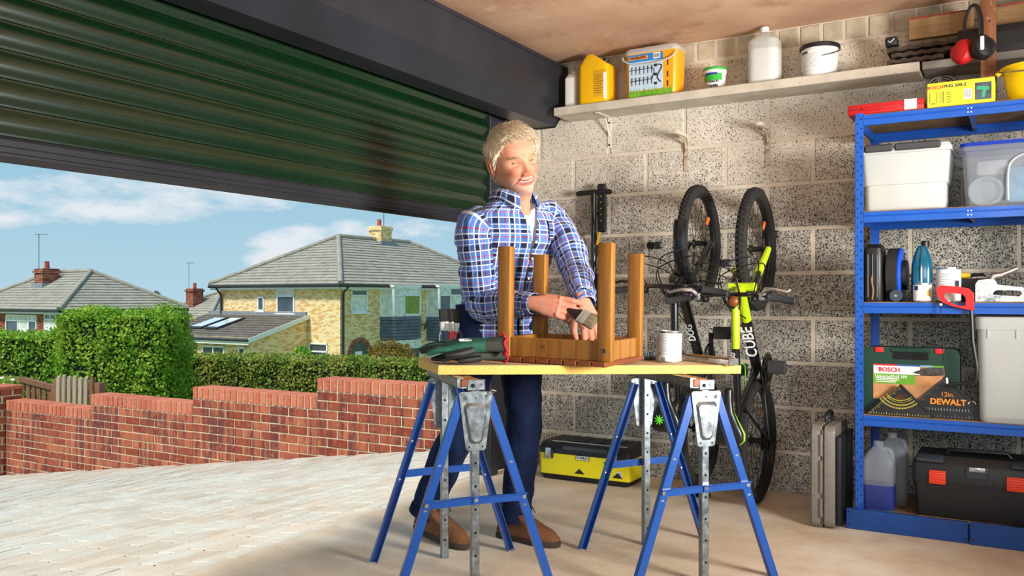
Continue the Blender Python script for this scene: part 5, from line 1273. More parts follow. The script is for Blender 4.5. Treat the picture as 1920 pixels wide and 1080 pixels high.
for k in range(3): m.b2((-w * .36, yc - .0016, hh * (.475 + .025 * k)), (-w * (.15 - .02 * k), yc - .001, hh * (.485 + .025 * k)))
m.build('sleeve_lines', 'paper', slv)
m = MB(); m.lathe([(.003, 0), (.008, .004), (.012, .02), (.014, .04), (.016, .06), (.02, .1), (.02, .15)], 16, (-w * .06, yc - .0004, hh * .62), rotm(0, PI / 2 - .1, 0), sy=.06); m.build('drill_picture', 'dark_steel', slv)
def tri_square(label, px_l, px_r, py_t, py_b, v, kind):
    uc, zb = onv((px_l + px_r) / 2, py_b, v); t = thing('speed_square', label, 'set square', G(uc, v, z4 + .001), RZ, None)
    ua, ub = onv(px_l, py_b, v)[0] - uc, onv(px_r, py_b, v)[0] - uc; hh = (ub - ua) / 2 * (1.0 if kind == 'y' else 1.02); xm = (ua + ub) / 2
    # leaning back slightly against the case
    R = rotm(-.16, 0, 0)
    s2 = lambda pl, d: [R @ Vector((x, d, z)) for x, z in pl]
    o3 = [(ua, 0), (ub, 0), (xm, hh)]; th = .0015; m = MB()
    cut = (.27, .62) if kind == 'y' else (.22, .70)
    if kind == 'y': i3 = [(xm - hh * .28, hh * .42), (xm + hh * .28, hh * .42), (xm, hh * .72)]
    else: i3 = [(xm - hh * .0, hh * .45), (xm + hh * .1, hh * .45), (xm + .05 * hh, hh * .5)]
    m.loft([s2(o3, -th), s2(i3, -th), s2(i3, th), s2(o3, th)], loop=True); b = m.build('plate', 'square_black', t, smooth=0)
    m = MB(); m.bar(R @ Vector((ub, 0, .003)), R @ Vector((xm, 0, hh)), .016, .007, R @ Vector((1, 0, 1))); m.build('fence', 'square_black', t)
    ink = 'ink_yellow' if kind == 'y' else 'ink_grey'
    m = MB(); n = 26
    for i in range(1, n):
        a = i / n; p = Vector((ua + (xm - ua) * a, 0, hh * a)); q = p + Vector((1, 0, -1)) * (.012 if i % 4 == 0 else .006)
        m.bar(R @ (p + Vector((.003, -th - .0004, -.001))), R @ (q + Vector((0, -th - .0004, 0))), .0008, .0014, (0, 1, 0))
        x = ua + (ub - ua) * a
        if .06 < a < .94: m.bar(R @ Vector((x, -th - .0004, .003)), R @ Vector((x, -th - .0004, .013 if i % 4 == 0 else .008)), .0014, .0008, (0, 1, 0))
    if kind == 'y':
        for rr, n_ in ((.48, 30), (.62, 34), (.72, 38)):
            for i in range(n_):
                a = PI * (1.22 + .56 * i / n_); p = Vector((xm + hh * rr * math.cos(a), 0, hh * .98 + hh * rr * math.sin(a)))
                if p.z < .01: continue
                q = p + Vector((math.cos(a), 0, math.sin(a))) * (.006 if rr > .5 else .004); m.bar(R @ (p + Vector((0, -th - .0004, 0))), R @ (q + Vector((0, -th - .0004, 0))), .0018, .0008, (0, 1, 0))
        for i in range(24):
            a = PI * (1.25 + .5 * i / 24); a2 = PI * (1.25 + .5 * (i + 1) / 24); P_ = lambda z: R @ Vector((xm + hh * .55 * math.cos(z), -th - .0004, hh * .98 + hh * .55 * math.sin(z))); m.bar(P_(a), P_(a2), .0012, .0008, (0, 1, 0))
    else:
        for i in range(18):
            x = ua + (ub - ua) * (.2 + .6 * i / 18); m.bar(R @ Vector((x, -th - .0004, hh * .17)), R @ Vector((x - .002, -th - .0004, hh * .23)), .0022, .0008, (0, 1, 0))
    tag(m.build('scale_marks', ink, b, smooth=0), kind='stuff')
    if kind != 'y':
        rx = PI / 2 - .16
        c = R @ Vector((xm + .01, -th - .0006, hh * .56)); text('size_text', '12in.', .027, 'ink_orange', b, c, (rx, 0, 0))
        c = R @ Vector((xm + .012, -th - .0006, hh * .38)); text('brand_text', 'DEWALT', .033, 'ink_orange', b, c, (rx, 0, 0), bold=.0012)
        m = MB()
        for i in range(10):
            a = PI * i / 9; a2 = PI * (i + 1) / 9
            if i < 9: P_ = lambda z: R @ Vector((xm + .1 + .013 * math.cos(z), -th - .0006, hh * .36 + .013 * math.sin(z))); m.bar(P_(a), P_(a2), .004, .0008, (0, 1, 0))
        m.build('logo_mark', 'paper', b)
    return t
tri_square('small black set square with yellow degree marks leaning on the drill case', 1624, 1752, 715, 776, VS + .005, 'y')
tri_square('large black set square with orange lettering leaning on the drill case', 1688, 1858, 682, 782, VS - .022, 'd')
t, w = ston('storage_bin', 'tall milky white plastic bin at the right end of the fourth shelf', 'storage bin', 1834, 1990, V1 - .12, z4 - .0)
t.location.z = z4; hb = .42; d = .26
m = MB(); m.loft([[Vector((x, y, z)) for x, y in rrect(w * k, d * k, .03, 4)] for z, k in ((0, .9), (.012, .93), (hb - .05, .985))] + [[Vector((x, y, z)) for x, y in rrect(w * k, d * k, .03, 4)] for z, k in ((hb - .05, 1.03), (hb - .004, 1.04), (hb, 1.0), (hb, .96), (.02, .9))]); m.build('bin', 'milky', t)
for x in (-w * .36, -w * .02):
    m = MB(); m.b2((x - .002, -d / 2 - .004, hb - .085), (x + .002, -d / 2 + .004, hb - .05)); m.build('rib', 'milky', t)
m = MB(); m.rbox((0, 0, .15), (w * .7, d * .7, .26), .04); m.build('contents', 'bag_cloth', t); m = MB(); m.rbox((-.05, -.085, .25), (.03, .02, .06), .008); m.build('orange_packet', mat('pack_orange', 'd8a060', .7), t)
m = MB(); m.b2((-w * .5, -d * .45, hb + .0), (w * .5, d * .45, hb + .006), .002); m.build('dark_tray', 'plastic_black', t)
# -- bottom shelf
z5 = ZS[0] + .004
m_milky('fluid_blue', '4a5ab0', .25, .25)
def jug(label, px0, px1, v, h, fill, rz=0.0, dz=0.0):
    t, w = ston('plastic_jug', label, 'jug', px0, px1, v, z5, rz); d = .11
    m = MB(); V = []
    for z, k, k2, ox in ((0, .9, .9, 0), (.008, .98, .98, 0), (h * .68, 1, 1, 0), (h * .8, .95, .9, 0), (h * .93, .62, .5, -.0), (h * .97, .4, .36, 0), (h, .36, .32, 0)): V.append([Vector((x * w * k + ox, y * d * k2, z)) for x, y in rrect(1, 1, .22, 4)])
    m.loft(V); m.build('bottle', 'jug_plastic', t)
    m = MB(); m.lathe([(.02, h), (.02, h + .02), (.017, h + .024)], 16, (.0, 0, 0)); m.build('cap', 'jug_plastic' if fill else 'milky', t)
    m = MB(); m.tube(spline([(w * .12, 0, h * .97), (w * .34, 0, h * .95), (w * .42, 0, h * .82), (w * .36, 0, h * .72)], 5), .011, 8); m.build('handle', 'jug_plastic', t)
    if fill:
        m = MB(); m.loft([[Vector((x * (w * k + .001), y * (d * k + .001), z)) for x, y in rrect(1, 1, .22, 4)] for z, k in ((.003, .9), (.01, .98), (h * fill, .998))]); m.build('fluid', 'fluid_blue', t)
    return t
jug('clear jug half full of blue fluid at the front of the bottom shelf', 1617, 1678, VS - .04, .27, .42); jug('empty cloudy jug behind the blue fluid jug on the bottom shelf', 1645, 1702, VS - .2, .29, 0)
t, w = ston('large_tool_box', 'large black tool box with orange latches on the bottom shelf', 'toolbox', 1716, 1962, VS - .13, z5 + .006)
hb = .25; d = .25
m = MB(); m.loft([[Vector((x, y, z)) for x, y in rrect(w * k, d * k, .02, 4)] for z, k in ((0, .93), (.01, .95), (hb * .62, .98))]); m.build('body', 'tool_black', t)
m = MB(); m.loft([[Vector((x, y, z)) for x, y in rrect(w * k, d * k2, .02, 4)] for z, k, k2 in ((hb * .58, 1.0, 1.02), (hb * .85, 1.0, 1.02), (hb * .9, .98, .96), (hb, .93, .8))]); ld = m.build('lid', 'tool_black', t)
for x in (-w * .30, w * .28):
    m = MB(); m.rbox((x, -d / 2 - .008, hb * .66), (.062, .014, .055), .003); lt = m.build('orange_latch', mat('latch_orange', 'e8481a', .45, var=.05), t)
    m = MB()
    for k in range(5): m.b2((x - .03, -d / 2 - .0162, hb * .66 - .02 + k * .01), (x + .03, -d / 2 - .0146, hb * .66 - .017 + k * .01))
    m.build('latch_ribs', 'saw_red', lt)
for x in (-w * .36, w * .36):
    m = MB(); m.rbox((x, -d * .44, hb * .95), (w * .22, .05, .018), .008, 2, rotm(.35, 0, 0)); m.build('corner_tray', 'clear_lid', ld)
m = MB(); m.rbox((0, -d / 2 - .004, hb * .78), (w * .17, .014, .05), .006); m.build('lid_clasp', 'clear_lid', ld); m = MB(); m.rbox((0, -d / 2 - .012, hb * .84), (w * .12, .008, .018), .002); m.build('clasp_plate', 'alloy', ld)
m = MB(); m.tube([(-w * .25, -.03, hb * .98), (-w * .22, -.03, hb + .016), (w * .22, -.03, hb + .016), (w * .25, -.03, hb * .98)], .009, 8); m.build('carry_handle', 'plastic_black', ld)
t, w = ston('cardboard_sheet', 'folded flat cardboard sheet sticking out under the black tool box', 'cardboard', 1720, 1895, V1 - .02, z5)
m = MB(); m.b2((-w / 2, -.035, .0), (w / 2, .08, .0025)); sh_ = m.build('sheet', mat('cardboard', 'b98f5e', .8, var=.12), t); m = MB(); m.rbox((0, -.034, .004), (w * .98, .008, .007), .002, 1); m.build('folded_edge', 'cardboard', sh_)
# -- grey case standing on the floor beside the rack
t = thing('metal_case', 'grey hard case standing on end beside the shelving unit', 'case', G(1.715, .46, 0), RZ)
mat('case_grey', '7d776d', .42, .2, var=.1, vscale=60); w, d, hh = .088, .32, .44
for o, ww, k in ((-.026, .048, 1.0), (.026, .048, .985)):
    m = MB(); m.loft([[Vector((o + x, y, z)) for y, z in rrect(d * q, hh * q * k, .03, 5, 0, hh / 2)] for x, q in ((-ww / 2, .96), (-ww / 2 + .008, 1.0), (ww / 2 - .004, 1.0), (ww / 2, .985))]); m.build('half_shell', 'case_grey', t)
m = MB(); m.tube([(.001, -d / 2 - .001, .02), (.001, -d / 2 - .001, hh - .02)], .004, 6); m.build('seam', 'dark_steel', t)
for z0, z1 in ((.05, .13), (.15, .29), (.31, .40)):
    m = MB(); m.tube([(-.004, -d / 2 - .003, z0), (-.004, -d / 2 - .003, z1)], .006, 8); m.build('hinge', 'case_grey', t)
m = MB(); m.tube(spline([(0, -.06, hh - .004), (0, -.055, hh + .03), (0, .0, hh + .042), (0, .055, hh + .03), (0, .06, hh - .004)], 5), .008, 8); m.build('handle', 'plastic_black', t)
m = MB(); m.rbox((.062, .01, hh * .46), (.022, d * .94, hh * .86), .006); m.build('back_panel', 'plastic_black', t)
# -- on top of the rack
z1 = ZS[4] + .004
mat('case_red', 'b3141b', .45, var=.12, vscale=20, bump=.1)
t, w = ston('drill_bit_case', 'flat red plastic tool case on top of the shelving unit', 'tool case', 1595, 1736, VS - .06, z1 + .0005)
m = MB(); m.rbox((0, 0, .022), (w, .16, .044), .006); b = m.build('shell', 'case_red', t)
m = MB(); m.rbox((-w * .05, -.082, .022), (w * .5, .008, .012), .003); m.build('handle', 'case_red', b); m = MB(); m.b2((w * .25, -.0812, .002), (w * .41, .06, .0446)); m.build('tape_band', 'bag_cloth', b); m = MB(); m.b2((-w / 2, -.0806, .021), (w / 2, -.0796, .023)); m.build('seam', 'hole_black', b)
mat('carton_yellow', 'e6dd2e', .55, var=.04)
t, w = ston('tool_carton', 'bright yellow printed heat gun carton on top of the shelving unit', 'carton', 1741, 1866, VS - .04, z1 + .0005)
hh = .098; d = .12
m = MB(); m.rbox((0, 0, hh / 2), (w, d, hh), .002, 1); b = m.build('box', 'carton_yellow', t)
yc = -d / 2 - .0004
text('carton_brand', 'BOSCH', .018, 'ink_red', b, (-w * .375, yc, hh * .8), bold=.0005); text('carton_model', 'PHG 500-2', .018, 'ink', b, (-w * .08, yc, hh * .81), bold=.0005)
m = MB()
for k in range(3): m.b2((-w * .46 + k * w * .1, yc - .0004, hh * .15), (-w * .453 + k * w * .1, yc, hh * .62))
for k in range(6):
    m.b2((-w * .44, yc - .0004, hh * .12), (-w * .38, yc, hh * .15))
    for q in (-.32, -.21): m.b2((w * q, yc - .0004, hh * (.14 + .08 * k)), (w * (q + .07), yc, hh * (.16 + .08 * k)))
tag(m.build('carton_print', 'ink', b), kind='stuff')
m = MB(); m.b2((w * .05, yc - .0004, hh * .2), (w * .17, yc, hh * .62)); st_ = m.build('barcode_panel', 'paper', b); m = MB()
for k in range(9): m.b2((w * .06 + k * w * .0115, yc - .0008, hh * .28), (w * .065 + k * w * .0115, yc - .0004, hh * .58))
tag(m.build('barcode', 'ink', st_), kind='stuff')
m = MB(); m.b2((w * .215, yc - .0004, hh * .12), (w * .455, yc, hh * .82)); pc = m.build('picture_panel', mat('pic_dark', '3f4a52', .5, var=.5, vscale=20), b)
m = MB(); m.bar((w * .24, yc - .0007, hh * .62), (w * .42, yc - .0007, hh * .55), .0006, hh * .14, (0, 0, 1)); m.bar((w * .36, yc - .0009, hh * .56), (w * .33, yc - .0009, hh * .2), .0006, w * .05, (1, 0, 0)); m.build('heat_gun_picture', mat('pic_green', '2f9a72', .5, var=.1), pc)
u_, _ = onv(1868, 150, VS - .05); t = thing('yellow_bucket', 'bright yellow plastic bucket on top of the shelving unit', 'bucket', G(u_ + .135, VS - .13, z1 + .0005), RZ)
mat('bucket_yellow', 'eec90d', .4, var=.04)
m = MB(); m.lathe([(.085, 0), (.09, .004), (.115, .14), (.125, .142), (.127, .150), (.112, .150), (.086, .008), (.001, .006)], 36); m.build('bucket', 'bucket_yellow', t)
m = MB(); m.tube([(-.115, -.02, .14), (-.135, -.03, .128), (-.128, -.03, .12)], [.008, .008, .004], 8); m.build('spout', 'bucket_yellow', t)
m = MB(); m.tube([(.126 * math.cos(a), .126 * math.sin(a) * .6 - .04, .135 - .02 * math.sin(-a)) for a in [PI + PI * i / 12 for i in range(13)]], .003, 6); m.build('bail', 'galvanised', t)
# ================================================================== wall shelf with containers, brackets, ear defenders, smoke alarm
ws = thing('wall_shelf', 'long painted wooden shelf board high on the block wall', 'shelf', G(0, 0, 0), RZ)
m = MB(); m.b2((.205, -.2, 1.990), (2.05, -.001, 2.034), .003); m.build('shelf_board', 'old_board', ws)
m = MB(); m.b2((2.06, -.2, 1.995), (3.2, -.001, 2.030), .003); m.build('shelf_board', mat('board_grey', '8c8880', .8, var=.15), ws)
def bracket(t, u, z, la=.17, lv=.17, w=.022, mt='paint_white', arm=True):
    m = MB(); m.b2((u - w / 2, -.005, z - lv), (u + w / 2, -.0005, z), .001)
    if arm: m.b2((u - w / 2, -la, z - .005), (u + w / 2, -.001, z), .001)
    m.tube([(u, -.006, z - lv * .62), (u, -la * .35, z - .012)], .005, 8); b = m.build('bracket', mt, t)
    m = MB()
    for dz in (.03, lv - .015): m.lathe([(.006, 0), (.005, .003)], 10, (u, -.005, z - dz), rotm(PI / 2, 0, 0))
    m.build('screws', 'dark_steel', b)
    return b
bracket(ws, .455, 1.989)
m_simple('rusty_paint', 'a8937a', 'd0c3ae', 20, 5, .7, .2, 80, spots=[('6a3f2a', 30, .5, .62, .8)], kind='obj')
for px, py, lab in ((1287, 262, 'empty rusty white wall bracket left of centre on the block wall'), (1440, 248, 'empty rusty white wall bracket nearer the shelving unit')):
    u, z = onv(px, py, .0); t = thing('wall_bracket', lab, 'bracket', G(u, 0, z - .17), RZ)
    m = MB(); m.b2((-.012, -.006, 0), (.012, -.0005, .17), .001); bb = m.build('upright', 'rusty_paint', t)
    m = MB(); m.tube(spline([(0, -.006, .10), (0, -.02, .145), (0, -.055, .165), (0, -.09, .172)], 5), .006, 8); m.build('curved_brace', 'rusty_paint', t)
    m = MB(); m.rbox((0, -.10, .185), (.028, .15, .02), .003); m.build('wooden_arm', 'old_board', t)
ZW = 2.0345
def sit(name, label, cat, px0, px1, v=.11, rz=0.0): return ston(name, label, cat, px0, px1, v, ZW, rz)
mat('bottle_white', 'e4e2dc', .4, var=.05); mat('can_yellow', 'eab410', .35, var=.05)
# white bottle
t, w = sit('white_bottle', 'plain white plastic bottle tucked beside the shutter box', 'bottle', 1064, 1086, .1)
m = MB(); hh = .20; m.loft([[Vector((x * w * k, y * .09 * k2, z)) for x, y in rrect(1, 1, .2, 4)] for z, k, k2 in ((0, .95, .95), (.006, 1, 1), (hh * .84, 1, 1), (hh * .96, .7, .6), (hh, .35, .35))]); m.build('bottle', 'bottle_white', t); m = MB(); m.lathe([(.013, hh - .002), (.013, hh + .012)], 14); m.build('cap', 'bottle_white', t)
# yellow jerry can
t, w = sit('jerry_can', 'bright yellow plastic jerry can on the wall shelf', 'jerry can', 1094, 1150, .105)
hh = .272; m = MB(); m.loft([[Vector((x * w * k + ox, y * .15 * k2, z)) for x, y in rrect(1, 1, .16, 4)] for z, k, k2, ox in ((0, .93, .95, 0), (.008, 1, 1, 0), (hh * .72, 1, 1, 0), (hh * .78, .97, 1, -.002), (hh * .95, .42, .9, -.018), (hh, .2, .85, -.02))]); b = m.build('can', 'can_yellow', t)
m = MB(); m.lathe([(.017, 0), (.018, .018), (.015, .02)], 16, (w * .30, -.03, hh * .84), rotm(0, .5, 0)); m.build('cap', 'plastic_black', t)
m = MB(); m.b2((w * .04, -.0765, hh * .12), (w * .44, -.0755, hh * .66)); lb = m.build('label_panel', mat('label_gold', 'd9a21a', .5, var=.1), b); m = MB()
for k in range(9): m.b2((w * .08, -.0772, hh * (.2 + .045 * k)), (w * (.3 + .1 * ((k * 7) % 3) / 3), -.0764, hh * (.212 + .045 * k)))
tag(m.build('label_text', mat('ink_brown', '7a5a12', .6, var=0), lb), kind='stuff'); m = MB(); m.b2((w * .36, -.0772, hh * .08), (w * .47, -.0762, hh * .6)); m.build('label_strip', 'paper', b)
# printed tub
t, w = sit('printed_tub', 'printed plastic tub of garden watering parts with a grass band on the wall shelf', 'tub', 1180, 1279, .105)
hh = .262; d = .15
m = MB(); m.loft([[Vector((x, y, z)) for x, y in rrect(w * k, d * k, .035, 5)] for z, k in ((0, .93), (.004, .95), (hh * .9, 1.0))]); b = m.build('tub', mat('tub_orange', 'e8a318', .45, var=.06), t)
m = MB(); m.loft([[Vector((x, y, z)) for x, y in rrect(w * k, d * k, .038, 5)] for z, k in ((hh * .89, 1.03), (hh * .93, 1.045), (hh * .96, 1.03), (hh, .97))]); m.build('lid', 'milky', t)
m = MB(); pts = [(w * .51 * math.cos(a), -d * .56 - .012 * math.sin(a), hh * .84 - .055 * math.sin(a) * 1.0) for a in [PI * i / 14 for i in range(15)]]; m.tube(pts, .0042, 8); m.build('bail_handle', 'milky', t)
yc = lambda z: -d / 2 * (.95 + .05 * z / hh) - .0012
def panel(nm, mt, x0, x1, z0, z1, off=.0, par=None):
    m = MB(); m.add([(x0, yc(z0) - off, z0), (x1, yc(z0) - off, z0), (x1, yc(z1) - off, z1), (x0, yc(z1) - off, z1), (x0, yc(z0) + .002, z0), (x1, yc(z0) + .002, z0), (x1, yc(z1) + .002, z1), (x0, yc(z1) + .002, z1)], [(0, 1, 2, 3), (7, 6, 5, 4), (0, 4, 5, 1), (1, 5, 6, 2), (2, 6, 7, 3), (3, 7, 4, 0)]); return m.build(nm, mt, par or b)
pale = panel('print_pale', mat('print_sky', 'bcd3e6', .5, var=.06), -w * .40, w * .24, hh * .14, hh * .72); blue = panel('print_blue', mat('print_blue', '1b83cf', .5, var=.06), -w * .42, w * .24, hh * .72, hh * .87)
panel('print_orange', 'tub_orange', w * .24, w * .42, hh * .14, hh * .87)
def m_grassband():
    t_ = NT('print_grass'); p = t_.coords('obj', (220, 60, 30)); t_.set(t_.mix(t_.ramp(t_.noise(p, 1, 4), .3, .7), '3f8a1c', '8fc93a'), .5)
m_grassband()
gr = MB(); n = 44
for i in range(n):
    x0 = -w * .41 + w * .82 * i / n; x1 = x0 + w * .82 / n * 1.3; zt = hh * (.15 + .07 * rnd.random()); z0 = .004
    gr.add([(x0, yc(z0) - .0008, z0), (x1, yc(z0) - .0008, z0), (x0 + (x1 - x0) * rnd.random(), yc(zt) - .0008, zt)], [(0, 1, 2)])
tag(gr.build('grass_print', 'print_grass', b, smooth=0), kind='stuff'); panel('grass_base', 'print_grass', -w * .41, w * .41, .004, hh * .12, .0002)
m = MB(); m.rbox((-w * .22, yc(hh * .8) - .001, hh * .8), (w * .36, .002, hh * .07), .0008, 1); lg = m.build('logo_plate', mat('logo_orange', 'f08a1c', .5, var=0), b); text('logo_text', 'HOZELOCK', .016, 'ink', lg, (-w * .22, yc(hh * .8) - .0026, hh * .8), bold=.0006)
m = MB(); m.b2((w * .06, yc(hh * .8) - .001, hh * .745), (w * .19, yc(hh * .8), hh * .86)); bp = m.build('barcode_panel', 'paper', b); m = MB()
for k in range(7): m.b2((w * .07 + k * w * .016, yc(hh * .8) - .0018, hh * .765), (w * .077 + k * w * .016, yc(hh * .8) - .001, hh * .84))
tag(m.build('barcode', 'ink', bp), kind='stuff')
m = MB(); yq = yc(hh * .5) - .0016
for r0 in (.60, .38):
    for k in range(6):
        x = -w * .34 + k * w * .075; m.tube([(x, yq, hh * r0), (x, yq, hh * (r0 - .13))], [.0022, .0012], 5); m.tube([(x - .003, yq, hh * r0), (x + .003, yq, hh * (r0 + .02))], .0022, 5)
    m.tube([(-w * .38, yq, hh * (r0 - .04)), (w * .05, yq, hh * (r0 - .03))], .0018, 5)
m.tube(spline([(w * .05, yq, hh * .57), (w * .08, yq, hh * .5), (w * .04, yq, hh * .36)], 5), .0018, 5)
m.tube(spline([(w * .15, yq, hh * .62), (w * .22, yq, hh * .58), (w * .14, yq, hh * .38), (w * .2, yq, hh * .27)], 6), .003, 6)
for k in range(3): m.rbox((w * .105, yq, hh * (.25 + .18 * k)), (.016, .003, .014), .001, 1)
for z in (.64, .4, .22): m.rbox((w * .33, yq, hh * z), (.006, .003, .03), .001, 1)
tag(m.build('parts_picture', 'ink', b), kind='stuff')
# filler tub
t, w = sit('filler_tub', 'small white filler tub with green lid on the wall shelf', 'tub', 1320, 1362, .1)
hh = .118; r = w / 2; m = MB(); m.lathe([(r * .8, 0), (r * .83, .003), (r * .93, hh * .76), (r * 1.0, hh * .77), (r * 1.0, hh * .9)], 32); b = m.build('tub', 'bottle_white', t)
m = MB(); m.lathe([(r * 1.01, hh * .88), (r * 1.02, hh * .97), (r * .95, hh), (.001, hh)], 32); m.build('lid', mat('lid_green', '2fae3a', .4, var=.05), t)
m = MB(); arc_strip(m, r * .9 + .0015, D(-150), D(-35), hh * .42, hh * .72, 16); m.build('green_swoosh', 'lid_green', b); m = MB(); arc_strip(m, r * .91 + .0018, D(-140), D(-60), hh * .66, hh * .75, 14); m.build('blue_band', mat('ink_blue', '243a8c', .5, var=0), b)
text('tub_text', 'INTERIOR', .016, 'ink', b, (0.0, -r * .88 - .002, hh * .36), (PI / 2, 0, .12), bold=.0004); text('tub_text', 'Polyfilla', .02, 'ink', b, (0.002, -r * .86 - .002, hh * .18), (PI / 2, 0, .12), bold=.0004)
# big white jug
t, w = sit('white_jug', 'large translucent white plastic bottle nearly full on the wall shelf', 'jug', 1405, 1463, .105)
hh = .285; r = w / 2; m = MB(); m.loft([[Vector((x * w * k, y * .13 * k, z)) for x, y in rrect(1, 1, .3, 5)] for z, k in ((0, .93), (.008, 1.0), (hh * .66, 1.0), (hh * .76, .96), (hh * .86, .6), (hh * .9, .36), (hh * .92, .3))]); m.build('bottle', 'milky', t)
m = MB(); m.loft([[Vector((x * (w * k - .004), y * (.13 * k - .004), z)) for x, y in rrect(1, 1, .3, 5)] for z, k in ((.003, .93), (.01, 1.0), (hh * .6, 1.0))]); m.build('white_fluid', 'bottle_white', t)
m = MB(); m.lathe([(.022, hh * .915), (.022, hh), (.018, hh + .004)], 20); m.build('cap', 'bottle_white', t)
# white bucket with black lid
t, w = sit('lidded_bucket', 'white bucket with black lid and printed label on the wall shelf', 'bucket', 1502, 1573, .11)
hh = .155; r = w / 2; m = MB(); m.lathe([(r * .86, 0), (r * .89, .004), (r * .98, hh * .9)], 36); b = m.build('bucket', 'bottle_white', t)
m = MB(); m.lathe([(r * 1.0, hh * .86), (r * 1.07, hh * .88), (r * 1.07, hh * .97), (r * 1.0, hh), (.001, hh)], 36); m.build('lid', 'plastic_black', t)
m = MB(); arc_strip(m, r * .935 + .004, D(-155), D(-60), hh * .2, hh * .78, 20); lb = m.build('label_sheet', 'paper', b); m = MB()
for k in range(10): arc_strip(m, r * .935 + .0046, D(-150), D(-70 - 9 * (k % 3)), hh * (.26 + .045 * k), hh * (.27 + .045 * k), 12)
tag(m.build('label_text', 'ink_grey', lb), kind='stuff'); m = MB(); arc_strip(m, r * .935 + .005, D(-148), D(-118), hh * .70, hh * .76, 6); m.build('label_logo', 'ink', lb)
m = MB(); m.tube([((r + .006) * math.cos(a), (r + .006) * math.sin(a), hh * .8 - .05 * math.sin(-a) * .8) for a in [PI * 1.6 + PI * .45 * i / 10 for i in range(11)]], .0022, 6); m.build('bail', 'dark_steel', t)
# stack of dark tiles, planks
m_simple('dark_tile', '3a302a', '57473c', 14, 5, .9, .4, 60, kind='obj')
for k, (px0, px1, dz, lab) in enumerate(((1668, 1772, 0, 'lowest dark corrugated tile lying on the wall shelf'), (1676, 1790, .028, 'middle dark corrugated tile lying on the wall shelf'), (1668, 1800, .056, 'topmost dark corrugated tile lying under the plank'))):
    t, w = sit('roof_tile', lab, 'roof tile', px0, px1, .095); t.location.z += dz + .0008; t['group'] = 'dark tiles on the wall shelf'
    m = MB(); n = 10; pts = [(-w / 2 + w * i / n, .018 + (.006 if i % 2 else 0)) for i in range(n + 1)]; pl = pts + [(x, z - .0165) for x, z in reversed(pts)]
    m.prism(pl, -.1, .08, 'y'); m.build('tile', 'dark_tile', t, smooth=20)
mat('scrap_black', '1b1a1b', .5, var=.15); t, w = sit('tool_pouch', 'small black pouch with a white tick mark beside the tiles', 'pouch', 1661, 1684, .16); t.location.z += .088
m = MB(); m.rbox((0, 0, .021), (w, .07, .04), .008); b = m.build('pouch', 'scrap_black', t); m = MB(); m.tube([(-.012, -.0362, .022), (-.004, -.0362, .014), (.014, -.0362, .03)], .002, 5); m.build('tick_mark', 'paper', b)
m_wood('plank_rough', '8a6a48', 'b08f66', (3, 26, 26), 1.0, .75)
for lab, ua, ub, z0, v in (('rough wooden plank with red paint marks lying across the tiles', onv(1705, 50, .12)[0], onv(1826, 50, .12)[0], ZW + .118, .12), ('rough wooden plank behind the timber post at the right', onv(1862, 50, .12)[0], 2.9, ZW + .118, .115)):
    t = thing('wooden_plank', lab, 'plank', G((ua + ub) / 2, v, z0), RZ); m = MB(); L_ = ub - ua; m.rbox((0, 0, .0485), (L_, .035, .097), .003); b = m.build('plank', 'plank_rough', t)
    m = MB(); m.b2((-L_ / 2, -.0182, .09), (L_ * .4, .012, .0978)); m.build('red_paint', mat('paint_red', '9a3a30', .7, var=.5, vscale=25), b)
# support block for the right-hand plank
t = thing('box_stack', 'dark boxes stacked on the grey shelf behind the timber post', 'boxes', G(2.45, .1, 2.0305), RZ); m = MB(); m.rbox((0, 0, .06), (.5, .17, .12), .004); m.build('box', 'scrap_black', t); m = MB(); m.b2((-.2, -.0865, .03), (.1, -.085, .09)); m.build('label_panel', 'plastic_black', t)
# timber post hanging from the ceiling
m_wood('post_wood', '6b4228', '8f6040', (26, 26, 3), 1.0, .75, spots=('c0a890', 30))
vp = .30; ua = onv(1839, 60, vp)[0]; ub = onv(1868, 60, vp)[0]
po = thing('timber_post', 'rough brown timber post dropping from the ceiling at the right', 'post', G((ua + ub) / 2, vp, 1.79), RZ); m = MB(); m.rbox((0, 0, .2715), (ub - ua, .07, .543), .003); b = m.build('post', 'post_wood', po); m = MB()
for z in (.2, .34, .45): m.lathe([(.004, 0), (.003, .003)], 8, (.006, -.035, z), rotm(PI / 2, 0, 0))
m.build('nails', 'dark_steel', b)
# ear defenders hanging on the post
ue = onv(1822, 80, .37)[0]; ze = onv(1822, 120, .37)[1]
t = thing('ear_defenders', 'black and red ear defenders hanging beside the timber post', 'ear defenders', G(ue, .37, ze), RZ); t.scale = (1.25, 1.25, 1.25)
m = MB(); pts = spline([(-.022, .012, .09), (-.02, .01, .15), (-.004, .0, .19), (.014, -.004, .19), (.026, -.01, .15), (.028, -.012, .085)], 6); m.tube(pts, .011, 8, flat=.45); m.build('headband', 'plastic_black', t)
for x, y, s in ((-.022, .012, -1), (.028, -.014, 1)):
    m = MB(); m.lathe([(.030, -.012), (.034, -.006), (.034, .004), (.028, .016), (.012, .022), (.001, .023)], 24, (x + s * .004, y - .012, .045), rotm(PI / 2 - .2, 0, s * .5), sx=.95, sy=1.3); cup = m.build('ear_cup', 'plastic_black' if s > 0 else 'case_red', t)
    m = MB(); m.torus((x + s * .004, y - .0, .045), .030, .010, (1, 0, 0), (0, .15, 1), 20, 8); m.build('cushion', 'case_red' if s < 0 else 'rubber', cup)
    if s > 0: 
        m = MB(); m.b2((x - .002, y - .040, .03), (x + .010, y - .034, .075), .002); m.build('white_slider', 'bike_white', cup)
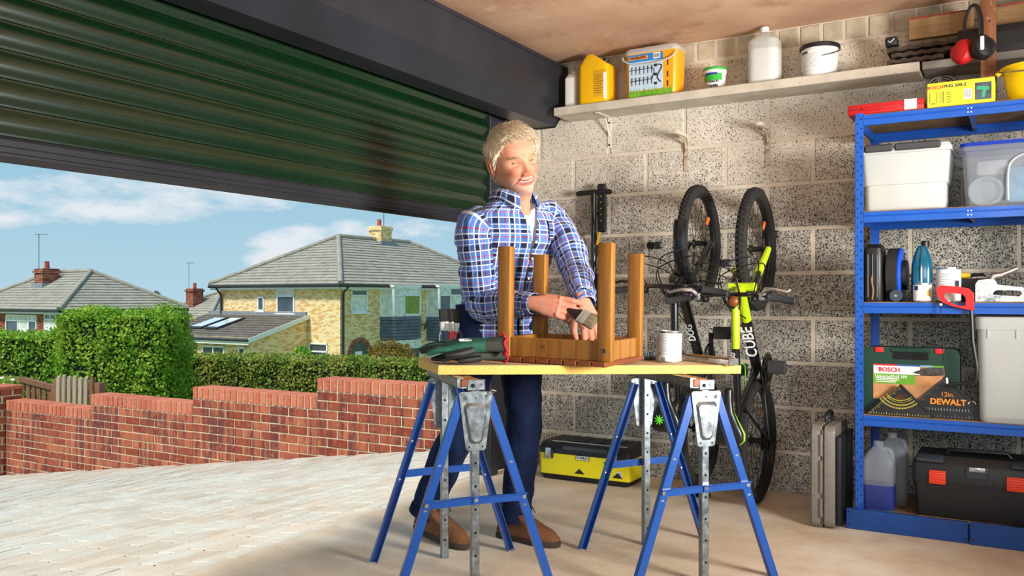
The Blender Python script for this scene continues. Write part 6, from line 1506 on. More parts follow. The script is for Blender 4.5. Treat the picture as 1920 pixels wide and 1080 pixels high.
# smoke alarm behind the carton
us, zs = onv(1768, 172, 0); t = thing('smoke_alarm', 'round white slotted smoke alarm on the wall behind the yellow carton', 'smoke alarm', G(us, 0, zs), RZ)
m = MB(); m.lathe([(.078, 0), (.078, .012), (.07, .03), (.05, .038), (.001, .04)], 36, (0, 0, 0), rotm(PI / 2, 0, 0)); b = m.build('body', mat('alarm_white', 'd8d2c6', .5, var=.05), t)
m = MB()
for r in (.022, .034, .046, .058):
    for a0 in (30, 115): m.tube([(r * math.cos(D(a)), -.0405 + .35 * max(r - .045, 0) , r * math.sin(D(a))) for a in [a0 + 6.5 * i for i in range(11)]], .0024, 5)
tag(m.build('vent_slots', 'hole_black', b), kind='stuff')
# ================================================================== the man
def V3(*a): return Vector(a)
def m_skin():
    t = NT('skin'); at = t.n('ShaderNodeVertexColor'); at.layer_name = 'Col'; p = t.coords('obj')
    c = t.mix(t.ramp(t.noise(p, 140, 3), .35, .65, 0, .22), at.outputs[0], t.mix(.5, at.outputs[0], 'b9735c'))
    t.set(c, .6, spec=.25); t.b.inputs['Subsurface Weight'].default_value = .12; t.b.inputs['Subsurface Radius'].default_value = (.012, .005, .003); t.b.inputs['Subsurface Scale'].default_value = .5
    t.bump(t.noise(p, 420, 3), .12, .001)
m_skin()
def m_plaid():
    t = NT('plaid'); tc = t.n('ShaderNodeTexCoord').outputs['UV']; sp = t.n('ShaderNodeSeparateXYZ'); t.l(tc, sp.inputs[0])
    def stripes(x, period):
        f = t.math('FRACT', t.math('DIVIDE', x, period)); r = t.n('ShaderNodeValToRGB'); t.l(f, r.inputs[0]); cr = r.color_ramp; cr.interpolation = 'CONSTANT'
        st = [(0, '12152c'), (.2, 'eeeef2'), (.245, '4f76bf'), (.42, 'a51a28'), (.465, '5a82c8'), (.57, 'eeeef2'), (.61, '171d3e'), (.75, 'eeeef2'), (.79, '4f76bf'), (.935, 'e6e6ec'), (.96, '4f76bf')]
        cr.elements[0].position = 0; cr.elements[0].color = lin(st[0][1]); cr.elements[1].position = st[1][0]; cr.elements[1].color = lin(st[1][1])
        for q, c in st[2:]: e = cr.elements.new(q); e.color = lin(c)
        return r.outputs[0]
    c = t.mix(.5, stripes(sp.outputs[0], .094), stripes(sp.outputs[1], .099))
    p = t.coords('obj')
    t.set(c, .85, spec=.2); t.b.inputs['Sheen Weight'].default_value = .15
    t.bump(t.noise(p, 28, 4, .6), .35, .012)
m_plaid()
def m_denim():
    t = NT('denim'); p = t.coords('obj'); c = t.mix(t.ramp(t.noise(p, 7, 5), .35, .7), '0c1226', '1a2748'); c = t.mix(t.ramp(t.noise(p, 400, 2), .5, .7, 0, .35), c, '2c3d63')
    t.set(c, .9, spec=.15); t.bump(t.noise(p, 30, 5, .6), .5, .012)
m_denim(); m_simple('suede', '5f3c24', '82573a', 9, 6, .9, .2, 200, .002, kind='obj'); mat('sole_rubber', '3a2c22', .8, var=.15); mat('tshirt', 'f0f0f0', .9, var=.05); mat('tooth', 'f4f1e8', .25, var=0, coat=.4); mat('eye_white', 'b9aea4', .2, var=0, coat=.5); mat('iris', '3c4a55', .2, var=0, coat=.6); mat('mouth_dark', '5a1f1c', .6, var=0); mat('button', 'e6e6e6', .3, var=0); mat('lace', '33241a', .8)
def m_hair():
    t = NT('hair_blond'); p = t.coords('obj', (160, 160, 160)); n = t.noise(p, 1.0, 3); n2 = t.noise(t.coords('obj'), 30, 3)
    c = t.mix(t.ramp(n, .3, .7), 'b39a78', 'ece0c8'); c = t.mix(t.ramp(n2, .5, .7, 0, .5), c, 'c8bfb2'); t.set(c, .55, spec=.35)
m_hair()
PO = V3(-.1, 3.45, 0)
man = thing('person', 'man in plaid shirt, jeans and brown boots leaning over the bench with a paintbrush', 'person', PO, 0)
def loc(p): return Vector(p) - PO
YAW = D(35)
FWD = V3(math.sin(YAW), -math.cos(YAW), 0); LFT = V3(math.cos(YAW), math.sin(YAW), 0); UP = V3(0, 0, 1)
PEL = V3(-.05, 3.60, .90); CHS = V3(.006, 3.51, 1.20); SHC = V3(.014, 3.48, 1.30); TOPC = V3(.008, 3.43, 1.376)
RSH, LSH = V3(-.135, 3.405, 1.285), V3(.165, 3.595, 1.318)
REL, LEL = V3(-.118, 3.42, .965), V3(.238, 3.43, 1.125)
RWR, LWR = V3(.078, 3.205, .957), V3(.272, 3.205, .958)
RHP, LHP = V3(-.125, 3.55, .90), V3(.03, 3.645, .90)
RKN, LKN = V3(-.208, 3.46, .47), V3(.045, 3.53, .48)
RAN, LAN = V3(-.352, 3.535, .105), V3(.018, 3.50, .085)
# ---- head: star-shaped surface r(angle, height)
HS = 1.10
hz_ = [.1165, .112, .10, .08, .05, .02, .0, -.035, -.06, -.085, -.100, -.112, -.122, -.135, -.16, -.22]
fr_ = [.012, .032, .058, .079, .0935, .0985, .0955, .0955, .0975, .094, .0945, .086, .066, .054, .052, .060]
bk_ = [.012, .034, .062, .084, .0985, .1015, .100, .088, .074, .064, .061, .060, .060, .061, .064, .074]
sd_ = [.011, .028, .046, .061, .0735, .0765, .0765, .0725, .0660, .0545, .0455, .0430, .047, .051, .055, .062]
def ip(z, T): return float(np.interp(-z, [-q for q in hz_], T))
def g2(x, z, cx, cz, sx, sz): return math.exp(-((x - cx) / sx) ** 2 - ((z - cz) / sz) ** 2)
def head_pt(th, z):
    """th=0 is the face (-y), positive towards +x"""
    f, b, s = ip(z, fr_), ip(z, bk_), ip(z, sd_); c, sn = math.cos(th), math.sin(th)
    d = f if c > 0 else b; n = 2.25 if z > -.03 else (2.05 if c > 0 else 2.2)
    r = (abs(sn / s) ** n + abs(c / d) ** n) ** (-1 / n)
    x = r * sn; ax = abs(x)
    if c > 0:
        e = 0.0
        if -.055 < z < .016:
            k = np.interp(-z, [-.016, -.004, .012, .028, .037, .044, .050, .055], [0, .004, .012, .022, .0275, .021, .007, 0]); sg = np.interp(-z, [-.016, .012, .037, .055], [.009, .0095, .0145, .016]); e += k * math.exp(-(x / sg) ** 2)
        e += .0075 * g2(ax, z, .0145, -.0425, .006, .0065)
        e -= .0125 * g2(ax, z, .031, .0, .0175, .0105); e += .0055 * g2(ax, z, .031, .019, .019, .0065) + .003 * g2(x, z, 0, .02, .01, .008)
        e += .0115 * g2(ax, z, .041, -.033, .018, .014) ; e -= .003 * g2(ax, z, .036, -.0125, .014, .004)
        # smile folds and mouth
        zf = -.046 - (ax - .019) * 1.15
        if .016 < ax < .046: e -= .006 * math.exp(-((z - zf) / .0045) ** 2) * math.sin(PI * (ax - .016) / .030)
        zm = -.0695 + 4.2 * min(ax, .036) ** 2 * 1.6
        e += .0045 * math.exp(-((z - zm - .0065) / .0038) ** 2) * math.exp(-(x / .022) ** 4) + .0055 * math.exp(-((z - zm + .0082) / .0042) ** 2) * math.exp(-(x / .02) ** 4)
        if ax < .033: e -= .0075 * math.exp(-((z - zm) / .0036) ** 2) * (1 - (ax / .033) ** 4)
        e -= .003 * g2(x, z, 0, -.089, .022, .004); e += .005 * g2(x, z, 0, -.102, .018, .009); e += .0035 * g2(ax, z, .05, -.07, .016, .02)
        e -= .003 * g2(ax, z, .062, .03, .012, .02)
        for k, zc in enumerate((.045, .056, .067)): e -= .0008 * math.exp(-((z - zc - .12 * ax) / .0016) ** 2) * math.exp(-(x / .04) ** 4)
        r += e * (.35 + .65 * c)
    return V3(r * math.sin(th), -r * math.cos(th), z)
SKIN = np.array(lin('c58b70')[:3]); CHK = np.array(lin('b8604c')[:3]); LIP = np.array(lin('b5524a')[:3]); STB = np.array(lin('a8978a')[:3]); BRW = np.array(lin('c9ab84')[:3]); SCA = np.array(lin('b99a74')[:3]); MTH = np.array(lin('6a2521')[:3]); CRE = np.array(lin('b0624a')[:3]); HND = np.array(lin('bb8068')[:3]); HRD = np.array(lin('ab644f')[:3])
def head_col(p):
    x, y, z = p; ax = abs(x); c = SKIN.copy(); fy = -y
    def mx(col, k): nonlocal c; k = max(0, min(1, k)); c = c * (1 - k) + col * k
    if fy > 0:
        mx(CHK, .75 * g2(ax, z, .042, -.035, .02, .018) + .6 * g2(x, z, 0, -.036, .014, .014) + .25 * g2(x, z, 0, .05, .05, .02))
        beard = 1 / (1 + math.exp((z + .058 - .0 * ax - .25 * max(0, ax - .045)) / .006)); 
        if z > -.125: mx(STB, .38 * beard)
        mx(STB, .6 * g2(ax, z, .014, -.0565, .018, .004)); mx(STB, .45 * g2(x, z, 0, -.1, .03, .02))
        zm = -.0695 + 6.7 * min(ax, .036) ** 2
        if ax < .034:
            mx(LIP, .9 * math.exp(-((z - zm - .0062) / .003) ** 2) + .9 * math.exp(-((z - zm + .008) / .0038) ** 2)); mx(MTH, 1.2 * math.exp(-((z - zm) / .0034) ** 2) * (1 - (ax / .034) ** 6))
        zf = -.046 - (ax - .019) * 1.15
        if .016 < ax < .046: mx(CRE, .6 * math.exp(-((z - zf) / .003) ** 2))
        mx(BRW, .65 * math.exp(-((z - .0185 + .12 * abs(ax - .032)) / .0042) ** 2) * math.exp(-((ax - .033) / .019) ** 4))
        mx(CRE, .5 * g2(ax, z, .031, .0, .016, .006)); mx(CRE, .45 * math.exp(-((z + .013 + .1 * (ax - .03)) / .0022) ** 2) * math.exp(-((ax - .034) / .014) ** 4))
        mx(CRE, .5 * g2(ax, z, .019, -.0475, .006, .003))
        for zc in (.045, .056, .067): mx(CRE, .25 * math.exp(-((z - zc - .12 * ax) / .0016) ** 2) * math.exp(-(x / .04) ** 4))
    if z < -.118: mx(CHK, .25)
    return c
zs = list(np.linspace(-.22, -.118, 16)) + list(np.linspace(-.115, .03, 112)) + list(np.linspace(.033, .1165, 30))
tt = np.linspace(-1, 1, 170)[:-1]; ths = [PI * (.62 * q + .38 * q ** 3) for q in tt]
hb = MB(); hb.loft([[head_pt(th, z) for th in ths] for z in zs]); hcol = [head_col(p) for p in hb.v]
# ears
for s in (-1, 1):
    e = MB(); rings = []
    for i in range(15):
        a = i / 14; ang = PI * (1.42 - 1.75 * a); rx, rz = .0155, .031
        c = V3(s * (.0765 + .010 * math.sin(PI * a) + .004), .016 + rx * math.cos(ang) * .9, -.006 + rz * math.sin(ang)); rr = .0052 if i not in (0, 14) else .003
        rings.append(e.ring(c, V3(0, math.cos(ang), math.sin(ang)), V3(s, 0, 0), 8, rr, rr * 1.15))
    e.loft(rings); e.sphere((s * .0785, .014, -.008), (.008, .0125, .024), 12, 8); e.sphere((s * .078, .006, -.033), (.006, .008, .009), 10, 6)
    hb.add(e.v, e.f); hcol += [SKIN * .55 + CHK * .45] * len(e.v)
RH = Matrix.Rotation(D(-15), 3, 'Y') @ Matrix.Rotation(D(23), 3, 'Z') @ Matrix.Rotation(D(16), 3, 'X')
HC = PXY(962, 302, 3.385)
def HW(p): return loc(HC + RH @ (Vector(p) * HS))
# keep the neck root going down into the chest rather than swinging with the head
NB = loc(V3(.010, 3.45, 1.325))
def head_world(p):
    q = HW(p); z = p[2]
    if z < -.118:
        k = min(1, (-.118 - z) / .102); k = k * k * (3 - 2 * k)
        th = math.atan2(p[0], -p[1]); r = .058 + .012 * k
        d = RH @ V3(math.sin(th), -math.cos(th), 0); tgt = NB + V3(d.x, d.y, 0).normalized() * r + V3(0, 0, -.02)
        q = q.lerp(tgt, k)
    return q
body = MB(); body.add([head_world(p) for p in hb.v], hb.f); bcol = list(hcol)
# ---- hands (capsule chains, voxel-remeshed into one surface each)
def remesh(mb, vox, smooth=4):
    me = mb.mesh('tmp', 'skin', 0); o = bpy.data.objects.new('tmp', me); COL.objects.link(o)
    r = o.modifiers.new('r', 'REMESH'); r.mode = 'VOXEL'; r.voxel_size = vox; r.use_smooth_shade = True
    s = o.modifiers.new('s', 'SMOOTH'); s.iterations = smooth; s.factor = .5
    dg = bpy.context.evaluated_depsgraph_get(); dg.update(); em = o.evaluated_get(dg).to_mesh()
    out = MB(); out.add([v.co.copy() for v in em.vertices], [tuple(p.vertices) for p in em.polygons]); bpy.data.objects.remove(o); bpy.data.meshes.remove(me); return out
def capsule(m, a, b, ra, rb):
    d = (b - a).normalized()
    pts = [a - d * ra * .95, a - d * ra * .7, a - d * ra * .3, a, b, b + d * rb * .35, b + d * rb * .72, b + d * rb * .96]; rs = [ra * .28, ra * .71, ra * .95, ra, rb, rb * .93, rb * .69, rb * .25]
    m.tube(pts, rs, 12)
def hand(W, d, n, thumb_side, curls, thumb_pts, spread=(.0,) * 4, sc=1.0):
    """W wrist, d towards the fingers, n back of the hand, thumb_side=+1 if index lies along +s where s = n x d"""
    d = Vector(d).normalized(); n = Vector(n); n = (n - d * n.dot(d)).normalized(); s = n.cross(d) * thumb_side
    m = MB(); tips = []
    L = lambda a, b, c: W + (d * a + s * b + n * c) * sc
    V = []
    for a, w, th, c in ((-.055, .050, .040, 0), (-.02, .052, .038, 0), (.008, .062, .036, 0), (.04, .080, .036, -.001), (.07, .086, .032, 0), (.092, .080, .026, 0)):
        V.append([L(a, x * w, c + y * th) for x, y in rrect(1, 1, .38, 5)])
    m.loft(V)
    for i, (b, l) in enumerate(((.031, (.044, .026, .021)), (.0105, (.048, .030, .022)), (-.0105, (.045, .028, .021)), (-.030, (.035, .021, .018)))):
        p = L(.086 - abs(i - 1) * .004, b, .001); ang = 0; r = (.0122, .0112, .0100, .0082) if i < 3 else (.0106, .0096, .0088, .0072)
        for k in range(3):
            ang += curls[i][k]; sp_ = spread[i]; dv = (d * math.cos(ang) * math.cos(sp_) + s * math.sin(sp_) - n * math.sin(ang)).normalized(); q = p + dv * l[k] * sc
            capsule(m, p, q, r[k] * sc, r[k + 1] * sc); p = q
        m.sphere(L(.086, b, .008), .0085 * sc, 10, 6); tips.append((p, dv, i))
    tp = [L(*q) for q in thumb_pts]
    for k in range(len(tp) - 1): capsule(m, tp[k], tp[k + 1], (.0185, .0145, .0125, .0105)[k] * sc, (.0145, .0125, .0100)[k] * sc)
    m.sphere(L(.03, .024, -.008), (.02 * sc, .02 * sc, .02 * sc), 12, 8)
    return remesh(m, .0027, 3), tips, (d, n, s)
D_ = D
rd, rn = V3(.90, -.38, -.13), V3(-.35, -.86, .36)
RHm, rt, rfr = hand(RWR + V3(.012, -.012, 0), rd, rn, 1, ((D(14), D(24), D(16)), (D(26), D(34), D(22)), (D(30), D(42), D(26)), (D(30), D(34), D(18))), ((.022, .030, -.014), (.058, .040, -.032), (.092, .028, -.040), (.118, .016, -.036)), (D(3), D(1), D(-1), D(-4)), 1.04)
ld, ln_ = V3(.24, -.34, -.91), V3(.2, -.88, .38)
LHm, lt_, lfr = hand(LWR + V3(.0, -.012, -.012), ld, ln_, -1, ((D(4), D(10), D(6)), (D(6), D(12), D(8)), (D(8), D(14), D(8)), (D(10), D(16), D(10))), ((.02, .034, -.006), (.052, .058, -.010), (.086, .066, -.012), (.112, .066, -.010)), (D(12), D(3), D(-5), D(-13)))
if (rfr[2].z < 0): pass
def hand_cols(hm, tips, W, d):
    out = []
    for p in hm.v:
        a = (p - W).dot(d); k = max(0, min(1, (a - .05) / .08)); nz = noise.noise(p * 60) * .5 + .5
        c = HND * (1 - .55 * k) + HRD * (.55 * k); c = c * (.88 + .24 * nz); out.append(c)
    return out
for hm, tips, W, d in ((RHm, rt, RWR, rfr[0]), (LHm, lt_, LWR, lfr[0])):
    bcol += hand_cols(hm, tips, W, d); body.add([loc(p) for p in hm.v], hm.f)
# ---- body under the clothes: torso, arms, legs
core = MB()
core.loft([core.ring(loc(c), LFT, FWD, 20, a, b) for c, a, b in ((PEL + V3(0, 0, -.06), .15, .10), (PEL + V3(0, 0, .04), .155, .105), (CHS + V3(0, 0, -.08), .15, .10), (CHS, .165, .11), (SHC, .15, .085), (SHC + V3(0, 0, .045), .07, .06))])
for pts, rs in (((RSH, REL, RWR), (.045, .034, .022)), ((LSH, LEL, LWR), (.045, .034, .022)), ((RHP, RKN, RAN), (.078, .052, .036)), ((LHP, LKN, LAN), (.078, .052, .036))): core.tube([loc(p) for p in pts], list(rs), 14)
body.add(core.v, core.f); bcol += [SKIN] * len(core.v)
bo = body.build('body', 'skin', man, smooth=0); me = bo.data; me.shade_smooth()
ca = me.color_attributes.new('Col', 'FLOAT_COLOR', 'POINT'); ca.data.foreach_set('color', np.array([list(c) + [1.0] for c in bcol], dtype=np.float32).ravel())
# ---- eyes, teeth
for s in (-1, 1):
    c = head_pt(math.atan2(s * .031, .085), .0005); c = V3(s * .031, c.y + .0058, .0005); R_ = .0118
    m = MB(); m.sphere(HW(c), R_ * HS, 18, 12); ey = m.build('eye', 'eye_white', bo)
    gz = (RH @ V3(.12, -1, -.12)).normalized(); m = MB(); m.lathe([(.0068, -.001), (.0066, .0006), (.003, .0011), (.0005, .0012)], 16, HW(c) + gz * R_ * HS * .93, gz.to_track_quat('Z', 'Y').to_matrix()); m.build('iris', 'iris', ey)
    for e0, e1, nm in ((3, 75, 'upper_eyelid'), (-75, -7, 'lower_eyelid')):
        m = MB(); rr = []
        for k in range(9):
            el = D(e0 + (e1 - e0) * k / 8)
            rr.append([HW(c + V3(math.cos(el) * math.sin(a), -math.cos(el) * math.cos(a), math.sin(el) + (.10 if k == 0 and e0 > 0 else 0) * (math.cos(a * 1.2) - .6)) * R_ * 1.09) for a in [D(-75 + 150 * i / 16) for i in range(17)]])
        m.loft(rr, (False, False), False); l_ = m.build(nm, 'skin', ey); cc = l_.data.color_attributes.new('Col', 'FLOAT_COLOR', 'POINT'); cc.data.foreach_set('color', np.tile(np.append(SKIN * .8 + CRE * .2, 1).astype(np.float32), len(l_.data.vertices)))
    m = MB(); m.tube([HW(c + V3(math.cos(D(1)) * math.sin(a), -math.cos(D(1)) * math.cos(a), .03 + .05 * math.cos(a * 1.2)) * R_ * 1.10) for a in [D(-62 + 124 * i / 12) for i in range(13)]], [.0004] + [.0009] * 11 + [.0004], 5); m.build('eyelashes', 'mouth_dark', ey)
m = MB(); up = []; lo = []
for i in range(21):
    x = -.026 + .052 * i / 20; ax = abs(x); zm = -.0695 + 6.7 * min(ax, .036) ** 2; q = head_pt(math.atan2(x, .097), zm); 
    hgt = .0062 * (1 - (ax / .027) ** 4) + .0004
    up.append(HW((x, q.y - .0012, zm + .0033))); lo.append(HW((x, q.y - .0012, zm + .0033 - hgt)))
m.loft([up, lo], (False, False), False); m.build('teeth', 'tooth', bo)
# fingernails
m = MB()
for tips, fr in ((rt, rfr), (lt_, lfr)):
    for p, dv, i in tips:
        nn = fr[1] - dv * fr[1].dot(dv); nn.normalize(); sx = dv.cross(nn); m.rbox(loc(p + nn * .0055 + dv * .002), (.0085, .011, .0022), .001, 1, Matrix((sx, dv, nn)).transposed())
m.build('fingernails', mat('nail', 'dba58f', .3, var=0), bo)
# ---- hair: cap plus tufts
def hairline(th):
    a = abs(th); return float(np.interp(a, [0, .35, .6, .85, 1.15, 1.35, 1.55, 1.75, 1.9, 2.3, PI], [.080, .079, .070, .055, .028, -.008, -.012, .018, -.02, -.068, -.085]))
m = MB(); rg2 = random.Random(3); cap = []; nth = 72
for k in range(16):
    row = []
    for i in range(nth):
        th = -PI + 2 * PI * i / nth; z0 = hairline(th); f = k / 15; z = z0 + (.1162 - z0) * f ** 1.15; p = head_pt(th, min(z, .1162)); th_n = V3(p.x, p.y, max(z, 0) * .9 + .01).normalized(); grow = (.002 + .013 * min(1, f * 3)) * (.75 if abs(th) > 1.2 and z < .04 else 1.0)
        grow += .003 * noise.noise(p * 40); row.append(HW(p + th_n * grow))
    cap.append(row)
m.loft(cap); 
for _ in range(4200):
    th = rg2.uniform(-PI, PI); z0 = hairline(th); f = rg2.random() ** .8; z = z0 + (.116 - z0) * f; p = head_pt(th, z); nn = V3(p.x, p.y, max(z, 0) * .9 + .01).normalized()
    top = max(0, min(1, (z - .03) / .06)); flow = V3(p.x * 4 + .25, -1.0, .2) * top + V3(0, .35, -1.0) * (1 - top); flow += V3(.35 * noise.noise(p * 30), .35 * noise.noise(p * 30 + V3(9, 0, 0)), 0) + V3(rg2.uniform(-.3, .3), rg2.uniform(-.3, .3), rg2.uniform(-.2, .3)); flow -= nn * flow.dot(nn); flow.normalize()
    L_ = rg2.uniform(.018, .044) * (.5 + .65 * top); b = p + nn * .008 * (.5 + .5 * top); lift = rg2.uniform(.25, .7) * (.4 + .6 * top)
    pts = [HW(b), HW(b + (flow + nn * lift).normalized() * L_ * .5), HW(b + (flow + nn * lift).normalized() * L_ * .5 + (flow + nn * lift * .1).normalized() * L_ * .5)]
    m.tube(pts, [.0014, .0012, .0003], 4, caps=False)
tag(m.build('hair', 'hair_blond', bo, smooth=0), kind='stuff')
m = MB()
for s in (-1, 1):
    for k in range(46):
        x = s * rg2.uniform(.014, .05); z = .0185 - .12 * abs(abs(x) - .032) + rg2.uniform(-.003, .003); p = head_pt(math.atan2(x, .09), z); p = head_pt(math.atan2(x, -p.y), z); m.tube([HW(p), HW(p + V3(s * .006, -.0022, .001 + rg2.uniform(-.002, .003)))], [.0009, .0003], 4, caps=False)
tag(m.build('eyebrows', mat('brow_hair', 'a08560', .7, var=.2, vscale=80), bo), kind='stuff')
# ---- clothing helpers: lofts with metric UVs and folds
def cloth_tube(stations, n, uvoff=(0, 0), fold=.006, ffreq=9, seed=0, up=None, arc=(0, 2 * PI), gap=None, expn=2.0):
    """stations: (centre, x axis, y axis, a, b) rings; UV u runs around, v along. Returns MB with uv"""
    m = MB(); m.uv = []; rings = []; v = 0; prev = None; rmean = sum((s[3] + s[4]) / 2 for s in stations) / len(stations)
    for k, (c, X, Y, a, b) in enumerate(stations):
        if prev is not None: v += (c - prev).length
        prev = c; ring = []; a0, a1 = arc if gap is None else (gap(k / (len(stations) - 1)), 2 * PI - gap(k / (len(stations) - 1)))
        for i in range(n):
            t_ = a0 + (a1 - a0) * i / (n - 1); cs, sn = math.cos(t_), math.sin(t_)
            q = (abs(cs) ** expn + abs(sn) ** expn) ** (-1 / expn); dirv = X * (a * cs * q) + Y * (b * sn * q); p = c + dirv
            f = noise.noise(V3(p.x * ffreq + seed, p.y * ffreq, p.z * ffreq * 1.4)) * fold + abs(noise.noise(V3(p.x * ffreq * 1.8, p.y * ffreq * 1.8 + seed, p.z * ffreq * 2.6))) * fold * .9
            ring.append(loc(p + dirv.normalized() * f)); m.uv.append((uvoff[0] + t_ * rmean, uvoff[1] + v))
        rings.append(ring)
    m.loft(rings, (False, False), False); return m
def path_stations(pts, rad, per=10, flat=1.0, up0=V3(0, 0, 1), bend=0.0):
    P_ = spline(pts, per); n = len(P_); out = []; y = None; rs = np.interp(np.linspace(0, 1, n), np.linspace(0, 1, len(rad)), rad)
    for i, p in enumerate(P_):
        d = (P_[min(i + 1, n - 1)] - P_[max(i - 1, 0)]).normalized(); a = up0 if y is None else y; y = (a - d * a.dot(d)).normalized(); x = y.cross(d); out.append((p, x, y, rs[i], rs[i] * flat))
    return out
def join(ms):
    o = MB(); o.uv = []
    for q in ms: o.add(q.v, q.f); o.uv += q.uv
    return o
def torso_stations(defs, per=8):
    P_ = spline([q[0] for q in defs], per); k = np.linspace(0, 1, len(P_)); kk = np.linspace(0, 1, len(defs)); A = np.interp(k, kk, [q[1] for q in defs]); B = np.interp(k, kk, [q[2] for q in defs]); yw = np.interp(k, kk, [q[3] for q in defs])
    return [(p, FWD_(y), LFT_(y), b, a) for p, a, b, y in zip(P_, A, B, yw)]
def FWD_(y): return V3(math.sin(y), -math.cos(y), 0)
def LFT_(y): return V3(math.cos(y), math.sin(y), 0)
HEM = PEL + V3(.004, -.006, -.105)
tdef = [(HEM, .185, .138, D(33)), (PEL + V3(.0, -.005, -.02), .182, .136, D(33)), (PEL.lerp(CHS, .33), .172, .130, D(34)), (PEL.lerp(CHS, .7), .172, .130, D(35)), (CHS, .182, .132, D(35)), (CHS.lerp(SHC, .6), .183, .122, D(35)), (SHC + V3(0, 0, .010), .172, .10, D(35)), (SHC.lerp(TOPC, .6) + V3(0, 0, .0), .122, .086, D(35)), (TOPC, .080, .076, D(36))]
st_ = torso_stations(tdef)
torso = cloth_tube(st_, 96, fold=.012, ffreq=9, gap=lambda k: float(np.interp(k, [0, .45, .60, .75, .9, 1], [.03, .03, .07, .19, .42, .6])), expn=2.3)
# tails of the shirt dip front and back
for i, p in enumerate(torso.v[:96 * 8]):
    row = i // 96; t_ = torso.uv[i][0] / (sum((s[3] + s[4]) / 2 for s in st_) / len(st_)); torso.v[i] = p - V3(0, 0, .028 * (1 - row / 8) * (.5 + .5 * math.cos(2 * t_)))
rsl = cloth_tube(path_stations([RSH + V3(.075, .05, .0), RSH + V3(.02, .012, -.012), RSH + V3(-.012, -.01, -.04), RSH.lerp(REL, .5) + V3(-.012, -.01, 0), REL + V3(-.006, .0, .01), REL + V3(.022, -.032, -.018), REL.lerp(RWR, .55) + V3(0, 0, -.006), RWR + V3(-.012, .012, 0)], [.058, .070, .074, .068, .064, .062, .054, .044], 9, up0=FWD), 40, (.03, .02), .014, 15, 5)
lsl = cloth_tube(path_stations([LSH + V3(-.085, -.05, .0), LSH + V3(-.025, -.014, -.006), LSH + V3(.01, .0, -.035), LSH.lerp(LEL, .5) + V3(.012, .0, .0), LEL + V3(.006, .004, -.002), LEL.lerp(LWR, .5) + V3(.008, .004, -.004), LWR + V3(.0, .012, .018)], [.055, .066, .070, .064, .060, .052, .043], 9, up0=FWD), 40, (.01, .05), .013, 15, 9)
cufs = []
for W, E, s0 in ((RWR, REL, 1), (LWR, LEL, 2)):
    d = (W - E).normalized(); cufs.append(cloth_tube(path_stations([W - d * .05, W - d * .03, W + d * .012], [.0425, .0415, .040], 4, up0=FWD), 36, (.02, 0), .0015, 20, s0))
# yoke bridging shoulders
shirt = join([torso, rsl, lsl])
sh_o = shirt.build('shirt', 'plaid', bo, smooth=0); sh_o.data.shade_smooth()
sm = sh_o.modifiers.new('thickness', 'SOLIDIFY'); sm.thickness = .002; sm.offset = -1
for c in cufs: 
    o = c.build('cuff', 'plaid', sh_o, smooth=0); o.data.shade_smooth(); q = o.modifiers.new('thickness', 'SOLIDIFY'); q.thickness = .002; q.offset = -1
# collar
nc = loc(TOPC + V3(0, 0, .002)); cm = MB(); cm.uv = []; rows = []
for j, (dr, dz) in enumerate(((.0, -.012), (-.002, .03), (.003, .034), (.016, .022), (.028, -.006))):
    row = []
    for i in range(57):
        a = -PI + .42 + (2 * PI - .84) * i / 56; b = PI - abs(a)            # b = distance from the front opening
        fa = a + PI                                                        # 0 at the front
        tip = max(0, 1 - (b - .42) / .75) if j == 4 else (max(0, 1 - (b - .42) / .75) * .45 if j == 3 else 0)
        r = .073 + dr + .012 * tip; dirv = FWD_(D(36)) * math.cos(fa) * (r + .006) + LFT_(D(36)) * math.sin(fa) * r
        row.append(nc + dirv + V3(0, 0, dz - .040 * tip - .016 * max(0, math.cos(fa)))); cm.uv.append((fa * .07, .02 * j))
    rows.append(row)
cm.loft(rows, (False, False), False); o = cm.build('collar', 'plaid', sh_o, smooth=0); o.data.shade_smooth(); q = o.modifiers.new('thickness', 'SOLIDIFY'); q.thickness = .0025
# placket strip, buttons, pocket
def torso_pt(k, t_, off=.0):
    c, X, Y, a, b = st_[k]; cs, sn = math.cos(t_), math.sin(t_); q = (abs(cs) ** 2.3 + abs(sn) ** 2.3) ** (-1 / 2.3); dv = X * (a * cs * q) + Y * (b * sn * q); return loc(c + dv + dv.normalized() * off)
m = MB()
for k in range(8, 34, 6): m.lathe([(.0055, 0), (.005, .002)], 12, torso_pt(k, .05, .011), FWD.to_track_quat('Z', 'Y').to_matrix())
m.build('buttons', 'button', sh_o)
pk = MB(); pk.uv = []; rows = []
for k in range(33, 45, 1):
    row = []
    for i in range(9): t_ = .42 + .62 * i / 8; row.append(torso_pt(k, t_, .0125)); pk.uv.append((t_ * .15 + .03, k * .012 + .04))
    rows.append(row)
pk.loft(rows, (False, False), False); o = pk.build('breast_pocket', 'plaid', sh_o, smooth=0); o.data.shade_smooth(); q = o.modifiers.new('thickness', 'SOLIDIFY'); q.thickness = .002
# white t-shirt underneath
ts = [(p, X, Y, a * .93 - .004, b * .92 - .004) for p, X, Y, a, b in st_[24:62]]
o = cloth_tube(ts, 60, fold=.003, ffreq=10, expn=2.3).build('t_shirt', 'tshirt', bo, smooth=0); o.data.shade_smooth()
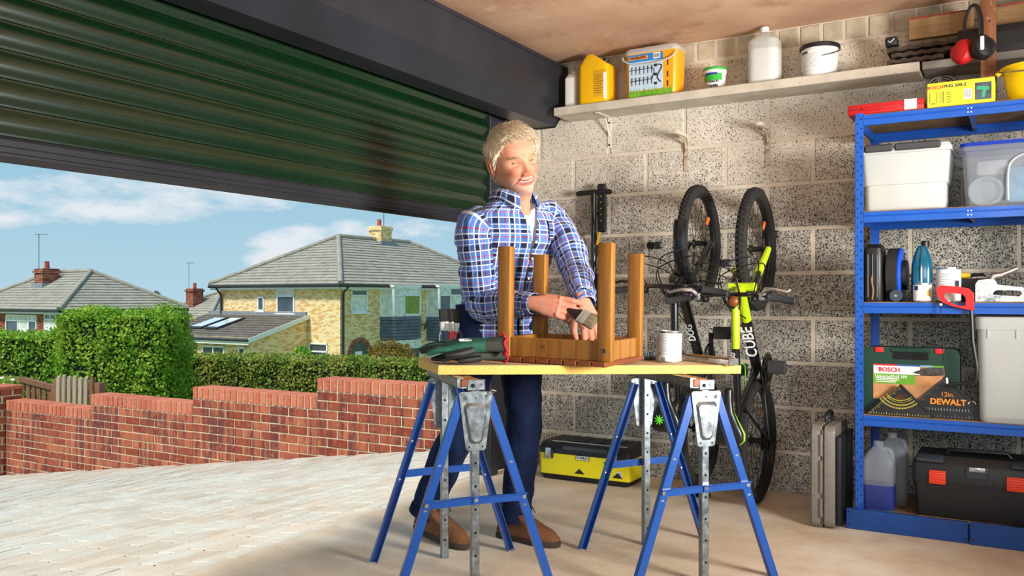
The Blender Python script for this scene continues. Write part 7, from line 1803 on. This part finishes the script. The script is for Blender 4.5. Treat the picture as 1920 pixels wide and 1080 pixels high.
# ---- jeans
def leg(h, k, a, knee_fwd, seed):
    kk = k + FWD * .012
    return cloth_tube(path_stations([h + V3(0, 0, .03), h + (k - h) * .25, h + (k - h) * .65, kk, k + (a - k) * .4, k + (a - k) * .8, a + V3(0, 0, -.012)], [.108, .102, .082, .072, .066, .062, .064], 8, up0=FWD), 40, fold=.010, ffreq=9, seed=seed)
hipd = [(PEL + V3(0, 0, -.11), .165, .115, D(33)), (PEL + V3(0, 0, -.05), .172, .122, D(33)), (PEL + V3(0, 0, .02), .165, .118, D(33)), (PEL + V3(0, 0, .07), .158, .115, D(33))]
jn = join([leg(RHP, RKN, RAN, 0, 3), leg(LHP, LKN, LAN, 0, 7), cloth_tube(torso_stations(hipd, 4), 48, fold=.004)])
o = jn.build('jeans', 'denim', bo, smooth=0); o.data.shade_smooth(); q = o.modifiers.new('thickness', 'SOLIDIFY'); q.thickness = .002; q.offset = -1
for A, KN in ((RAN, RKN), (LAN, LKN)):
    d = (A - KN).normalized(); m = MB(); x = d.orthogonal().normalized(); y = d.cross(x); m.loft([m.ring(loc(A + d * t_), x, y, 28, r) for t_, r in ((-.012, .064), (-.013, .069), (.016, .070), (.017, .064))], loop=True); m.build('turn_up', 'denim', o)
# ---- boots
def boot(heel, toe, ankle, raise_):
    d = (toe - heel); L_ = d.length; X = d.normalized(); S = UP.cross(X).normalized(); U = X.cross(S)
    def q(x, y, z): return loc(heel + X * (x * L_) + S * y + U * z)
    def outline(k, inset=0.0):
        pl = [(.0, .0), (.01, .022), (.08, .033), (.25, .034), (.45, .036), (.65, .046), (.8, .045), (.92, .032), (.985, .014), (1.0, 0), (.985, -.014), (.92, -.03), (.8, -.043), (.65, -.044), (.45, -.034), (.25, -.032), (.08, -.031), (.01, -.02)]
        return [(.5 + (x - .5) * k, y * k) for x, y in pl]
    m = MB(); V = []
    for z, k in ((0, .98), (.004, 1.02), (.020, 1.03), (.024, 1.0)): V.append([q(x, y, z) for x, y in outline(k)])
    m.loft(V); sl_ = m.build('boot_sole', 'sole_rubber', bo)
    m = MB(); V = []; A = loc(ankle)
    for z, k, cut in ((.022, .985, 0), (.035, 1.0, 0), (.05, .97, .06), (.065, .9, .17)):
        V.append([q(x * (1 - cut), y * (1 - cut * .5), z + (.012 * math.sin(PI * min(1, x)) if z > .04 else 0)) for x, y in outline(k)])
    V2 = []
    for z, x0, x1, w in ((.078, .0, .68, .038), (.092, .02, .56, .038), (.11, .03, .45, .039), (.13, .02, .40, .041), (.145, .01, .39, .042)):
        pl = outline(1.0); V.append([q(x0 + (x1 - x0) * x, y / .045 * w, z + .01 * (x - .5)) for x, y in pl])
    m.loft(V); up_ = m.build('boot_upper', 'suede', bo)
    m = MB()
    for k in range(3):
        x = .5 - .06 * k; z = .088 + .022 * k; m.tube(spline([q(x, -.026, z - .006), q(x + .03, 0, z + .010), q(x, .026, z - .006)], 4), .0028, 6)
    m.tube(spline([q(.42, 0, .128), q(.5, .02, .14), q(.55, .03, .112)], 4), .0022, 5); m.tube(spline([q(.42, 0, .128), q(.5, -.02, .14), q(.56, -.03, .115)], 4), .0022, 5); m.build('laces', 'lace', up_)
    m = MB(); m.tube([q(.62, -.045, .03), q(.6, -.03, .065), q(.56, 0, .088), q(.6, .03, .065), q(.62, .045, .03)], .0018, 5); m.build('toe_seam', 'lace', up_)
boot(V3(-.395, 3.575, .018), V3(-.172, 3.335, .0), RAN, .03); boot(V3(-.055, 3.535, 0), V3(.185, 3.37, 0), LAN, 0)
# ---- brush held in the right hand
tipc = PXY(1118, 606, 3.07); hnd = RWR + V3(.012, -.012, 0) + rfr[0] * .085 + rfr[2] * .012 - rfr[1] * .022
dz_ = (tipc - hnd).normalized(); L_ = (tipc - hnd).length; yv = V3(.1, -1, .25); yv = (yv - dz_ * yv.dot(dz_)).normalized(); xv = yv.cross(dz_)
hl = .135; bl_ = .045; org = tipc - dz_ * (hl + .028 + bl_)
brush('paintbrush', 'wide flat paintbrush with brown bristles held in the man\'s hand', org, Matrix((xv, yv, dz_)).transposed().to_euler(), .062, 'handle_black', 'bristle_brown', hl, bl_)
